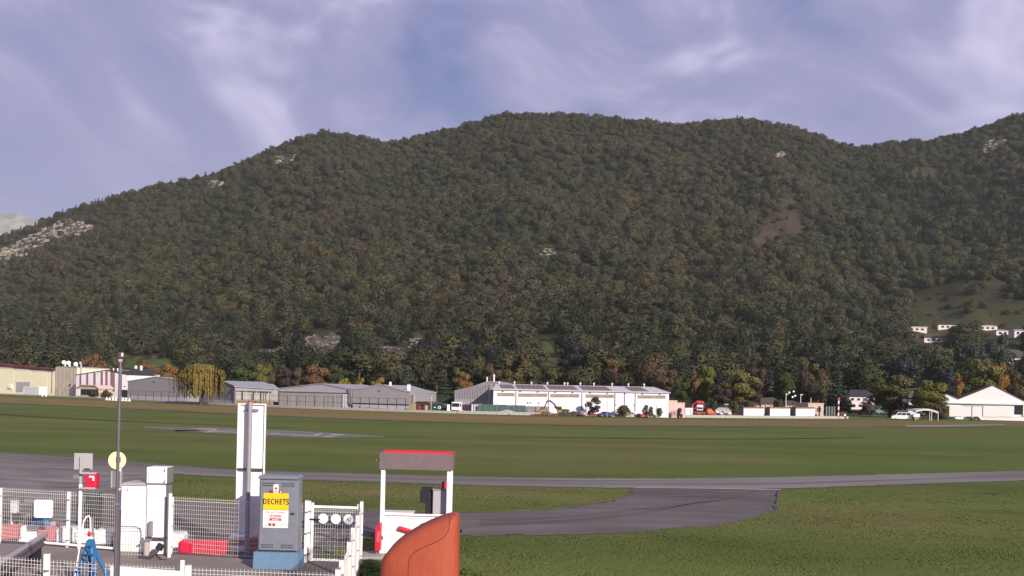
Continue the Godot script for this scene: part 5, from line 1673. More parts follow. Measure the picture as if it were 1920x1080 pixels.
	o = hall("cream_hut", "small cream hut with a double dark red window", "hut", f, [Vector2(1515.5, 757), Vector2(1544.5, 757.3)], 5, M.cream_stain, M.beige, .08)
	win = pane("window", f, Vector2(1530.5, 763.8), Vector2(1539.5, 772.6), M.offwhite, o, .06, .1)
	pane("shutter", f, Vector2(1531.2, 764.4), Vector2(1534.6, 772), M.maroon_paint, win, .1, .08)
	pane("shutter", f, Vector2(1535.4, 764.4), Vector2(1538.8, 772), M.maroon_paint, win, .1, .08)
	tubepart("mast", [Vector3(1.2, 2.5, -1), Vector3(1.2, 4.2, -1)], [.05], M.white, o, 6)
	f = face(1548, 183, 1566, 183)
	o = hall("green_screen", "dull green wire screen right of the cream hut", "screen", f, [Vector2(1548, 763), Vector2(1566, 763.5)], .08, M.teal_dark, M.teal_dark, .02)
	for k in 4:
		pane("post", f, Vector2(1549 + k * 5.2, 762), Vector2(1549.8 + k * 5.2, 784), M.zinc, o, .06, .1)
	for q in [[1427.0, 1466.0, 757.0, 746.5, "low house with a brown tiled roof behind the middle white container"], [1396.0, 1424.0, 759.0, 753.0, "low house with a dark brown roof behind the left white container"], [1474.0, 1503.0, 759.0, 752.0, "low house with a brown roof behind the right white container"]]:
		f = face(q[0], 214, q[1], 214)
		o = lean_hall("low_house", q[4], "house", f, Vector2(q[0], q[2]), Vector2(q[1], q[2]), (q[2] - q[3]) * 218.0 / FOCAL, 4.0, M.cream_stain, M.roof_tile, 1.0, 1.0)
		for s in 3:
			win = pane("window", f, Vector2(lerpf(q[0], q[1], .15 + .28 * s), q[2] + 1.8), Vector2(lerpf(q[0], q[1], .15 + .28 * s) + 4, q[2] + 6), M.white, o, .05, .1)
			pane("glass", f, Vector2(lerpf(q[0], q[1], .15 + .28 * s) + .6, q[2] + 2.3), Vector2(lerpf(q[0], q[1], .15 + .28 * s) + 3.4, q[2] + 5.5), M.glass_dark, win, .08, .06)
	for q in [[1473.0, 739.0, 757.0, "tall white lamp pole left of two behind the containers"], [1500.5, 740.0, 757.0, "tall white lamp pole right of two behind the containers"]]:
		o = thing("lamp_pole", q[3], "lamp post", spot(q[0], 196))
		var h := at(q[0], q[1], 196).y
		tubepart("shaft", [Vector3.ZERO, Vector3(0, h, 0)], [.08, .06], M.white, o, 8)
		boxpart("lamp_head", Vector3(.15, h, 0), Vector3(.6, .15, .25), M.white, o, .03)
	o = thing("signal_post", "dark post with four round white lamps behind the right container", "signal post", spot(1486.0, 198))
	tubepart("shaft", [Vector3.ZERO, Vector3(0, 4.8, 0)], [.07], M.near_black, o, 8)
	for q in [[-.85, 5.3], [.1, 5.55], [-.1, 4.3], [.45, 4.6]]:
		var b := Mb.new()
		b.disc(Vector3(q[0], q[1], .1), .2, .1, 12)
		part("lamp", b, M.white, o)
		tubepart("arm", [Vector3(0, 4.2, 0), Vector3(q[0], q[1], 0)], [.035], M.near_black, o, 6)
	o = thing("banded_mast", "red and white banded mast with a red head at the end of the low wall", "mast", spot(1571.5, 183))
	for k in 6:
		tubepart("band", [Vector3(0, k * .62, 0), Vector3(0, k * .62 + .62, 0)], [.17, .17], M.red_dull if k % 2 == 0 else M.white, o, 10)
	boxpart("head", Vector3(0, 4.05, 0), Vector3(.5, .6, .45), M.red_dull, o, .08)
	f = face(1575, 184, 1590, 184)
	o = hall("red_brown_cabinet", "small red brown cabinet with a white lamp beside the banded mast", "cabinet", f, [Vector2(1576, 773.5), Vector2(1587.5, 774)], 1, M.roof_tile, M.roof_tile, .03)
	pane("lamp", f, Vector2(1581.5, 776.5), Vector2(1585.5, 780.5), M.white, o, .25, .25, .08)

	# white house, vehicles and hangar on the right
	var gy := at(1615, 764.5, 262).y
	f = face(1591.5, 262, 1639.5, 262, gy)
	o = thing("white_house", "two storey white house with a dark hipped roof", "house", f.o, f.turn)
	var hw: float = f.w
	var eave := uv(f, 1615, 743.3).y
	var ridge := uv(f, 1615, 730.5).y
	boxpart("wall", Vector3(hw * .5, eave * .5 - .5, -3.5), Vector3(hw, eave + 1, 7), M.hall_pink, o)
	var rb := Mb.new()
	var e1 := Vector3(-.5, eave, .5)
	var e2 := Vector3(hw + .5, eave, .5)
	var e3 := Vector3(hw + .5, eave, -7.5)
	var e4 := Vector3(-.5, eave, -7.5)
	var r1 := Vector3(hw * .22, ridge, -3.5)
	var r2 := Vector3(hw * .85, ridge, -3.5)
	rb.quad(e1, e2, r2, r1); rb.tri(e2, e3, r2); rb.quad(e3, e4, r1, r2); rb.tri(e4, e1, r1); rb.quad(e4, e3, e2, e1)
	part("roof", rb, M.roof_dark, o)
	for q in [[1596.0, 1601.0, 746.0, 751.0], [1607.5, 1612.3, 746.5, 751.0], [1618.0, 1624.0, 746.0, 753.0], [1630.0, 1634.5, 746.0, 753.0], [1595.5, 1604.0, 757.5, 763.5], [1610.0, 1615.0, 758.0, 763.0]]:
		win = pane("window", f, Vector2(q[0] - .5, q[2] - .5), Vector2(q[1] + .5, q[3] + .4), M.white, o, .06, .1)
		pane("glass", f, Vector2(q[0], q[2]), Vector2(q[1], q[3]), M.maroon_paint if q[0] > 1617 else M.glass_dark, win, .09, .06)
	pane("balcony", f, Vector2(1617, 752.5), Vector2(1637, 754.5), M.grey_light, o, .9, .9)
	car("white passenger van parked on the grass beside the carport", spot(1690, 185), PI - 0.35, M.white, "van", 3.55)
	var pv := spot(1654, 238, height(165.0, 238.0) * 0.4 + 0.6)
	pv = at(1654, 775.5, 236)
	car("blue green van parked at the lane before the round tree", pv, PI, M.teal_car, "van", 3.9)
	o = thing("carport", "carport with an arched grey canopy on white posts", "carport", spot(1733, 186), 0.0)
	var cb := Mb.new()
	for k in 10:
		var t0 := float(k) / 10.0
		var t1 := (k + 1.0) / 10.0
		var ya := 1.75 + .75 * sin(PI * (0.12 + t0 * .82))
		var yb := 1.75 + .75 * sin(PI * (0.12 + t1 * .82))
		var xa := lerpf(-2.5, 2.3, t0)
		var xb := lerpf(-2.5, 2.3, t1)
		cb.quad(Vector3(xa, ya, 1.4), Vector3(xb, yb, 1.4), Vector3(xb, yb, -2.6), Vector3(xa, ya, -2.6))
		cb.quad(Vector3(xb, yb - .07, 1.4), Vector3(xa, ya - .07, 1.4), Vector3(xa, ya - .07, -2.6), Vector3(xb, yb - .07, -2.6))
		cb.quad(Vector3(xa, ya - .4, 1.4), Vector3(xb, yb - .4, 1.4), Vector3(xb, yb, 1.4), Vector3(xa, ya, 1.4))
	part("canopy", cb, M.roof_pale, o)
	for q in [[2.25, 1.3, 1.85], [2.25, -2.5, 1.85], [.9, 1.3, 2.3], [-2.4, 1.3, 2.0], [-2.4, -2.5, 2.0]]:
		tubepart("post", [Vector3(q[0], 0, q[1]), Vector3(q[0], q[2], q[1])], [.06], M.white, o, 8)
	o = thing("white_trailer", "bright white box trailer under the carport's left side", "trailer", spot(1717.5, 183.5), -0.3)
	boxpart("box", Vector3(0, 1.05, 0), Vector3(1.25, .75, 1.6), M.white, o, .06)
	boxpart("chassis", Vector3(0, .5, 0), Vector3(.9, .2, 1.5), M.beige, o, .03)
	tubepart("drawbar", [Vector3(.1, .5, .7), Vector3(.35, .1, 1.3)], [.05], M.beige, o, 6)
	for s in [-.5, .5]:
		var b := Mb.new()
		b.disc(Vector3(s, .3, .2), .28, .16, 12, Vector3.RIGHT)
		part("wheel", b, M.near_black, o)
	car("white car parked left of the dark car before the white hangar", spot(1798, 203), 0.15, M.white, "car", 2.4)
	car("dark car parked between two white cars before the white hangar", spot(1814, 203), PI - .1, M.digger_dark, "car", 2.4)
	car("white car parked rightmost before the white hangar", spot(1831, 202), PI / 2 + .5, M.offwhite, "car", 2.6)
	f = face(1763, 214, 1923, 208)
	o = hall("white_hangar", "white gabled hangar with dark mossy roof", "hangar", f, [Vector2(1798, 748.5), Vector2(1862, 722.8), Vector2(1921.5, 752.5)], 9, M.white, M.roof_moss, .15)
	outline("side_bay", f, [Vector2(1764, 752), Vector2(1776, 738.8), Vector2(1798, 748.5), Vector2(1798, 762), Vector2(1770, 762)], .02, -8, M.white, o)
	var ra := uv(f, 1776, 738.8)
	var rc_ := uv(f, 1798, 748.5)
	rb = Mb.new()
	rb.prism(PackedVector2Array([ra, rc_, rc_ + Vector2(0, .18), ra + Vector2(0, .18)]), .2, -8.2)
	part("roof", rb, M.roof_moss, o)
	pane("fascia", f, Vector2(1768, 752.5), Vector2(1921.5, 759.5), M.white, o, .5, .45)
	for q in [[1782.5, 1822.0], [1822.6, 1842.5], [1843.1, 1870.0], [1870.6, 1900.5]]:
		pane("sliding_door", f, Vector2(q[0], 760.5), Vector2(q[1], 782), M.white, o, .12, .1)
	pane("door_track", f, Vector2(1804, 760.3), Vector2(1843, 761.6), M.zinc, o, .2, .2)
	pane("door_edge", f, Vector2(1821.8, 761.5), Vector2(1822.8, 781), M.zinc, o, .16, .1)
	pane("door_edge", f, Vector2(1842, 761.5), Vector2(1843, 781), M.zinc, o, .16, .1)
	pane("doorway", f, Vector2(1902, 760.5), Vector2(1917.5, 777.5), M.near_black, o, .04, .1)
	pane("corner_post", f, Vector2(1918, 759), Vector2(1922, 781), M.cream, o, .2, .2)
	pane("corner_post", f, Vector2(1780, 760), Vector2(1782, 781), M.cream, o, .15, .2)
	f = face(1704, 246, 1738, 246, 0.8)
	o = hall("slate_house", "house with a pale slate roof half hidden by the round tree", "house", f, [Vector2(1704, 738), Vector2(1720, 729), Vector2(1738, 735)], 7, M.hall_pink, M.roof_grey, .3)
	for k in 2:
		pane("window", f, Vector2(1709 + k * 12, 744), Vector2(1714 + k * 12, 750), M.glass_dark, o, .04, .1)

	# houses up the slope and behind the white hall
	house(1719.5, 622, 37, 8, 0.0, M.hall_pink, M.offwhite, "long flat roofed white house, leftmost on the upper right slope")
	house(1777, 619.5, 36, 8, 3.0, M.hall_pink, M.roof_dark, "white house with a dark roof, second from the left on the upper right slope")
	house(1750, 642, 34, 8, 8.0, M.hall_pink, M.roof_tile, "house with a red brown roof below the flat roofed house")
	house(1852, 620, 36, 8, 2.0, M.hall_pink, M.offwhite, "white house with a pale roof above the trees by the right edge")
	house(1880, 630, 24, 10, 2.5, M.hall_pink, M.roof_grey, "small white house just below the pale roofed house")
	house(1913, 630, 22, 10, 3.0, M.hall_pink, M.roof_grey, "white house at the right edge of the upper slope")
	house(1903, 684, 42, 12, 16.0, M.hall_pink, M.roof_slate, "house with a large blue grey roof at the right edge")
	house(995, 694, 50, 9, 16.0, M.roof_tile, M.roof_slate, "dim house with a grey roof below the lawn")
	house(995, 728, 40, 6, 10.0, M.cream_stain, M.roof_dark, "dark roofed house behind the white hall's left half")
	house(1122, 729, 70, 6, 10.0, M.cream_stain, M.roof_dark, "long dark roofed house behind the white hall's middle")
	house(1135, 722, 30, 6, 9.0, M.cream_stain, M.roof_dark, "dark peaked house roof rising above the long dark roof")
	house(1172, 730, 42, 6, 9.0, M.cream_stain, M.roof_slate, "grey roofed house behind the white hall, right of the peaked roof")

func house(px: float, py: float, wide: float, wall_px: float, roof_px: float, wm: Material, rm: Material, label: String) -> void:
	var p := onto_hill(px, py)
	var z := -p.z
	var k := z / FOCAL
	var w := wide * k
	var h := wall_px * k
	var o := thing("hillside_house", label, "house", p, 0.0)
	boxpart("wall", Vector3(0, h * .5 - 1.0, -3), Vector3(w, h + 2, 6), wm, o)
	var b := Mb.new()
	var r := roof_px * k
	if r < 0.1:
		b.box(Vector3(0, h + .15, -3), Vector3(w + .8, .3, 6.8))
	else:
		var e := .4
		var q := [Vector3(-w / 2 - e, h, e), Vector3(w / 2 + e, h, e), Vector3(w / 2 + e, h, -6 - e), Vector3(-w / 2 - e, h, -6 - e), Vector3(-w * .34, h + r, -3), Vector3(w * .34, h + r, -3)]
		b.quad(q[0], q[1], q[5], q[4]); b.tri(q[1], q[2], q[5]); b.quad(q[2], q[3], q[4], q[5]); b.tri(q[3], q[0], q[4]); b.quad(q[3], q[2], q[1], q[0])
	part("roof", b, rm, o)
	var n := maxi(2, int(w / 3.2))
	for i in n:
		boxpart("window", Vector3(lerpf(-w * .4, w * .4, (i + .5) / n), h * .52, .03), Vector3(w / n * .42, h * .42, .12), M.glass_dark, o)

# ------------------------------------------------------------------ trees one can tell apart
func plant(kind: String, tone: String, px: float, wide_px: float, top: float, z: float, label: String, group := "") -> void:
	var p := spot(px, z)
	for k in 3:
		var h0 := maxf(height(p.x, z), 0.0) if z > 222.0 else 0.0
		p = spot(px, z, h0)
	var t := at(px, top, z).y - p.y
	var spread: float = {"round": 0.84, "tall": 0.44, "bush": 1.4, "conifer": 0.42, "cedar": 1.35, "willow": 1.3}[kind]
	tree(kind, tone, p, t * 1.06, clampf(1.18 * wide_px * z / FOCAL / (spread * t), 0.35, 2.8), label, group)

func make_woods() -> void:
	plant("willow", "gold", 377, 88, 685, 176, "golden weeping willow standing before the grey hangars")
	plant("cedar", "cedar_green", 818, 96, 682, 185, "dark spreading cedar between the grey hangars and the gabled hall")
	plant("round", "rust", 174, 46, 663, 300, "rust brown broadleaf tree behind the striped hall's left half")
	plant("round", "olive", 205, 34, 672, 304, "olive broadleaf tree right of the rust brown tree behind the striped hall")
	plant("round", "rust", 277, 44, 675, 296, "rust brown tree above the ridge of the first grey hangar")
	plant("round", "orange", 316, 36, 684, 284, "orange brown tree between the first hangar ridge and the willow")
	plant("round", "green", 452, 62, 676, 262, "round green tree right behind the willow")
	plant("round", "yellowgreen", 487, 34, 684, 268, "yellow green tree behind the open bay hangar's left end")
	plant("tall", "olive", 505, 22, 686, 274, "slim olive tree above the open bay hangar")
	plant("round", "maroon", 540, 36, 690, 270, "dull maroon tree behind the right end of the open bay hangar")
	plant("round", "rust", 592, 52, 683, 266, "large rust tree above the third grey hangar's ridge")
	plant("round", "brown", 562, 34, 690, 268, "brown tree left of the large rust tree")
	plant("round", "green", 632, 40, 686, 268, "green tree right of the large rust tree")
	plant("round", "green", 666, 44, 694, 276, "broad dark green tree left behind the fourth grey hangar")
	plant("round", "yellow", 646, 24, 709, 240, "small yellow tree leftmost of three behind the grey hangar roofs")
	plant("round", "yellow", 674, 20, 709, 240, "small yellow tree in the middle of three behind the grey hangar roofs")
	plant("round", "yellow", 709, 26, 709, 240, "small yellow tree rightmost of three behind the grey hangar roofs")
	plant("round", "brown", 738, 46, 700, 272, "brown tree behind the fourth hangar's right slope")
	plant("conifer", "bluish", 760, 24, 690, 262, "bluish conifer at the left edge of the cedar")
	plant("round", "orange", 871, 26, 702, 236, "small orange yellow tree right of the cedar")
	plant("round", "olive", 893, 44, 668, 285, "olive tree behind the grey gabled hall's left slope")
	plant("round", "dark", 880, 60, 640, 330, "large dark tree on the slope above the cedar's right side")
	plant("round", "dark", 930, 50, 652, 318, "large dark tree above the two tall flues")
	plant("round", "yellowgreen", 862, 30, 690, 262, "yellow green tree touching the cedar's right edge")
	plant("round", "olive", 955, 46, 692, 262, "olive tree behind the left end of the long white hall")
	plant("round", "brown", 922, 40, 682, 270, "brownish tree right behind the tall flues")
	plant("round", "maroon", 975, 34, 652, 322, "dull red tree at the left edge of the lawn")
	plant("bush", "rust", 1047, 42, 676, 300, "low rust shrub below the lawn")
	plant("round", "olive", 1040, 50, 690, 272, "olive tree in front of the rust shrub behind the white hall")
	plant("round", "dark", 1082, 58, 640, 322, "large dark green tree right of the lawn")
	plant("tall", "green", 1115, 22, 684, 280, "slim green tree below the large dark tree by the lawn")
	plant("round", "rust", 1155, 60, 672, 285, "large rust brown tree behind the white hall's right half")
	plant("round", "olive", 1200, 52, 690, 276, "olive tree right of the large rust brown tree")
	plant("round", "brown", 1246, 56, 694, 262, "brown rounded tree behind the white hall's right end")
	plant("conifer", "dark", 1228, 34, 650, 310, "dark conifer above the brown rounded tree")
	plant("round", "green", 1275, 34, 705, 246, "green tree just right of the white hall's end")
	plant("tall", "rust", 1302, 20, 700, 236, "slim rust tree behind the red machine")
	plant("round", "yellowgreen", 1322, 34, 684, 246, "yellow green tree behind the red machine")
	plant("conifer", "dark", 1347, 32, 698, 240, "dark conifer left of the big yellow green tree")
	plant("round", "maroon", 1352, 40, 722, 222, "dark maroon shrubby tree below the dark conifer by the red machine")
	plant("round", "yellowgreen", 1386, 66, 695, 226, "big yellow green tree before the foot of the slope, left of the containers")
	plant("bush", "green", 1336, 16, 744, 186, "small green shrub between the red machine and the shelter")
	plant("bush", "olive", 1376, 22, 742, 200, "olive shrub left of the first white container")
	plant("conifer", "dark", 1440, 30, 684, 236, "tall narrow dark conifer behind the left containers")
	plant("round", "green", 1478, 46, 698, 228, "round green tree behind the middle container")
	plant("tall", "maroon", 1508, 26, 690, 236, "brown slender tree behind the right container")
	plant("tall", "brown", 1533, 34, 696, 222, "tall yellow brown tree behind the cream hut")
	plant("conifer", "bluish", 1571, 44, 702, 228, "blue grey conifer behind the banded mast")
	plant("bush", "green", 1458, 26, 745, 206, "green shrub between the low houses behind the containers")
	plant("bush", "olive", 1405, 30, 748, 204, "low olive shrub behind the left container")
	plant("round", "olive", 1603, 50, 690, 300, "olive tree above the white house roof's left side")
	plant("round", "green", 1640, 46, 696, 290, "green tree above the white house roof's right side")
	plant("round", "olive", 1668, 84, 704, 218, "broad round olive tree right of the white house")
	plant("bush", "maroon", 1622, 26, 752, 238, "small maroon shrub before the white house")
	plant("round", "yellowgreen", 1743, 66, 714, 206, "yellow green tree left of the white hangar")
	plant("bush", "brown", 1762, 36, 752, 200, "brown shrub at the white hangar's left corner")
	plant("round", "green", 1722, 44, 736, 212, "green tree behind the carport")
	plant("tall", "orange", 1796, 20, 706, 240, "slim orange tree behind the white hangar's left roof valley")
	plant("round", "dark", 1776, 40, 690, 262, "dark tree left of the slim orange tree")
	plant("round", "yellowgreen", 1843, 66, 674, 262, "large yellow green tree above the white hangar's ridge")
	plant("round", "orange", 1871, 32, 680, 260, "orange tree at the right side of the large yellow green tree")
	plant("round", "brown", 1904, 46, 694, 262, "brown tree above the white hangar's right slope")
	plant("round", "dark", 1700, 60, 668, 300, "large dark blue green tree above the carport")
	plant("conifer", "dark", 1792, 16, 628, 330, "narrow dark conifer on the slope below the white houses")
	plant("round", "green", 1752, 54, 664, 306, "green tree on the slope right of the large dark tree")
	plant("round", "bluish", 1866, 50, 626, 340, "bluish tree right below the pale roofed slope houses")
	plant("round", "dark", 1820, 46, 648, 326, "dark tree in the middle of the slope below the houses")
	plant("tall", "green", 1112, 26, 746, 152.2, "small leafy tree before the white hall beside the red car")
	plant("bush", "olive", 1172, 30, 752, 153.5, "rounded olive shrub before the white hall right of the blue car")
	plant("bush", "brown", 1214, 20, 757, 153.8, "brown leaning shrub before the white hall by the dull red car")
	plant("bush", "olive", 1236, 16, 758, 153.8, "olive shrub before the white hall's right end")
	plant("bush", "maroon", 1274, 12, 762, 155.5, "dark reddish shrub at the pink annex's right end")
	plant("bush", "digger_leaf", 173, 22, 727, 219, "large dark shrub before the annex of the striped hall")
	plant("bush", "digger_leaf", 198, 22, 730, 215, "low dark shrub right before the striped hall's stripes")
	plant("bush", "green", 1588, 26, 738, 246, "green shrub at the white house's left wall")
	plant("round", "dark", 812, 66, 640, 340, "dark tree on the slope left above the cedar")
	plant("conifer", "dark", 556, 40, 612, 360, "tall dark conifer on the slope above the third grey hangar")
	plant("conifer", "dark", 1300, 36, 660, 300, "dark conifer on the slope above the yellow green tree by the red machine")
	plant("round", "olive", 1120, 40, 660, 306, "olive tree between the lawn's dark tree and the large rust brown tree")
	plant("round", "brown", 1420, 44, 690, 262, "brown tree between the big yellow green tree and the dark conifer")
	plant("round", "olive", 1510, 50, 672, 290, "olive tree on the slope above the right container")
	plant("round", "dark", 1560, 50, 660, 300, "dark tree on the slope above the blue grey conifer")
	make_rocks()

func make_rocks() -> void:
	var rng := RandomNumberGenerator.new()
	rng.seed = 31
	var names := ["long pale limestone cliff at the left end of the hill", "small pale rock outcrop just under the left summit", "small pale rock ledge below the left ridge", "pale rock ledge in the middle of the wooded slope", "tiny pale rock left of the middle ledge", "small pale rock below the right summit", "pale rock streak on the far right slope"]
	for i in openings.cliff.size():
		var poly: PackedVector2Array = openings.cliff[i]
		var lo := poly[0]
		var hi := poly[0]
		for q in poly:
			lo = lo.min(q)
			hi = hi.max(q)
		var b := Mb.new()
		b.colored = true
		var whole: Node3D = null
		if i > 0:
			whole = thing("rock_outcrop", names[i], "rock", onto_hill((lo.x + hi.x) * .5, (lo.y + hi.y) * .5))
		var n := 620 if i == 0 else 30
		for k in n * 3:
			if n <= 0: break
			var q := Vector2(rng.randf_range(lo.x, hi.x), rng.randf_range(lo.y, hi.y))
			if not Geometry2D.is_point_in_polygon(q, poly): continue
			n -= 1
			var p := onto_hill(q.x, q.y)
			var s := rng.randf_range(0.6, 1.6)
			var g := rng.randf_range(0.6, 1.15)
			b.col = Color(0.36, 0.32, 0.29) * g
			if rng.randf() < 0.22: b.col = Color(0.34, 0.25, 0.18) * g
			if whole:
				b = Mb.new()
				b.colored = true
				b.col = Color(0.36, 0.32, 0.29) * g
				b.rock(p - Vector3(0, s * .4, 0) - whole.position, Vector3(s * rng.randf_range(1.2, 2.6), s * rng.randf_range(0.8, 1.8), s * 1.1), rng)
				part("rock", b, M.rockface, whole)
			else:
				b.rock(p - Vector3(0, s * .4, 0), Vector3(s * rng.randf_range(1.2, 2.6), s * rng.randf_range(0.8, 1.8), s * 1.1), rng)
		if not whole:
			tag(part("rock_outcrop", b, M.rockface), names[i], "rock")
	var sn := ["pale scree below the wood behind the third grey hangar", "scree slope behind the fourth grey hangar", "small scree patch above the cedar", "scree patch left above the third grey hangar", "grey quarry face left behind the containers", "grey quarry face right behind the containers"]
	for i in openings.scree.size():
		var poly: PackedVector2Array = openings.scree[i]
		var lo := poly[0]
		var hi := poly[0]
		for q in poly:
			lo = lo.min(q)
			hi = hi.max(q)
		var b := Mb.new()
		b.colored = true
		for k in 420:
			var q := Vector2(rng.randf_range(lo.x, hi.x), rng.randf_range(lo.y, hi.y))
			if not Geometry2D.is_point_in_polygon(q, poly): continue
			var p := onto_hill(q.x, q.y)
			var s := rng.randf_range(0.25, 0.9)
			b.col = Color(0.24, 0.2, 0.19) * rng.randf_range(0.5, 1.3)
			b.rock(p - Vector3(0, s * .2, 0), Vector3(s, s, s), rng)
		var o := part("scree", b, M.rockface)
		tag(o, sn[i], "scree")
		stuff(o)

# ------------------------------------------------------------------ the fuelling yard in front
func mesh_panel(parent: Node3D, a: Vector3, b: Vector3, h: float, low := 0.05, step := 0.05, rows := 0.09, wire := 0.0029) -> void:
	# a welded wire panel from a to b: upright wires with spiked tips, level wires, a doubled top
	var m := Mb.new()
	var n := int(a.distance_to(b) / step)
	for i in n + 1:
		var p := a.lerp(b, float(i) / n)
		m.tube([p + Vector3(0, low, 0), p + Vector3(0, h, 0)], [wire], 4, false)
	var y := low + 0.03
	var side := (b - a).normalized().cross(Vector3.UP) * 0.006
	while y < h - 0.06:
		m.tube([a + Vector3(0, y, 0) - side, b + Vector3(0, y, 0) - side], [wire * 1.1], 4, false)
		y += rows
	for k in [0.035, 0.085]:
		m.tube([a + Vector3(0, h - k, 0) - side, b + Vector3(0, h - k, 0) - side], [wire * 1.5], 4, false)
	stuff(part("wire_mesh", m, M.white_wire, parent))

func fence_post(parent: Node3D, p: Vector3, h: float, r := 0.03) -> MeshInstance3D:
	var b := Mb.new()
	b.box(p + Vector3(0, h * .5, 0), Vector3(r * 2, h, r * 2), 0.006)
	var o := part("post", b, M.white, parent)
	b = Mb.new()
	b.box(p + Vector3(0, h + .008, 0), Vector3(r * 2.2, .016, r * 2.2), 0.003)
	part("cap", b, M.zinc, o)
	for y in [0.18, 0.62, 1.06]:
		if y < h:
			b = Mb.new()
			b.box(p + Vector3(0, y, r), Vector3(r * 2.5, .03, .02), 0.003)
			b.tube([p + Vector3(r * .4, y, r), p + Vector3(r * .4, y, r + .03)], [.012], 6)
			part("clamp", b, M.zinc, o)
	return o

func flat_letters(text: String, f: Vector2, size: float, bold: bool, m: Material, parent: Node, z: float, wide := 1.0) -> void:
	lettering(text, size, bold, m, parent, Vector3(f.x, f.y, z), wide)

func make_yard() -> void:
	var o: Node3D
	var b: Mb
	# back fence
	o = thing("mesh_fence", "white wire mesh fence along the back of the fuelling yard", "fence")
	var run := [spot(-150, 20.3), spot(0, 19.75), spot(128, 19.35), spot(225, 19.05), spot(321, 18.85), spot(441, 18.55), spot(573, 18.3)]
	for i in run.size() - 1:
		mesh_panel(o, run[i], run[i + 1], 1.25)
	for i in [1, 2, 4, 6]:
		fence_post(o, run[i] + Vector3(0, 0, 0.03), 1.24 if i != 6 else 1.3)
	tubepart("kerb_rail", [run[1] + Vector3(0.5, .09, .12), run[3] + Vector3(0, .09, .12), run[4] + Vector3(-.1, .09, .12)], [.03], M.white, o, 8)
	tubepart("ground_rail", [run[0] + Vector3(0, .03, .02), run[2] + Vector3(0, .03, .02), run[4] + Vector3(0, .03, .02), run[6] + Vector3(0, .03, .02)], [.03], M.pole_dark, o, 6)
	var sg := thing("notice_board", "white notice board with rounded corners hanging on the back fence", "sign", spot(82, 19.42, 0.0), 0.03)
	var pl := PackedVector2Array()
	var w2 := 0.2
	var h0 := at(82, 970, 19.42).y
	var h1 := at(82, 936.5, 19.42).y
	for c in [[w2 - .04, h1 - .04, 0.0], [-w2 + .04, h1 - .04, PI / 2], [-w2 + .04, h0 + .04, PI], [w2 - .04, h0 + .04, 1.5 * PI]]:
		for k in 5:
			pl.append(Vector2(c[0] + .04 * cos(c[2] + PI / 2 * k / 4.0), c[1] + .04 * sin(c[2] + PI / 2 * k / 4.0)))
	b = Mb.new()
	b.prism(pl, 0.06, 0.045)
	part("board", b, M.white, sg)
	for k in 3:
		boxpart("print_line", Vector3(.01, h1 - .11 - k * .09, .061), Vector3(.29, .006, .002), M.ink_grey, sg)

	# front fence
	o = thing("mesh_fence", "white wire mesh fence across the front of the fuelling yard", "fence")
	var fr := [spot(-130, 12.5), spot(84, 12.05), spot(348, 11.75), spot(626, 11.62)]
	for i in 3:
		mesh_panel(o, fr[i], fr[i + 1], 1.2)
	fence_post(o, spot(84, 12.0), 1.29, .033)
	fence_post(o, spot(349, 11.7), 1.24, .033)
	sg = thing("sign_board", "large blank white board hanging on the front fence", "sign")
	b = Mb.new()
	var q0 := at(206, 1062, 11.72)
	var q1 := at(341, 1069, 11.6)
	var q2 := at(349, 1056, 11.58)
	b.quad(Vector3(q0.x, .35, q0.z), Vector3(q2.x, .35, q2.z), Vector3(q2.x, q2.y, q2.z), Vector3(q1.x - .03, q0.y - .04, q1.z))
	b = Mb.new()
	b.bar(Vector3(q0.x, .62, q0.z), Vector3(q2.x - .03, .6, q2.z), (at(206, 1063, 11.7).y - .61) * 2.0, .02, .004)
	part("board", b, M.white, sg)
	boxpart("bracket", at(342, 1062, 11.6), Vector3(.05, .16, .03), M.white, sg, .004)

	# right fence towards the gate
	o = thing("mesh_fence", "white wire mesh fence running back to the gate beside the kiosk", "fence")
	var side := [[675.5, 18.3, 1.3], [667.5, 16.5, 1.27], [658.6, 15.0, 1.27], [651.0, 13.6, 1.27], [636.5, 12.2, 1.26], [629.5, 11.75, 1.22]]
	for i in side.size() - 1:
		mesh_panel(o, spot(side[i][0], side[i][1]), spot(side[i + 1][0], side[i + 1][1]), 1.2, .05, .05, .09, .005)
	for s in side:
		fence_post(o, spot(s[0], s[1]), s[2], .032)
	# gate
	var ga := spot(584, 18.42)
	var gb := spot(670, 18.36)
	o = thing("yard_gate", "white wire mesh gate with three round white plates", "gate", ga, atan2(-(gb - ga).z, (gb - ga).x))
	var gw := ga.distance_to(gb)
	var gh := 1.16
	for y in [.06, gh]:
		boxpart("rail", Vector3(gw * .5, y, 0), Vector3(gw, .05, .045), M.white, o, .006)
	for x in [0.0, gw]:
		boxpart("stile", Vector3(x, gh * .5 + .03, .004), Vector3(.05, gh + .1, .05), M.white, o, .006)
	mesh_panel(o, Vector3(.02, 0, 0), Vector3(gw - .02, 0, 0), gh - .02)
	for k in 3:
		b = Mb.new()
		b.disc(Vector3(.235 + k * .265, .92, .035), .103, .012, 28)
		var pt := part("round_plate", b, M.white, o, "" if k < 2 else "round white plate with a faint grey drawing")
		if k == 2:
			b = Mb.new()
			for s in [[-.05, .04, .05, -.05], [-.06, -.03, .02, .05], [0.0, -.06, .06, .03], [-.03, .0, .03, -.03]]:
				b.bar(Vector3(.235 + k * .265 + s[0], .92 + s[1], .0425), Vector3(.235 + k * .265 + s[2], .92 + s[3], .0425), .008, .002)
			part("print", b, M.ink_grey, pt)
	boxpart("latch", Vector3(.06, .9, .04), Vector3(.22, .03, .03), M.near_black, o, .005)
	o = thing("gate_post", "white gate post with clamps between the waste cabinet and the gate", "post", spot(577, 18.42))
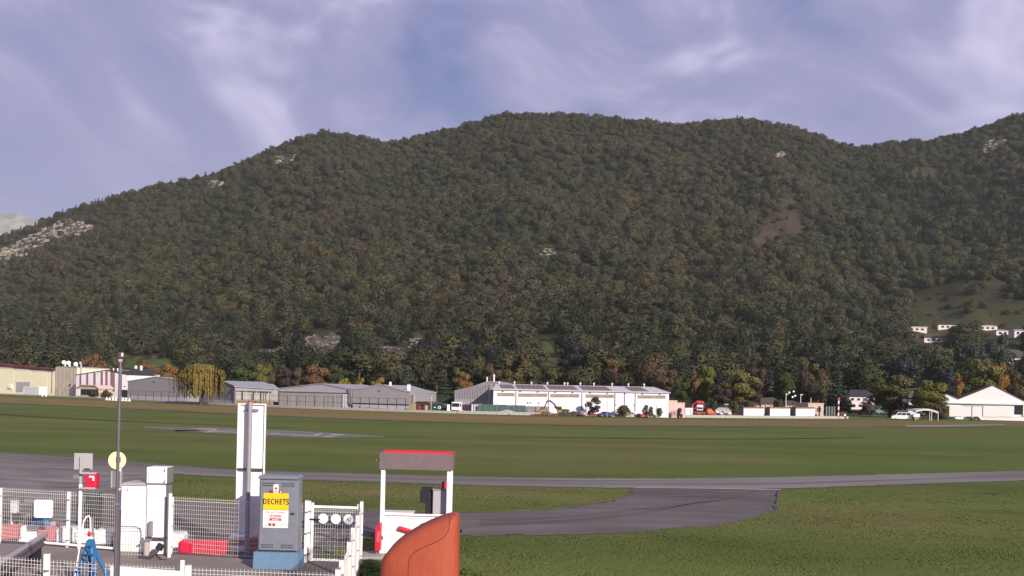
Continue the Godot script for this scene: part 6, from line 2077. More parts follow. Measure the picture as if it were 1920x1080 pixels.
	fence_post(o, Vector3.ZERO, 1.27, .037)

	# barrier blocks behind the fence
	var blocks := [[-30.0, 0], [22.0, 0], [62.0, 1], [95.0, 0], [130.0, 1], [165.0, 1], [200.0, 1], [236.0, 0], [300.0, 0], [330.0, 1], [448.0, 1], [486.0, 0]]
	var btext := ["red plastic barrier block at the left frame edge behind the fence", "red plastic barrier block behind the intercom post", "white plastic barrier block under the blue pump", "red plastic barrier block right of the blue pump", "white plastic barrier block left of the sign post", "white plastic barrier block right behind the sign post", "white plastic barrier block behind the tall mast", "red plastic barrier block half hidden by the wide white cabinet", "red plastic barrier block behind the tall white cabinet", "white plastic barrier block just right of the tall white cabinet", "white plastic barrier block with a red band behind the large sign", "red plastic barrier block behind the waste cabinet"]
	for i in blocks.size():
		var px: float = blocks[i][0]
		o = thing("barrier_block", btext[i], "barrier", spot(px, 20.5 - px * .0021), 0.1, "plastic barrier blocks behind the yard fence")
		b = Mb.new()
		b.prism(PackedVector2Array([Vector2(-.23, 0), Vector2(.23, 0), Vector2(.215, .1), Vector2(.215, .27), Vector2(.18, .33), Vector2(-.18, .33), Vector2(-.215, .27), Vector2(-.215, .1)]), .16, -.16)
		var pm: Material = M.white if blocks[i][1] == 1 else M.red_faded
		var body := part("block", b, pm, o)
		boxpart("foot", Vector3(0, .05, 0), Vector3(.4, .1, .42), pm, o, .02)
		if i == 10:
			boxpart("band", Vector3(0, .2, .162), Vector3(.42, .1, .01), M.red_faded, body)
	o = thing("barrier_block", "bright red plastic barrier lying along the fence left of the large sign", "barrier", spot(382, 18.95), 0.06)
	b = Mb.new()
	b.box(Vector3(0, .17, 0), Vector3(1.0, .3, .34), .05)
	part("block", b, M.red, o)
	for k in 5:
		boxpart("rib", Vector3(-.38 + k * .19, .17, .175), Vector3(.1, .2, .02), M.red, o, .008)
	b = Mb.new()
	b.ball(Vector3(.28, .03, .22), Vector3(.17, .05, .1), 10, 5)
	part("foot", b, M.red, o)

	# large white sign seen from behind
	o = thing("large_sign", "tall white sign board seen from behind on a grey round post", "sign", spot(462.5, 18.95))
	var hb := at(467, 1000, 18.95).y
	var ht := at(467, 758, 18.95).y
	var hm := (hb + ht) * .5
	var sx := 0.003
	boxpart("board", Vector3(sx, hm, -.16), Vector3(.58, ht - hb, .02), M.white, o, .004)
	for s in [-1, 1]:
		boxpart("frame", Vector3(sx + s * .287, hm, -.135), Vector3(.026, ht - hb, .07), M.white, o, .005)
	for y in [hb, ht]:
		boxpart("frame", Vector3(sx, y, -.135), Vector3(.6, .028, .07), M.white, o, .005)
	boxpart("crossbar", Vector3(sx, at(467, 881, 18.95).y, -.1), Vector3(.56, .05, .04), M.pole_dark, o, .005)
	boxpart("crossbar", Vector3(sx, ht - .12, -.1), Vector3(.3, .05, .04), M.pole, o, .005)
	b = Mb.new()
	b.tube([Vector3(0, 0, 0), Vector3(0, ht + .05, 0)], [.05], 18)
	var sp := part("post", b, M.pole, o)
	b = Mb.new()
	b.tube([Vector3(0, ht + .05, 0), Vector3(0, ht + .075, 0)], [.054, .04], 18)
	part("cap", b, M.red_dull, sp)
	boxpart("base_plate", Vector3(0, .01, 0), Vector3(.26, .02, .26), M.pole_dark, o, .004)

	# waste cabinet
	o = thing("waste_cabinet", "grey metal cabinet marked DECHETS on a pale blue plinth", "cabinet", spot(519.5, 17.6), 0.0)
	var cw := .775
	var ph := .36
	b = Mb.new()
	b.prism(PackedVector2Array([Vector2(-.45, 0), Vector2(.44, 0), Vector2(.43, ph), Vector2(-.44, ph)]), .12, -.36)
	part("plinth", b, M.plinth_blue, o)
	var y0 := ph
	var y1 := 1.80
	boxpart("cabinet_body", Vector3(0, (y0 + y1) * .5, -.155), Vector3(cw, y1 - y0, .33), M.cabinet_grey, o, .012)
	var door := boxpart("door", Vector3(0.0, (y0 + y1) * .5 - .01, .018), Vector3(cw - .05, y1 - y0 - .07, .022), M.cabinet_grey, o, .006)
	b = Mb.new()
	b.prism(PackedVector2Array([Vector2(-.405, y1), Vector2(.4, y1), Vector2(.4, y1 + .03), Vector2(.36, y1 + .07), Vector2(-.365, y1 + .07), Vector2(-.405, y1 + .03)]), .05, -.35)
	part("lid", b, M.cabinet_grey, o)
	boxpart("base_gap", Vector3(0, y0 + .012, .012), Vector3(cw - .02, .024, .03), M.near_black, o)
	for cx in [-.205, .19]:
		for cy in [y1 - .09, y0 + .13]:
			b = Mb.new()
			for r in 2:
				for c in 7:
					b.box(Vector3(cx - .105 + c * .035, cy - r * .045, .0305), Vector3(.021, .024, .003))
			part("vent", b, M.ink, door)
	boxpart("handle", Vector3(.29, 1.12, .04), Vector3(.08, .022, .03), M.near_black, door, .006)
	boxpart("lock", Vector3(.27, 1.115, .034), Vector3(.03, .04, .014), M.near_black, door, .004)
	var yp := boxpart("yellow_plate", Vector3(-.045, 1.35, .034), Vector3(.5, .335, .008), M.sign_yellow, o, .003)
	flat_letters("DECHETS", Vector2(-.045, 1.35), .112, true, M.ink, yp, .039, .79)
	var wp := boxpart("white_plate", Vector3(-.045, 1.005, .033), Vector3(.5, .345, .006), M.white, o, .002)
	flat_letters("DECHET PURGE", Vector2(-.045, 1.137), .034, true, M.ink_grey, wp, .037, 1.12)
	var rp := boxpart("red_label", Vector3(-.045, 1.03, .037), Vector3(.24, .115, .004), M.label_red, wp)
	lettering("AVGAS", .06, true, M.white, wp, Vector3(-.045, 1.045, .04), .95)
	boxpart("print_line", Vector3(-.045, .99, .0395), Vector3(.14, .012, .002), M.white, wp)
	for k in 2:
		boxpart("hazard_label", Vector3(-.155 + k * .078, .895, .037), Vector3(.064, .062, .004), M.hazard, wp)
	b = Mb.new()
	b.bar(Vector3(-.175, .875, .04), Vector3(-.135, .915, .04), .012, .002)
	b.bar(Vector3(-.135, .875, .0405), Vector3(-.175, .915, .0405), .012, .002)
	part("hazard_cross", b, M.ink, wp)
	b = Mb.new()
	b.prism(PackedVector2Array([Vector2(-.095, .875), Vector2(-.06, .875), Vector2(-.064, .895), Vector2(-.077, .918), Vector2(-.09, .895)]), .041, .039)
	part("hazard_flame", b, M.ink, wp)
	b = Mb.new()
	b.bar(Vector3(-.25, .905, .038), Vector3(-.24, .88, .038), .01, .002)
	b.bar(Vector3(-.24, .88, .038), Vector3(-.215, .88, .038), .014, .002)
	part("print_mark", b, M.ink_grey, wp)
	flat_letters("1203 23", Vector2(.095, .895), .042, false, M.ink_grey, wp, .038, 1.15)
	var wt := boxpart("warning_label", Vector3(-.05, 1.605, .034), Vector3(.1, .17, .006), M.white, o, .002)
	b = Mb.new()
	b.prism(PackedVector2Array([Vector2(-.085, 1.59), Vector2(-.015, 1.59), Vector2(-.05, 1.66)]), .039, .037)
	part("warning_triangle", b, M.hazard, wt)
	b = Mb.new()
	b.prism(PackedVector2Array([Vector2(-.07, 1.597), Vector2(-.03, 1.597), Vector2(-.036, 1.615), Vector2(-.05, 1.64), Vector2(-.064, 1.615)]), .041, .0385)
	part("warning_mark", b, M.ink, wt)
	boxpart("print_line", Vector3(-.05, 1.548, .0375), Vector3(.09, .02, .002), M.hazard, wt)
	for s in [-1, 1]:
		var hl := boxpart("hazard_sticker", Vector3(-.05 + s * .098, 1.545, .033), Vector3(.07, .075, .005), M.red_dull, o, .001)
		b = Mb.new()
		b.bar(Vector3(-.05 + s * .098 - .015, 1.53, .037), Vector3(-.05 + s * .098 + .012, 1.56, .037), .014, .002)
		b.box(Vector3(-.05 + s * .098, 1.548, .037), Vector3(.018, .03, .0025))
		part("sticker_mark", b, M.ink if s < 0 else M.white, hl)

	# white cabinets on the left
	o = thing("wide_cabinet", "wide white cabinet with a grey sloping top left of the tall one", "cabinet", spot(248.5, 18.75))
	var ch := at(250, 910, 18.75).y
	boxpart("cabinet_body", Vector3(0, ch * .5 + .03, -.22), Vector3(.55, ch - .06, .44), M.white, o, .012)
	b = Mb.new()
	b.prism(PackedVector2Array([Vector2(-.29, ch), Vector2(.29, ch), Vector2(.22, ch + .06), Vector2(-.2, ch + .06)]), .03, -.46)
	part("sloping_top", b, M.grey_light, o)
	boxpart("door", Vector3(-.01, ch * .5 + .03, .006), Vector3(.5, ch - .16, .018), M.white, o, .005)
	boxpart("lock", Vector3(-.13, ch - .1, .018), Vector3(.016, .03, .012), M.near_black, o)
	boxpart("skirting", Vector3(0, .035, -.22), Vector3(.53, .06, .42), M.zinc, o)
	o = thing("tall_cabinet", "tall white two part cabinet with an upper door", "cabinet", spot(290, 18.7))
	var th := at(292, 877, 18.7).y
	var split := at(292, 907.5, 18.7).y
	boxpart("cabinet_body", Vector3(0, split * .5 + .02, -.17), Vector3(.4, split - .04, .34), M.white, o, .01)
	boxpart("upper_box", Vector3(.01, (th + split) * .5 + .012, -.16), Vector3(.43, th - split, .36), M.white, o, .01)
	door = boxpart("upper_door", Vector3(0.0, (th + split) * .5 + .012, .026), Vector3(.36, th - split - .06, .014), M.white, o, .004)
	for q in [.29, .06]:
		boxpart("hinge", Vector3(.178, split + q - .0, .036), Vector3(.016, .055, .014), M.near_black, door)
	for q in [.22, .14]:
		boxpart("keyhole", Vector3(-.15, split + q, .034), Vector3(.02, .02, .006), M.ink_grey, door)
	boxpart("groove", Vector3(.0, split - .012, -.16), Vector3(.41, .024, .33), M.ink_grey, o)
	door = boxpart("lower_door", Vector3(.0, split * .5 - .0, .007), Vector3(.36, split - .16, .016), M.white, o, .004)
	boxpart("vent_band", Vector3(.0, .37, .02), Vector3(.28, .05, .008), M.grey_light, door, .002)
	boxpart("side_plate", Vector3(.226, (th + split) * .5 + .012, -.16), Vector3(.006, th - split - .01, .35), M.zinc, o, .002)
	boxpart("side_plate", Vector3(.202, split * .5 + .02, -.17), Vector3(.006, split - .06, .33), M.zinc, o, .002)
	boxpart("meter_box", Vector3(-.075, .58, .06), Vector3(.07, .32, .1), M.zinc, o, .008)
	boxpart("bar_shelf", Vector3(.02, .385, .07), Vector3(.5, .03, .12), M.pole_dark, o, .004)
	o = thing("grey_upright", "thick grey beige pipe stub before the two white cabinets", "pipe", spot(274.5, 18.45))
	tubepart("pipe", [Vector3(0, 0, 0), Vector3(0, .36, 0)], [.06], M.beige_grey, o, 14)
	boxpart("flange", Vector3(0, .375, 0), Vector3(.17, .03, .17), M.zinc, o, .006)
	o = thing("fence_end_post", "bright white post at the tall cabinet's right edge", "post", spot(317, 18.45))
	boxpart("post", Vector3(0, .68, 0), Vector3(.055, 1.36, .055), M.white, o, .006)
	boxpart("cap", Vector3(0, 1.37, 0), Vector3(.06, .02, .06), M.zinc, o)
	o = thing("hoop_guard", "white hoop guard filled with wire mesh before the wide cabinet", "guard", spot(248, 18.5))
	tubepart("hoop", [Vector3(-.27, 0, 0), Vector3(-.27, .62, 0), Vector3(-.24, .69, 0), Vector3(-.18, .72, 0), Vector3(.14, .72, 0), Vector3(.21, .69, 0), Vector3(.24, .62, 0), Vector3(.24, 0, 0)], [.016], M.white, o, 8)
	mesh_panel(o, Vector3(-.26, 0, 0), Vector3(.23, 0, 0), .71, .03, .06, .14)
	o = thing("black_hose", "black hose with a dark coupling lying before the white cabinets", "hose")
	tubepart("hose", [spot(262, 18.3, .04), spot(278, 18.2, .05), spot(290, 18.2, .16), spot(299, 18.25, .26)], [.045], M.pole_dark, o, 10)
	tubepart("coupling", [spot(297, 18.25, .22), spot(303, 18.27, .33)], [.075, .07], M.near_black, o, 12)
	tubepart("hose_tail", [spot(292, 18.2, .12), spot(303, 18.15, .03), spot(314, 18.2, .03)], [.016], M.near_black, o, 6)

	# mast in front
	o = thing("slim_mast", "tall slim grey mast with a small dark red head", "mast", spot(215.5, 11.2))
	var mt := at(226, 672, 11.2)
	var mb_ := spot(215.5, 11.2)
	var top := mt - mb_
	var mid := top * ((at(222, 942, 11.2).y) / top.y)
	tubepart("lower_tube", [Vector3.ZERO, Vector3(0.0, mid.y - .1, 0)], [.031], M.pole_dark, o, 16)
	tubepart("upper_tube", [Vector3(-.012, .3, .03), Vector3(-.012, mid.y, .03), Vector3(top.x, top.y, .0)], [.02, .02, .019], M.mast_grey, o, 14)
	boxpart("bracket", Vector3(-.012, mid.y - .02, .03), Vector3(.06, .03, .06), M.zinc, o, .006)
	var hd := boxpart("head", top + Vector3(.0, .035, 0), Vector3(.055, .085, .07), M.roof_tile, o, .01)
	boxpart("lens", top + Vector3(.03, .045, .02), Vector3(.02, .05, .04), M.offwhite, hd, .005)
	boxpart("collar", top + Vector3(0, -.025, 0), Vector3(.045, .04, .045), M.grey_light, o, .006)

	# round yellow sign and its plate
	o = thing("round_sign", "round pale yellow sign on a white post with a grey plate below", "sign", spot(220, 19.25))
	b = Mb.new()
	var dy := at(219.5, 863, 19.25).y
	b.disc(Vector3(-.035, dy, .03), .192, .02, 36)
	part("disc", b, M.disc_yellow, o)
	boxpart("clip", Vector3(.0, dy + .02, .05), Vector3(.1, .12, .03), M.zinc, o, .006)
	var py0 := at(219, 914, 19.25).y
	var py1 := at(219, 883, 19.25).y
	boxpart("back_plate", Vector3(-.03, (py0 + py1) * .5, .03), Vector3(.24, py1 - py0, .025), M.zinc, o, .006)
	for s in [-.13, .065]:
		boxpart("plate_flange", Vector3(-.01 + s, (py0 + py1) * .5, .05), Vector3(.02, py1 - py0, .03), M.grey_light, o, .004)
	boxpart("post", Vector3(.02, dy * .5, 0), Vector3(.05, dy, .05), M.white, o, .006)

	# square sign seen from behind, with the extinguisher box
	o = thing("square_sign", "square grey sign seen from behind on a white post", "sign", spot(148.5, 19.2))
	py0 = at(152, 881, 19.2).y
	py1 = at(152, 850, 19.2).y
	boxpart("plate", Vector3(.025, (py0 + py1) * .5, -.04), Vector3(.4, py1 - py0, .02), M.grey_light, o, .005)
	boxpart("sticker", Vector3(.12, py0 + .02, -.028), Vector3(.13, .025, .006), M.near_black, o)
	var pm2 := at(150, 908, 19.2).y
	boxpart("post", Vector3(0, pm2 * .5, 0), Vector3(.058, pm2, .058), M.white, o, .006)
	boxpart("upper_post", Vector3(0, (pm2 + py1 - .06) * .5, 0), Vector3(.05, py1 - .06 - pm2, .05), M.grey_light, o, .006)
	boxpart("side_box", Vector3(-.09, pm2 + .16, 0), Vector3(.14, .1, .1), M.zinc, o, .01)
	o = thing("extinguisher_box", "red box with a white label on grey brackets beside the square sign", "box", spot(169, 19.15))
	var ry0 := at(169, 915, 19.15).y
	var ry1 := at(169, 887, 19.15).y
	boxpart("box", Vector3(0, (ry0 + ry1) * .5, -.02), Vector3(.25, ry1 - ry0, .18), M.red, o, .012)
	for y in [ry0, ry1]:
		boxpart("bracket", Vector3(-.06, y, .03), Vector3(.34, .04, .1), M.grey_light, o, .006)
	boxpart("label", Vector3(.03, ry1 - .07, .075), Vector3(.11, .035, .006), M.white, o)
	boxpart("label", Vector3(.07, ry1 - .12, .0755), Vector3(.04, .07, .006), M.white, o)

	# intercom post, pump and pipes on the left
	o = thing("call_post", "white call box on a thin post behind the back fence", "call box", spot(27, 20.35))
	var cy0 := at(28, 962, 20.35).y
	var cy1 := at(28, 936, 20.35).y
	tubepart("post", [Vector3(-.07, 0, 0), Vector3(-.07, cy1 - .05, 0)], [.028], M.offwhite, o, 8)
	boxpart("box", Vector3(0, (cy0 + cy1) * .5, .02), Vector3(.15, cy1 - cy0, .14), M.offwhite, o, .02)
	boxpart("visor", Vector3(.0, cy1 + .01, .03), Vector3(.19, .03, .18), M.zinc, o, .006)
	boxpart("green_plate", Vector3(.15, cy1 - .02, 0), Vector3(.1, .08, .03), M.dark_green, o, .006)
	boxpart("cable_box", Vector3(.03, cy0 - .1, .0), Vector3(.16, .16, .1), M.near_black, o, .01)
	o = thing("pump_frame", "dark metal frame carrying a blue pump behind the back fence", "pump", spot(60, 20.45))
	for x in [-.62, -.36, -.06, .3]:
		boxpart("leg", Vector3(x, .26, 0), Vector3(.05, .52, .05), M.near_black, o, .006)
	boxpart("top_rail", Vector3(-.16, .45, 0), Vector3(1.0, .05, .08), M.near_black, o, .006)
	tubepart("pump_body", [Vector3(.02, .46, .05), Vector3(.1, .47, .05), Vector3(.36, .33, .05), Vector3(.44, .25, .05)], [.07, .11, .11, .06], M.blue, o, 14)
	tubepart("motor", [Vector3(-.12, .5, .05), Vector3(.0, .47, .05)], [.08, .09], M.zinc, o, 12)
	tubepart("outlet", [Vector3(.42, .28, .05), Vector3(.56, .16, .05), Vector3(.85, .1, .05)], [.05], M.zinc, o, 10)
	boxpart("valve", Vector3(.52, .34, .05), Vector3(.14, .14, .1), M.grey_light, o, .02)
	o = thing("slanting_pipes", "thick grey pipes slanting across the yard's left corner", "pipes")
	for k in 3:
		var s: float = [0.0, 13.0, 26.0][k]
		var e := at(86 - k * 3.0, 1002 + s * .7, 18.0 - k * .25)
		var st := at(-30, 1074 + s, 15.2 - k * .2)
		tubepart("pipe", [st, e], [[.055, .035, .045][k]], [M.pole, M.pole_dark, M.pole_dark][k], o, 14)
	for t in [.3, .8]:
		var p := at(-30, 1080, 15.1).lerp(at(84, 1012, 17.9), t)
		boxpart("rest", Vector3(p.x, p.y * .5 - .03, p.z), Vector3(.12, p.y - .02, .35), M.near_black, o, .01)
	o = thing("yard_cable", "black cable winding over the yard floor behind the front fence", "cable")
	tubepart("cable", [spot(70, 16.6, .05), spot(98, 16.0, .05), spot(112, 15.3, .05), spot(140, 14.6, .05), spot(175, 14.0, .05), spot(205, 13.6, .05)], [.03], M.near_black, o, 8)
	o = thing("fuel_dispenser", "dark green and black dispenser unit behind the back fence", "dispenser", spot(171, 20.2))
	boxpart("body", Vector3(.02, .55, 0), Vector3(.24, 1.05, .25), M.near_black, o, .02)
	boxpart("side_panel", Vector3(.17, .55, 0), Vector3(.06, .98, .2), M.near_black, o, .01)
	boxpart("green_panel", Vector3(-.07, .82, .13), Vector3(.09, .16, .02), M.dark_green, o, .005)
	boxpart("green_top", Vector3(.0, 1.09, 0), Vector3(.3, .05, .28), M.dark_green, o, .01)
	tubepart("hose", [Vector3(-.05, .75, .15), Vector3(-.07, .4, .18), Vector3(.0, .18, .18), Vector3(.06, .4, .18), Vector3(.06, .75, .16)], [.02], M.near_black, o, 8)
	o = thing("blue_trolley", "blue A frame trolley with a hooked white handle pole", "trolley", spot(172, 15.3))
	var tt := at(167, 1012, 15.3).y
	for q in [[-.2, .35], [.26, .35], [-.16, -.3], [.24, -.3]]:
		tubepart("leg", [Vector3(q[0], 0, q[1]), Vector3(-.05, tt, 0)], [.035], M.blue, o, 10)
	b = Mb.new()
	b.prism(PackedVector2Array([Vector2(-.13, tt - .26), Vector2(.07, tt - .3), Vector2(.0, tt + .0), Vector2(-.08, tt + .0)]), .07, -.06)
	part("winch_case", b, M.blue, o)
	b = Mb.new()
	for k in 4:
		b.tube([Vector3(-.09 - k * .03, tt - .1 - k * .13, .1 + k * .06), Vector3(.02 + k * .06, tt - .1 - k * .13, .1 + k * .06)], [.02], 6)
	for k in 3:
		b.tube([Vector3(-.08 - k * .04, tt - .1 - k * .16, .12 + k * .07), Vector3(.05 + k * .06, tt - .26 - k * .14, .16 + k * .06)], [.012], 6)
	part("webbing", b, M.blue_dark, o)
	boxpart("cross_rail", Vector3(.03, .3, .28), Vector3(.4, .04, .04), M.blue, o, .006)
	b = Mb.new()
	b.ball(Vector3(-.06, tt + .1, 0), Vector3(.04, .05, .04), 10, 6)
	part("red_knob", b, M.red, o)
	var hp := at(163, 968, 15.3) - spot(172, 15.3)
	tubepart("handle_pole", [Vector3(-.19, .02, .3), Vector3(hp.x - .03, hp.y - .08, .05), Vector3(hp.x, hp.y, 0), Vector3(hp.x + .03, hp.y + .015, 0), Vector3(hp.x + .06, hp.y - .04, 0), Vector3(-.03, tt + .02, 0)], [.012], M.white, o, 10)
	boxpart("chain_guard", Vector3(-.02, tt + .22, -.01), Vector3(.05, .34, .03), M.zinc, o, .01)

	# kiosk
	kiosk()
	hood()
	o = thing("ground_slab", "grey concrete slab between the yard fence and the kiosk", "slab", spot(697, 19.1))
	boxpart("slab", Vector3(0, .03, -.1), Vector3(.5, .06, .7), M.concrete, o, .01)
	var rng := RandomNumberGenerator.new()
	rng.seed = 15
	weeds(rng)

func kiosk() -> void:
	var o := thing("fuel_kiosk", "small white open kiosk with a grey fascia and red roof tray", "kiosk", spot(776.3, 19.3))
	var k := 19.3
	var w := (847.0 - 714.5) / FOCAL * k
	var h := at(782, 850, k).y
	var hf := at(782, 881, k).y
	var sill := at(782, 965, k).y
	var dp := .55
	var x := w * .5 - .05
	for q in [[-x, 0.0], [x, 0.0], [x, -dp]]:
		boxpart("corner_post", Vector3(q[0], hf * .5, q[1] - .045), Vector3(.09, hf, .09), M.white, o, .008)
	boxpart("corner_post", Vector3(-x, sill * .5, -dp - .045), Vector3(.09, sill, .09), M.white, o, .008)
	boxpart("front_panel", Vector3(0, sill * .5 + .02, -.055), Vector3(w - .16, sill - .02, .04), M.white, o, .004)
	boxpart("sill", Vector3(0, sill - .01, -.04), Vector3(w - .17, .035, .11), M.white, o, .006)
	boxpart("panel_trim", Vector3(0, sill - .08, -.03), Vector3(w - .18, .012, .02), M.offwhite, o)
	for s in [-1, 1]:
		boxpart("side_panel", Vector3(s * x, sill * .5, -dp * .5 - .045), Vector3(.04, sill, dp - .1), M.white, o, .004)
	boxpart("back_panel", Vector3(0, sill * .46, -dp - .045), Vector3(w - .16, sill * .92, .04), M.grey_light, o, .004)
	boxpart("counter", Vector3(-.36, sill + .012, -.25), Vector3(.62, .035, .4), M.offwhite, o, .006)
	boxpart("worktop", Vector3(0, sill - .06, -dp * .5), Vector3(w - .2, .04, dp - .2), M.zinc, o, .006)
	boxpart("floor", Vector3(0, .03, -dp * .5), Vector3(w, .06, dp + .1), M.zinc, o)
	# roof: an open tray, red inside
	var rw := (849.0 - 711.5) / FOCAL * k
	boxpart("front_fascia", Vector3(0, (h + hf) * .5, .03), Vector3(rw, h - hf, .03), M.fascia, o, .004)
	boxpart("back_fascia", Vector3(0, (h + hf) * .5, -dp - .14), Vector3(rw, h - hf, .03), M.roof_red, o, .004)
	for s in [-1, 1]:
		boxpart("side_fascia", Vector3(s * (rw * .5 - .015), (h + hf) * .5, -dp * .5 - .055), Vector3(.03, h - hf, dp + .14), M.fascia, o, .004)
	boxpart("roof_tray", Vector3(0, hf + .05, -dp * .5 - .055), Vector3(rw - .06, .04, dp + .14), M.roof_red, o)
	boxpart("roof_rim", Vector3(0, h + .008, -dp - .14), Vector3(rw, .016, .05), M.roof_red, o, .003)
	boxpart("beacon", Vector3(-rw * .5 - .06, (h + hf) * .5 - .0, -.05), Vector3(.07, .05, .06), M.orange_dark, o, .012)
	# inside
	boxpart("terminal_cabinet", Vector3(w * .5 - .26, sill + .24, -.33), Vector3(.3, .56, .25), M.grey_light, o, .012)
	boxpart("terminal_top", Vector3(w * .5 - .27, sill + .53, -.33), Vector3(.32, .03, .27), M.zinc, o, .006)
	boxpart("monitor_arm", Vector3(w * .5 - .5, sill + .28, -.35), Vector3(.15, .58, .14), M.near_black, o, .01)
	boxpart("card_reader", Vector3(w * .5 - .63, sill + .36, -.33), Vector3(.14, .26, .12), M.near_black, o, .01)
	boxpart("printer", Vector3(w * .5 - .56, sill + .5, -.36), Vector3(.22, .14, .14), M.near_black, o, .01)
	boxpart("alarm_box", Vector3(w * .5 - .17, sill + .62, -.36), Vector3(.11, .16, .1), M.red, o, .012)
	boxpart("cable_duct", Vector3(x, (sill + hf) * .5, -.4), Vector3(.03, hf - sill, .06), M.grey_door, o)
	# signs on the front
	var a := at(748, 990, k) - o.position
	var b := at(776, 996, k) - o.position
	tubepart("red_grip", [Vector3(a.x, a.y, .01), Vector3(b.x - .1, b.y + .0, .01), Vector3(b.x + .1, b.y - .1, .01)], [.052], M.red, o, 12)
	var c := at(790, 984, k) - o.position
	tubepart("blue_emblem", [Vector3(c.x - .05, c.y - .06, -.02), Vector3(c.x + .02, c.y + .0, -.02), Vector3(c.x + .12, c.y + .03, -.02), Vector3(c.x + .22, c.y - .01, -.02)], [.035], M.plinth_blue, o, 10)
	boxpart("latch", Vector3(-x + .03, at(719, 1008, k).y, .012), Vector3(.03, .07, .03), M.zinc, o, .005)
	for q in [[709.5, 1006.0, .58, "red extinguisher cover on the kiosk's left side"], [855.0, 1004.0, .5, "red extinguisher cover on the kiosk's right side behind the orange hood"]]:
		var p := at(q[0], q[1], k - .1 + (.0 if q[0] < 800 else .5))
		var e := thing("extinguisher_cover", q[3], "extinguisher cover", Vector3(p.x, 0, p.z), 0, "red extinguisher covers of the kiosk")
		var m := Mb.new()
		m.prism(PackedVector2Array([Vector2(-.05, p.y - q[2] * .5), Vector2(.06, p.y - q[2] * .5), Vector2(.06, p.y + q[2] * .5), Vector2(.0, p.y + q[2] * .5), Vector2(-.055, p.y + q[2] * .3)]), .12, -.14)
		part("cover", m, M.red, e)
		m = Mb.new()
		m.prism(PackedVector2Array([Vector2(-.02, p.y - q[2] * .12), Vector2(.035, p.y - q[2] * .2), Vector2(.04, p.y + q[2] * .2), Vector2(.0, p.y + q[2] * .26)]), .124, .1)
		part("label", m, M.red_pale, e)
		if q[0] > 800:
			boxpart("knob", Vector3(.09, p.y + .1, 0), Vector3(.08, .08, .07), M.near_black, e, .015)

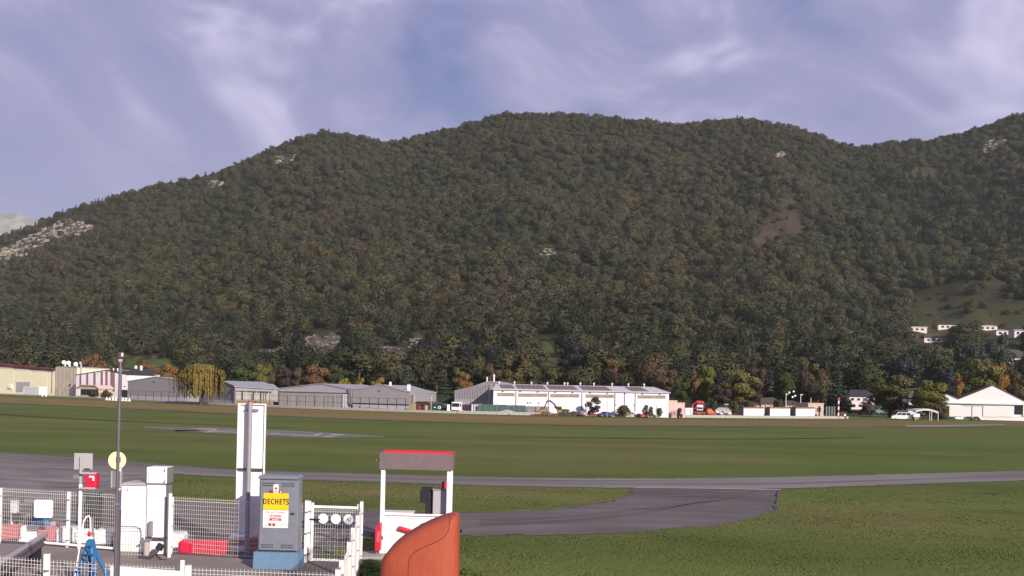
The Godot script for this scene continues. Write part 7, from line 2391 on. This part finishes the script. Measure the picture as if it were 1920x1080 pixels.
func hood() -> void:
	var z := 15.6
	var base := spot(786, z)
	var o := thing("orange_hood", "rounded orange plastic hood with a curved seam before the kiosk", "hood", base)
	var edge := [Vector2(711, 1112), Vector2(712, 1080), Vector2(714, 1062), Vector2(717, 1049), Vector2(722, 1040), Vector2(730, 1030), Vector2(740, 1020.5), Vector2(754, 1009.5), Vector2(770, 999.5), Vector2(785, 991), Vector2(800, 983.5), Vector2(815, 977), Vector2(830, 971.6), Vector2(842, 968.4), Vector2(849, 967.2), Vector2(854, 968), Vector2(857, 971.5), Vector2(858.6, 978), Vector2(858.6, 1010), Vector2(858.3, 1050), Vector2(858, 1112)]
	var poly := PackedVector2Array()
	for q in edge:
		var p := at(q.x, q.y, z) - base
		poly.append(Vector2(p.x, maxf(p.y, 0.0)))
	var y_lo := 0.0
	var y_hi := -9.0
	for p in poly: y_hi = maxf(y_hi, p.y)
	var rows := 64
	var cols := 40
	var grid: Array = []
	for j in rows + 1:
		var t := float(j) / rows
		var y := lerpf(y_lo, y_hi - 0.0015, 1.0 - pow(1.0 - t, 1.6))
		var xl := 99.0
		var xr := -99.0
		for i in poly.size() - 1:
			var a := poly[i]
			var b := poly[i + 1]
			if (a.y - y) * (b.y - y) <= 0.0 and absf(a.y - b.y) > 1e-6:
				var x := a.x + (b.x - a.x) * (y - a.y) / (b.y - a.y)
				xl = minf(xl, x)
				xr = maxf(xr, x)
		var line: Array[Vector3] = []
		for i in cols + 1:
			var s := 0.5 - 0.5 * cos(PI * i / cols)
			var x := lerpf(xl, xr, s)
			line.append(Vector3(x, y, hood_z(Vector2(x, y), poly)))
		grid.append(line)
	var st := SurfaceTool.new()
	st.begin(Mesh.PRIMITIVE_TRIANGLES)
	st.set_smooth_group(0)
	for j in rows:
		for i in cols:
			for k in [[j, i], [j + 1, i + 1], [j, i + 1], [j, i], [j + 1, i], [j + 1, i + 1]]:
				st.add_vertex(grid[k[0]][k[1]])
	st.generate_normals()
	var m := MeshInstance3D.new()
	m.mesh = st.commit()
	m.mesh.surface_set_material(0, M.hood)
	m.name = "front_shell"
	o.add_child(m)
	var b := Mb.new()                                          # the shell's sides and back
	for i in poly.size() - 1:
		var p := poly[i]
		var q := poly[i + 1]
		b.quad(Vector3(p.x, p.y, -.55), Vector3(p.x, p.y, 0), Vector3(q.x, q.y, 0), Vector3(q.x, q.y, -.55))
	var back := Mb.new()
	back.prism(poly, -.55, -.57)
	part("rim", b, M.hood, o)
	part("back_shell", back, M.hood, o)
	var seam: Array = []
	var pts := PackedVector2Array([Vector2(843.5, 968.6), Vector2(842.8, 980), Vector2(841, 992), Vector2(837, 1001), Vector2(830, 1008.5), Vector2(820, 1015), Vector2(808, 1020.5), Vector2(795, 1026), Vector2(782, 1032.5), Vector2(773, 1040), Vector2(768, 1048), Vector2(766, 1058), Vector2(765, 1080), Vector2(764, 1110)])
	for q in pts:
		var p := at(q.x, q.y, z) - base
		var zz := hood_z(Vector2(p.x, maxf(p.y, .01)), poly)
		p = at(q.x, q.y, z - zz) - base
		seam.append(Vector3(p.x, maxf(p.y, .01), hood_z(Vector2(p.x, maxf(p.y, .01)), poly) - .001))
	var fine_seam: Array = []
	for i in seam.size() - 1:
		for k in 3:
			var p: Vector3 = seam[i].cubic_interpolate(seam[i + 1], seam[maxi(i - 1, 0)], seam[mini(i + 2, seam.size() - 1)], k / 3.0)
			p.z = hood_z(Vector2(p.x, p.y), poly) - .001
			fine_seam.append(p)
	fine_seam.append(seam[seam.size() - 1])
	tubepart("seam", fine_seam, [.0065], M.hood_seam, o, 6)
	var rib: Array = []
	for k in 9:
		var p := at(855.4, 976 + k * 17.0, z) - base
		if p.y > 0.0:
			rib.append(Vector3(p.x, p.y, hood_z(Vector2(p.x, p.y), poly)))
	tubepart("edge_rib", rib, [.009], M.hood, o, 8)

func hood_z(p: Vector2, poly: PackedVector2Array) -> float:
	var d := 9.0
	for i in poly.size() - 1:
		d = minf(d, p.distance_to(Geometry2D.get_closest_point_to_segment(p, poly[i], poly[i + 1])))
	return 0.09 * (1.0 - exp(-d / 0.03)) + 0.16 * (1.0 - exp(-d / 0.25))

func weeds(rng: RandomNumberGenerator) -> void:
	var spots := [[692.0, 16.9, .24], [699.0, 17.6, .2], [688.0, 17.9, .16], [704.0, 16.6, .2], [878.0, 16.8, .16], [893.0, 17.2, .14], [884.0, 16.3, .15], [905.0, 16.6, .12], [872.0, 17.6, .14]]
	for i in spots.size():
		var s: Array = spots[i]
		var o := thing("weed_tuft", ["leafy weed tuft leftmost in front of the kiosk's left corner", "leafy weed tuft nearest the kiosk's left post", "small weed tuft against the side fence", "weed tuft touching the orange hood's left edge", "weed tuft at the orange hood's right foot", "weed tuft right of the orange hood, second in its row", "weed tuft before the orange hood's right side", "small weed tuft farthest right of the orange hood", "weed tuft behind the orange hood's right edge"][i], "weed", spot(s[0], s[1]), 0, "weed tufts beside the orange hood")
		var b := Mb.new()
		b.colored = true
		for k in 150:
			var an := rng.randf() * TAU
			var r: float = sqrt(rng.randf()) * s[2] * 1.1
			var hgt: float = s[2] * (1.15 - r / (s[2] * 1.6)) * rng.randf_range(.3, 1.0)
			var p := Vector3(cos(an) * r, hgt, sin(an) * r)
			var n := Vector3(cos(an) * .4, 1, sin(an) * .4).normalized()
			var x := Vector3(rng.randfn(), rng.randfn() * .5, rng.randfn()).normalized()
			var y := n.cross(x).normalized()
			var q := rng.randf_range(.012, .03)
			var g := rng.randf_range(.7, 1.3)
			b.col = Color(.085, .125, .034) * g
			b.quad_n(p - y * q * 1.6, p + x * q * .6, p + y * q * 1.6, p - x * q * .6, n, n, n, n)
			if k % 5 == 0:
				b.col = Color(.07, .09, .03) * g
				b.tube([Vector3(p.x * .4, 0, p.z * .4), p], [.004, .002], 4, false)
		part("leaves", b, M.blade, o)

func _ready() -> void:
	# camera
	var cam := Camera3D.new()
	cam.name = "camera"
	cam.projection = Camera3D.PROJECTION_FRUSTUM
	cam.near = 0.1
	cam.far = 9000.0
	cam.size = 2.0 * 0.1 * 540.0 / FOCAL
	cam.frustum_offset = Vector2(0, 0.1 * (HORIZON - 540.0) / FOCAL)
	cam.position = Vector3(0, EYE, 0)
	cam.rotation.z = ROLL
	add_child(cam)
	cam.current = true
	# sky and exposure
	var env := Environment.new()
	env.background_mode = Environment.BG_SKY
	var sky := Sky.new()
	var pano := PanoramaSkyMaterial.new()
	pano.panorama = ImageTexture.create_from_image(make_sky(SKYW, SKYW / 2))
	pano.energy_multiplier = 1.0
	sky.sky_material = pano
	env.sky = sky
	env.tonemap_mode = Environment.TONE_MAPPER_LINEAR
	env.tonemap_exposure = 1.35
	env.fog_enabled = true
	env.fog_density = 0.00007
	env.fog_light_color = Color(0.78, 0.81, 0.82)
	env.sdfgi_enabled = true
	env.ssao_enabled = true
	env.ssil_enabled = true
	var we := WorldEnvironment.new()
	we.name = "environment"
	we.environment = env
	add_child(we)
	# the sun: behind the camera and to its right, 23 degrees high
	var sun := DirectionalLight3D.new()
	sun.name = "sun"
	sun.light_energy = 1.6
	sun.light_color = Color(1.0, 0.95, 0.88)
	sun.light_angular_distance = 0.5
	sun.shadow_enabled = true
	add_child(sun)
	sun.look_at_from_position(Vector3(0, 50, 0), Vector3(0, 50, 0) + Vector3(-0.540, -0.391, -0.745), Vector3.UP)
	make_crest()
	make_materials()
	make_hill()
	make_far_mountain()
	make_land()
	make_forest()
	make_buildings()
	make_woods()
	make_yard()
	make_grass()
	print("built in ", Time.get_ticks_msec(), " ms")

const SKYW := 3072
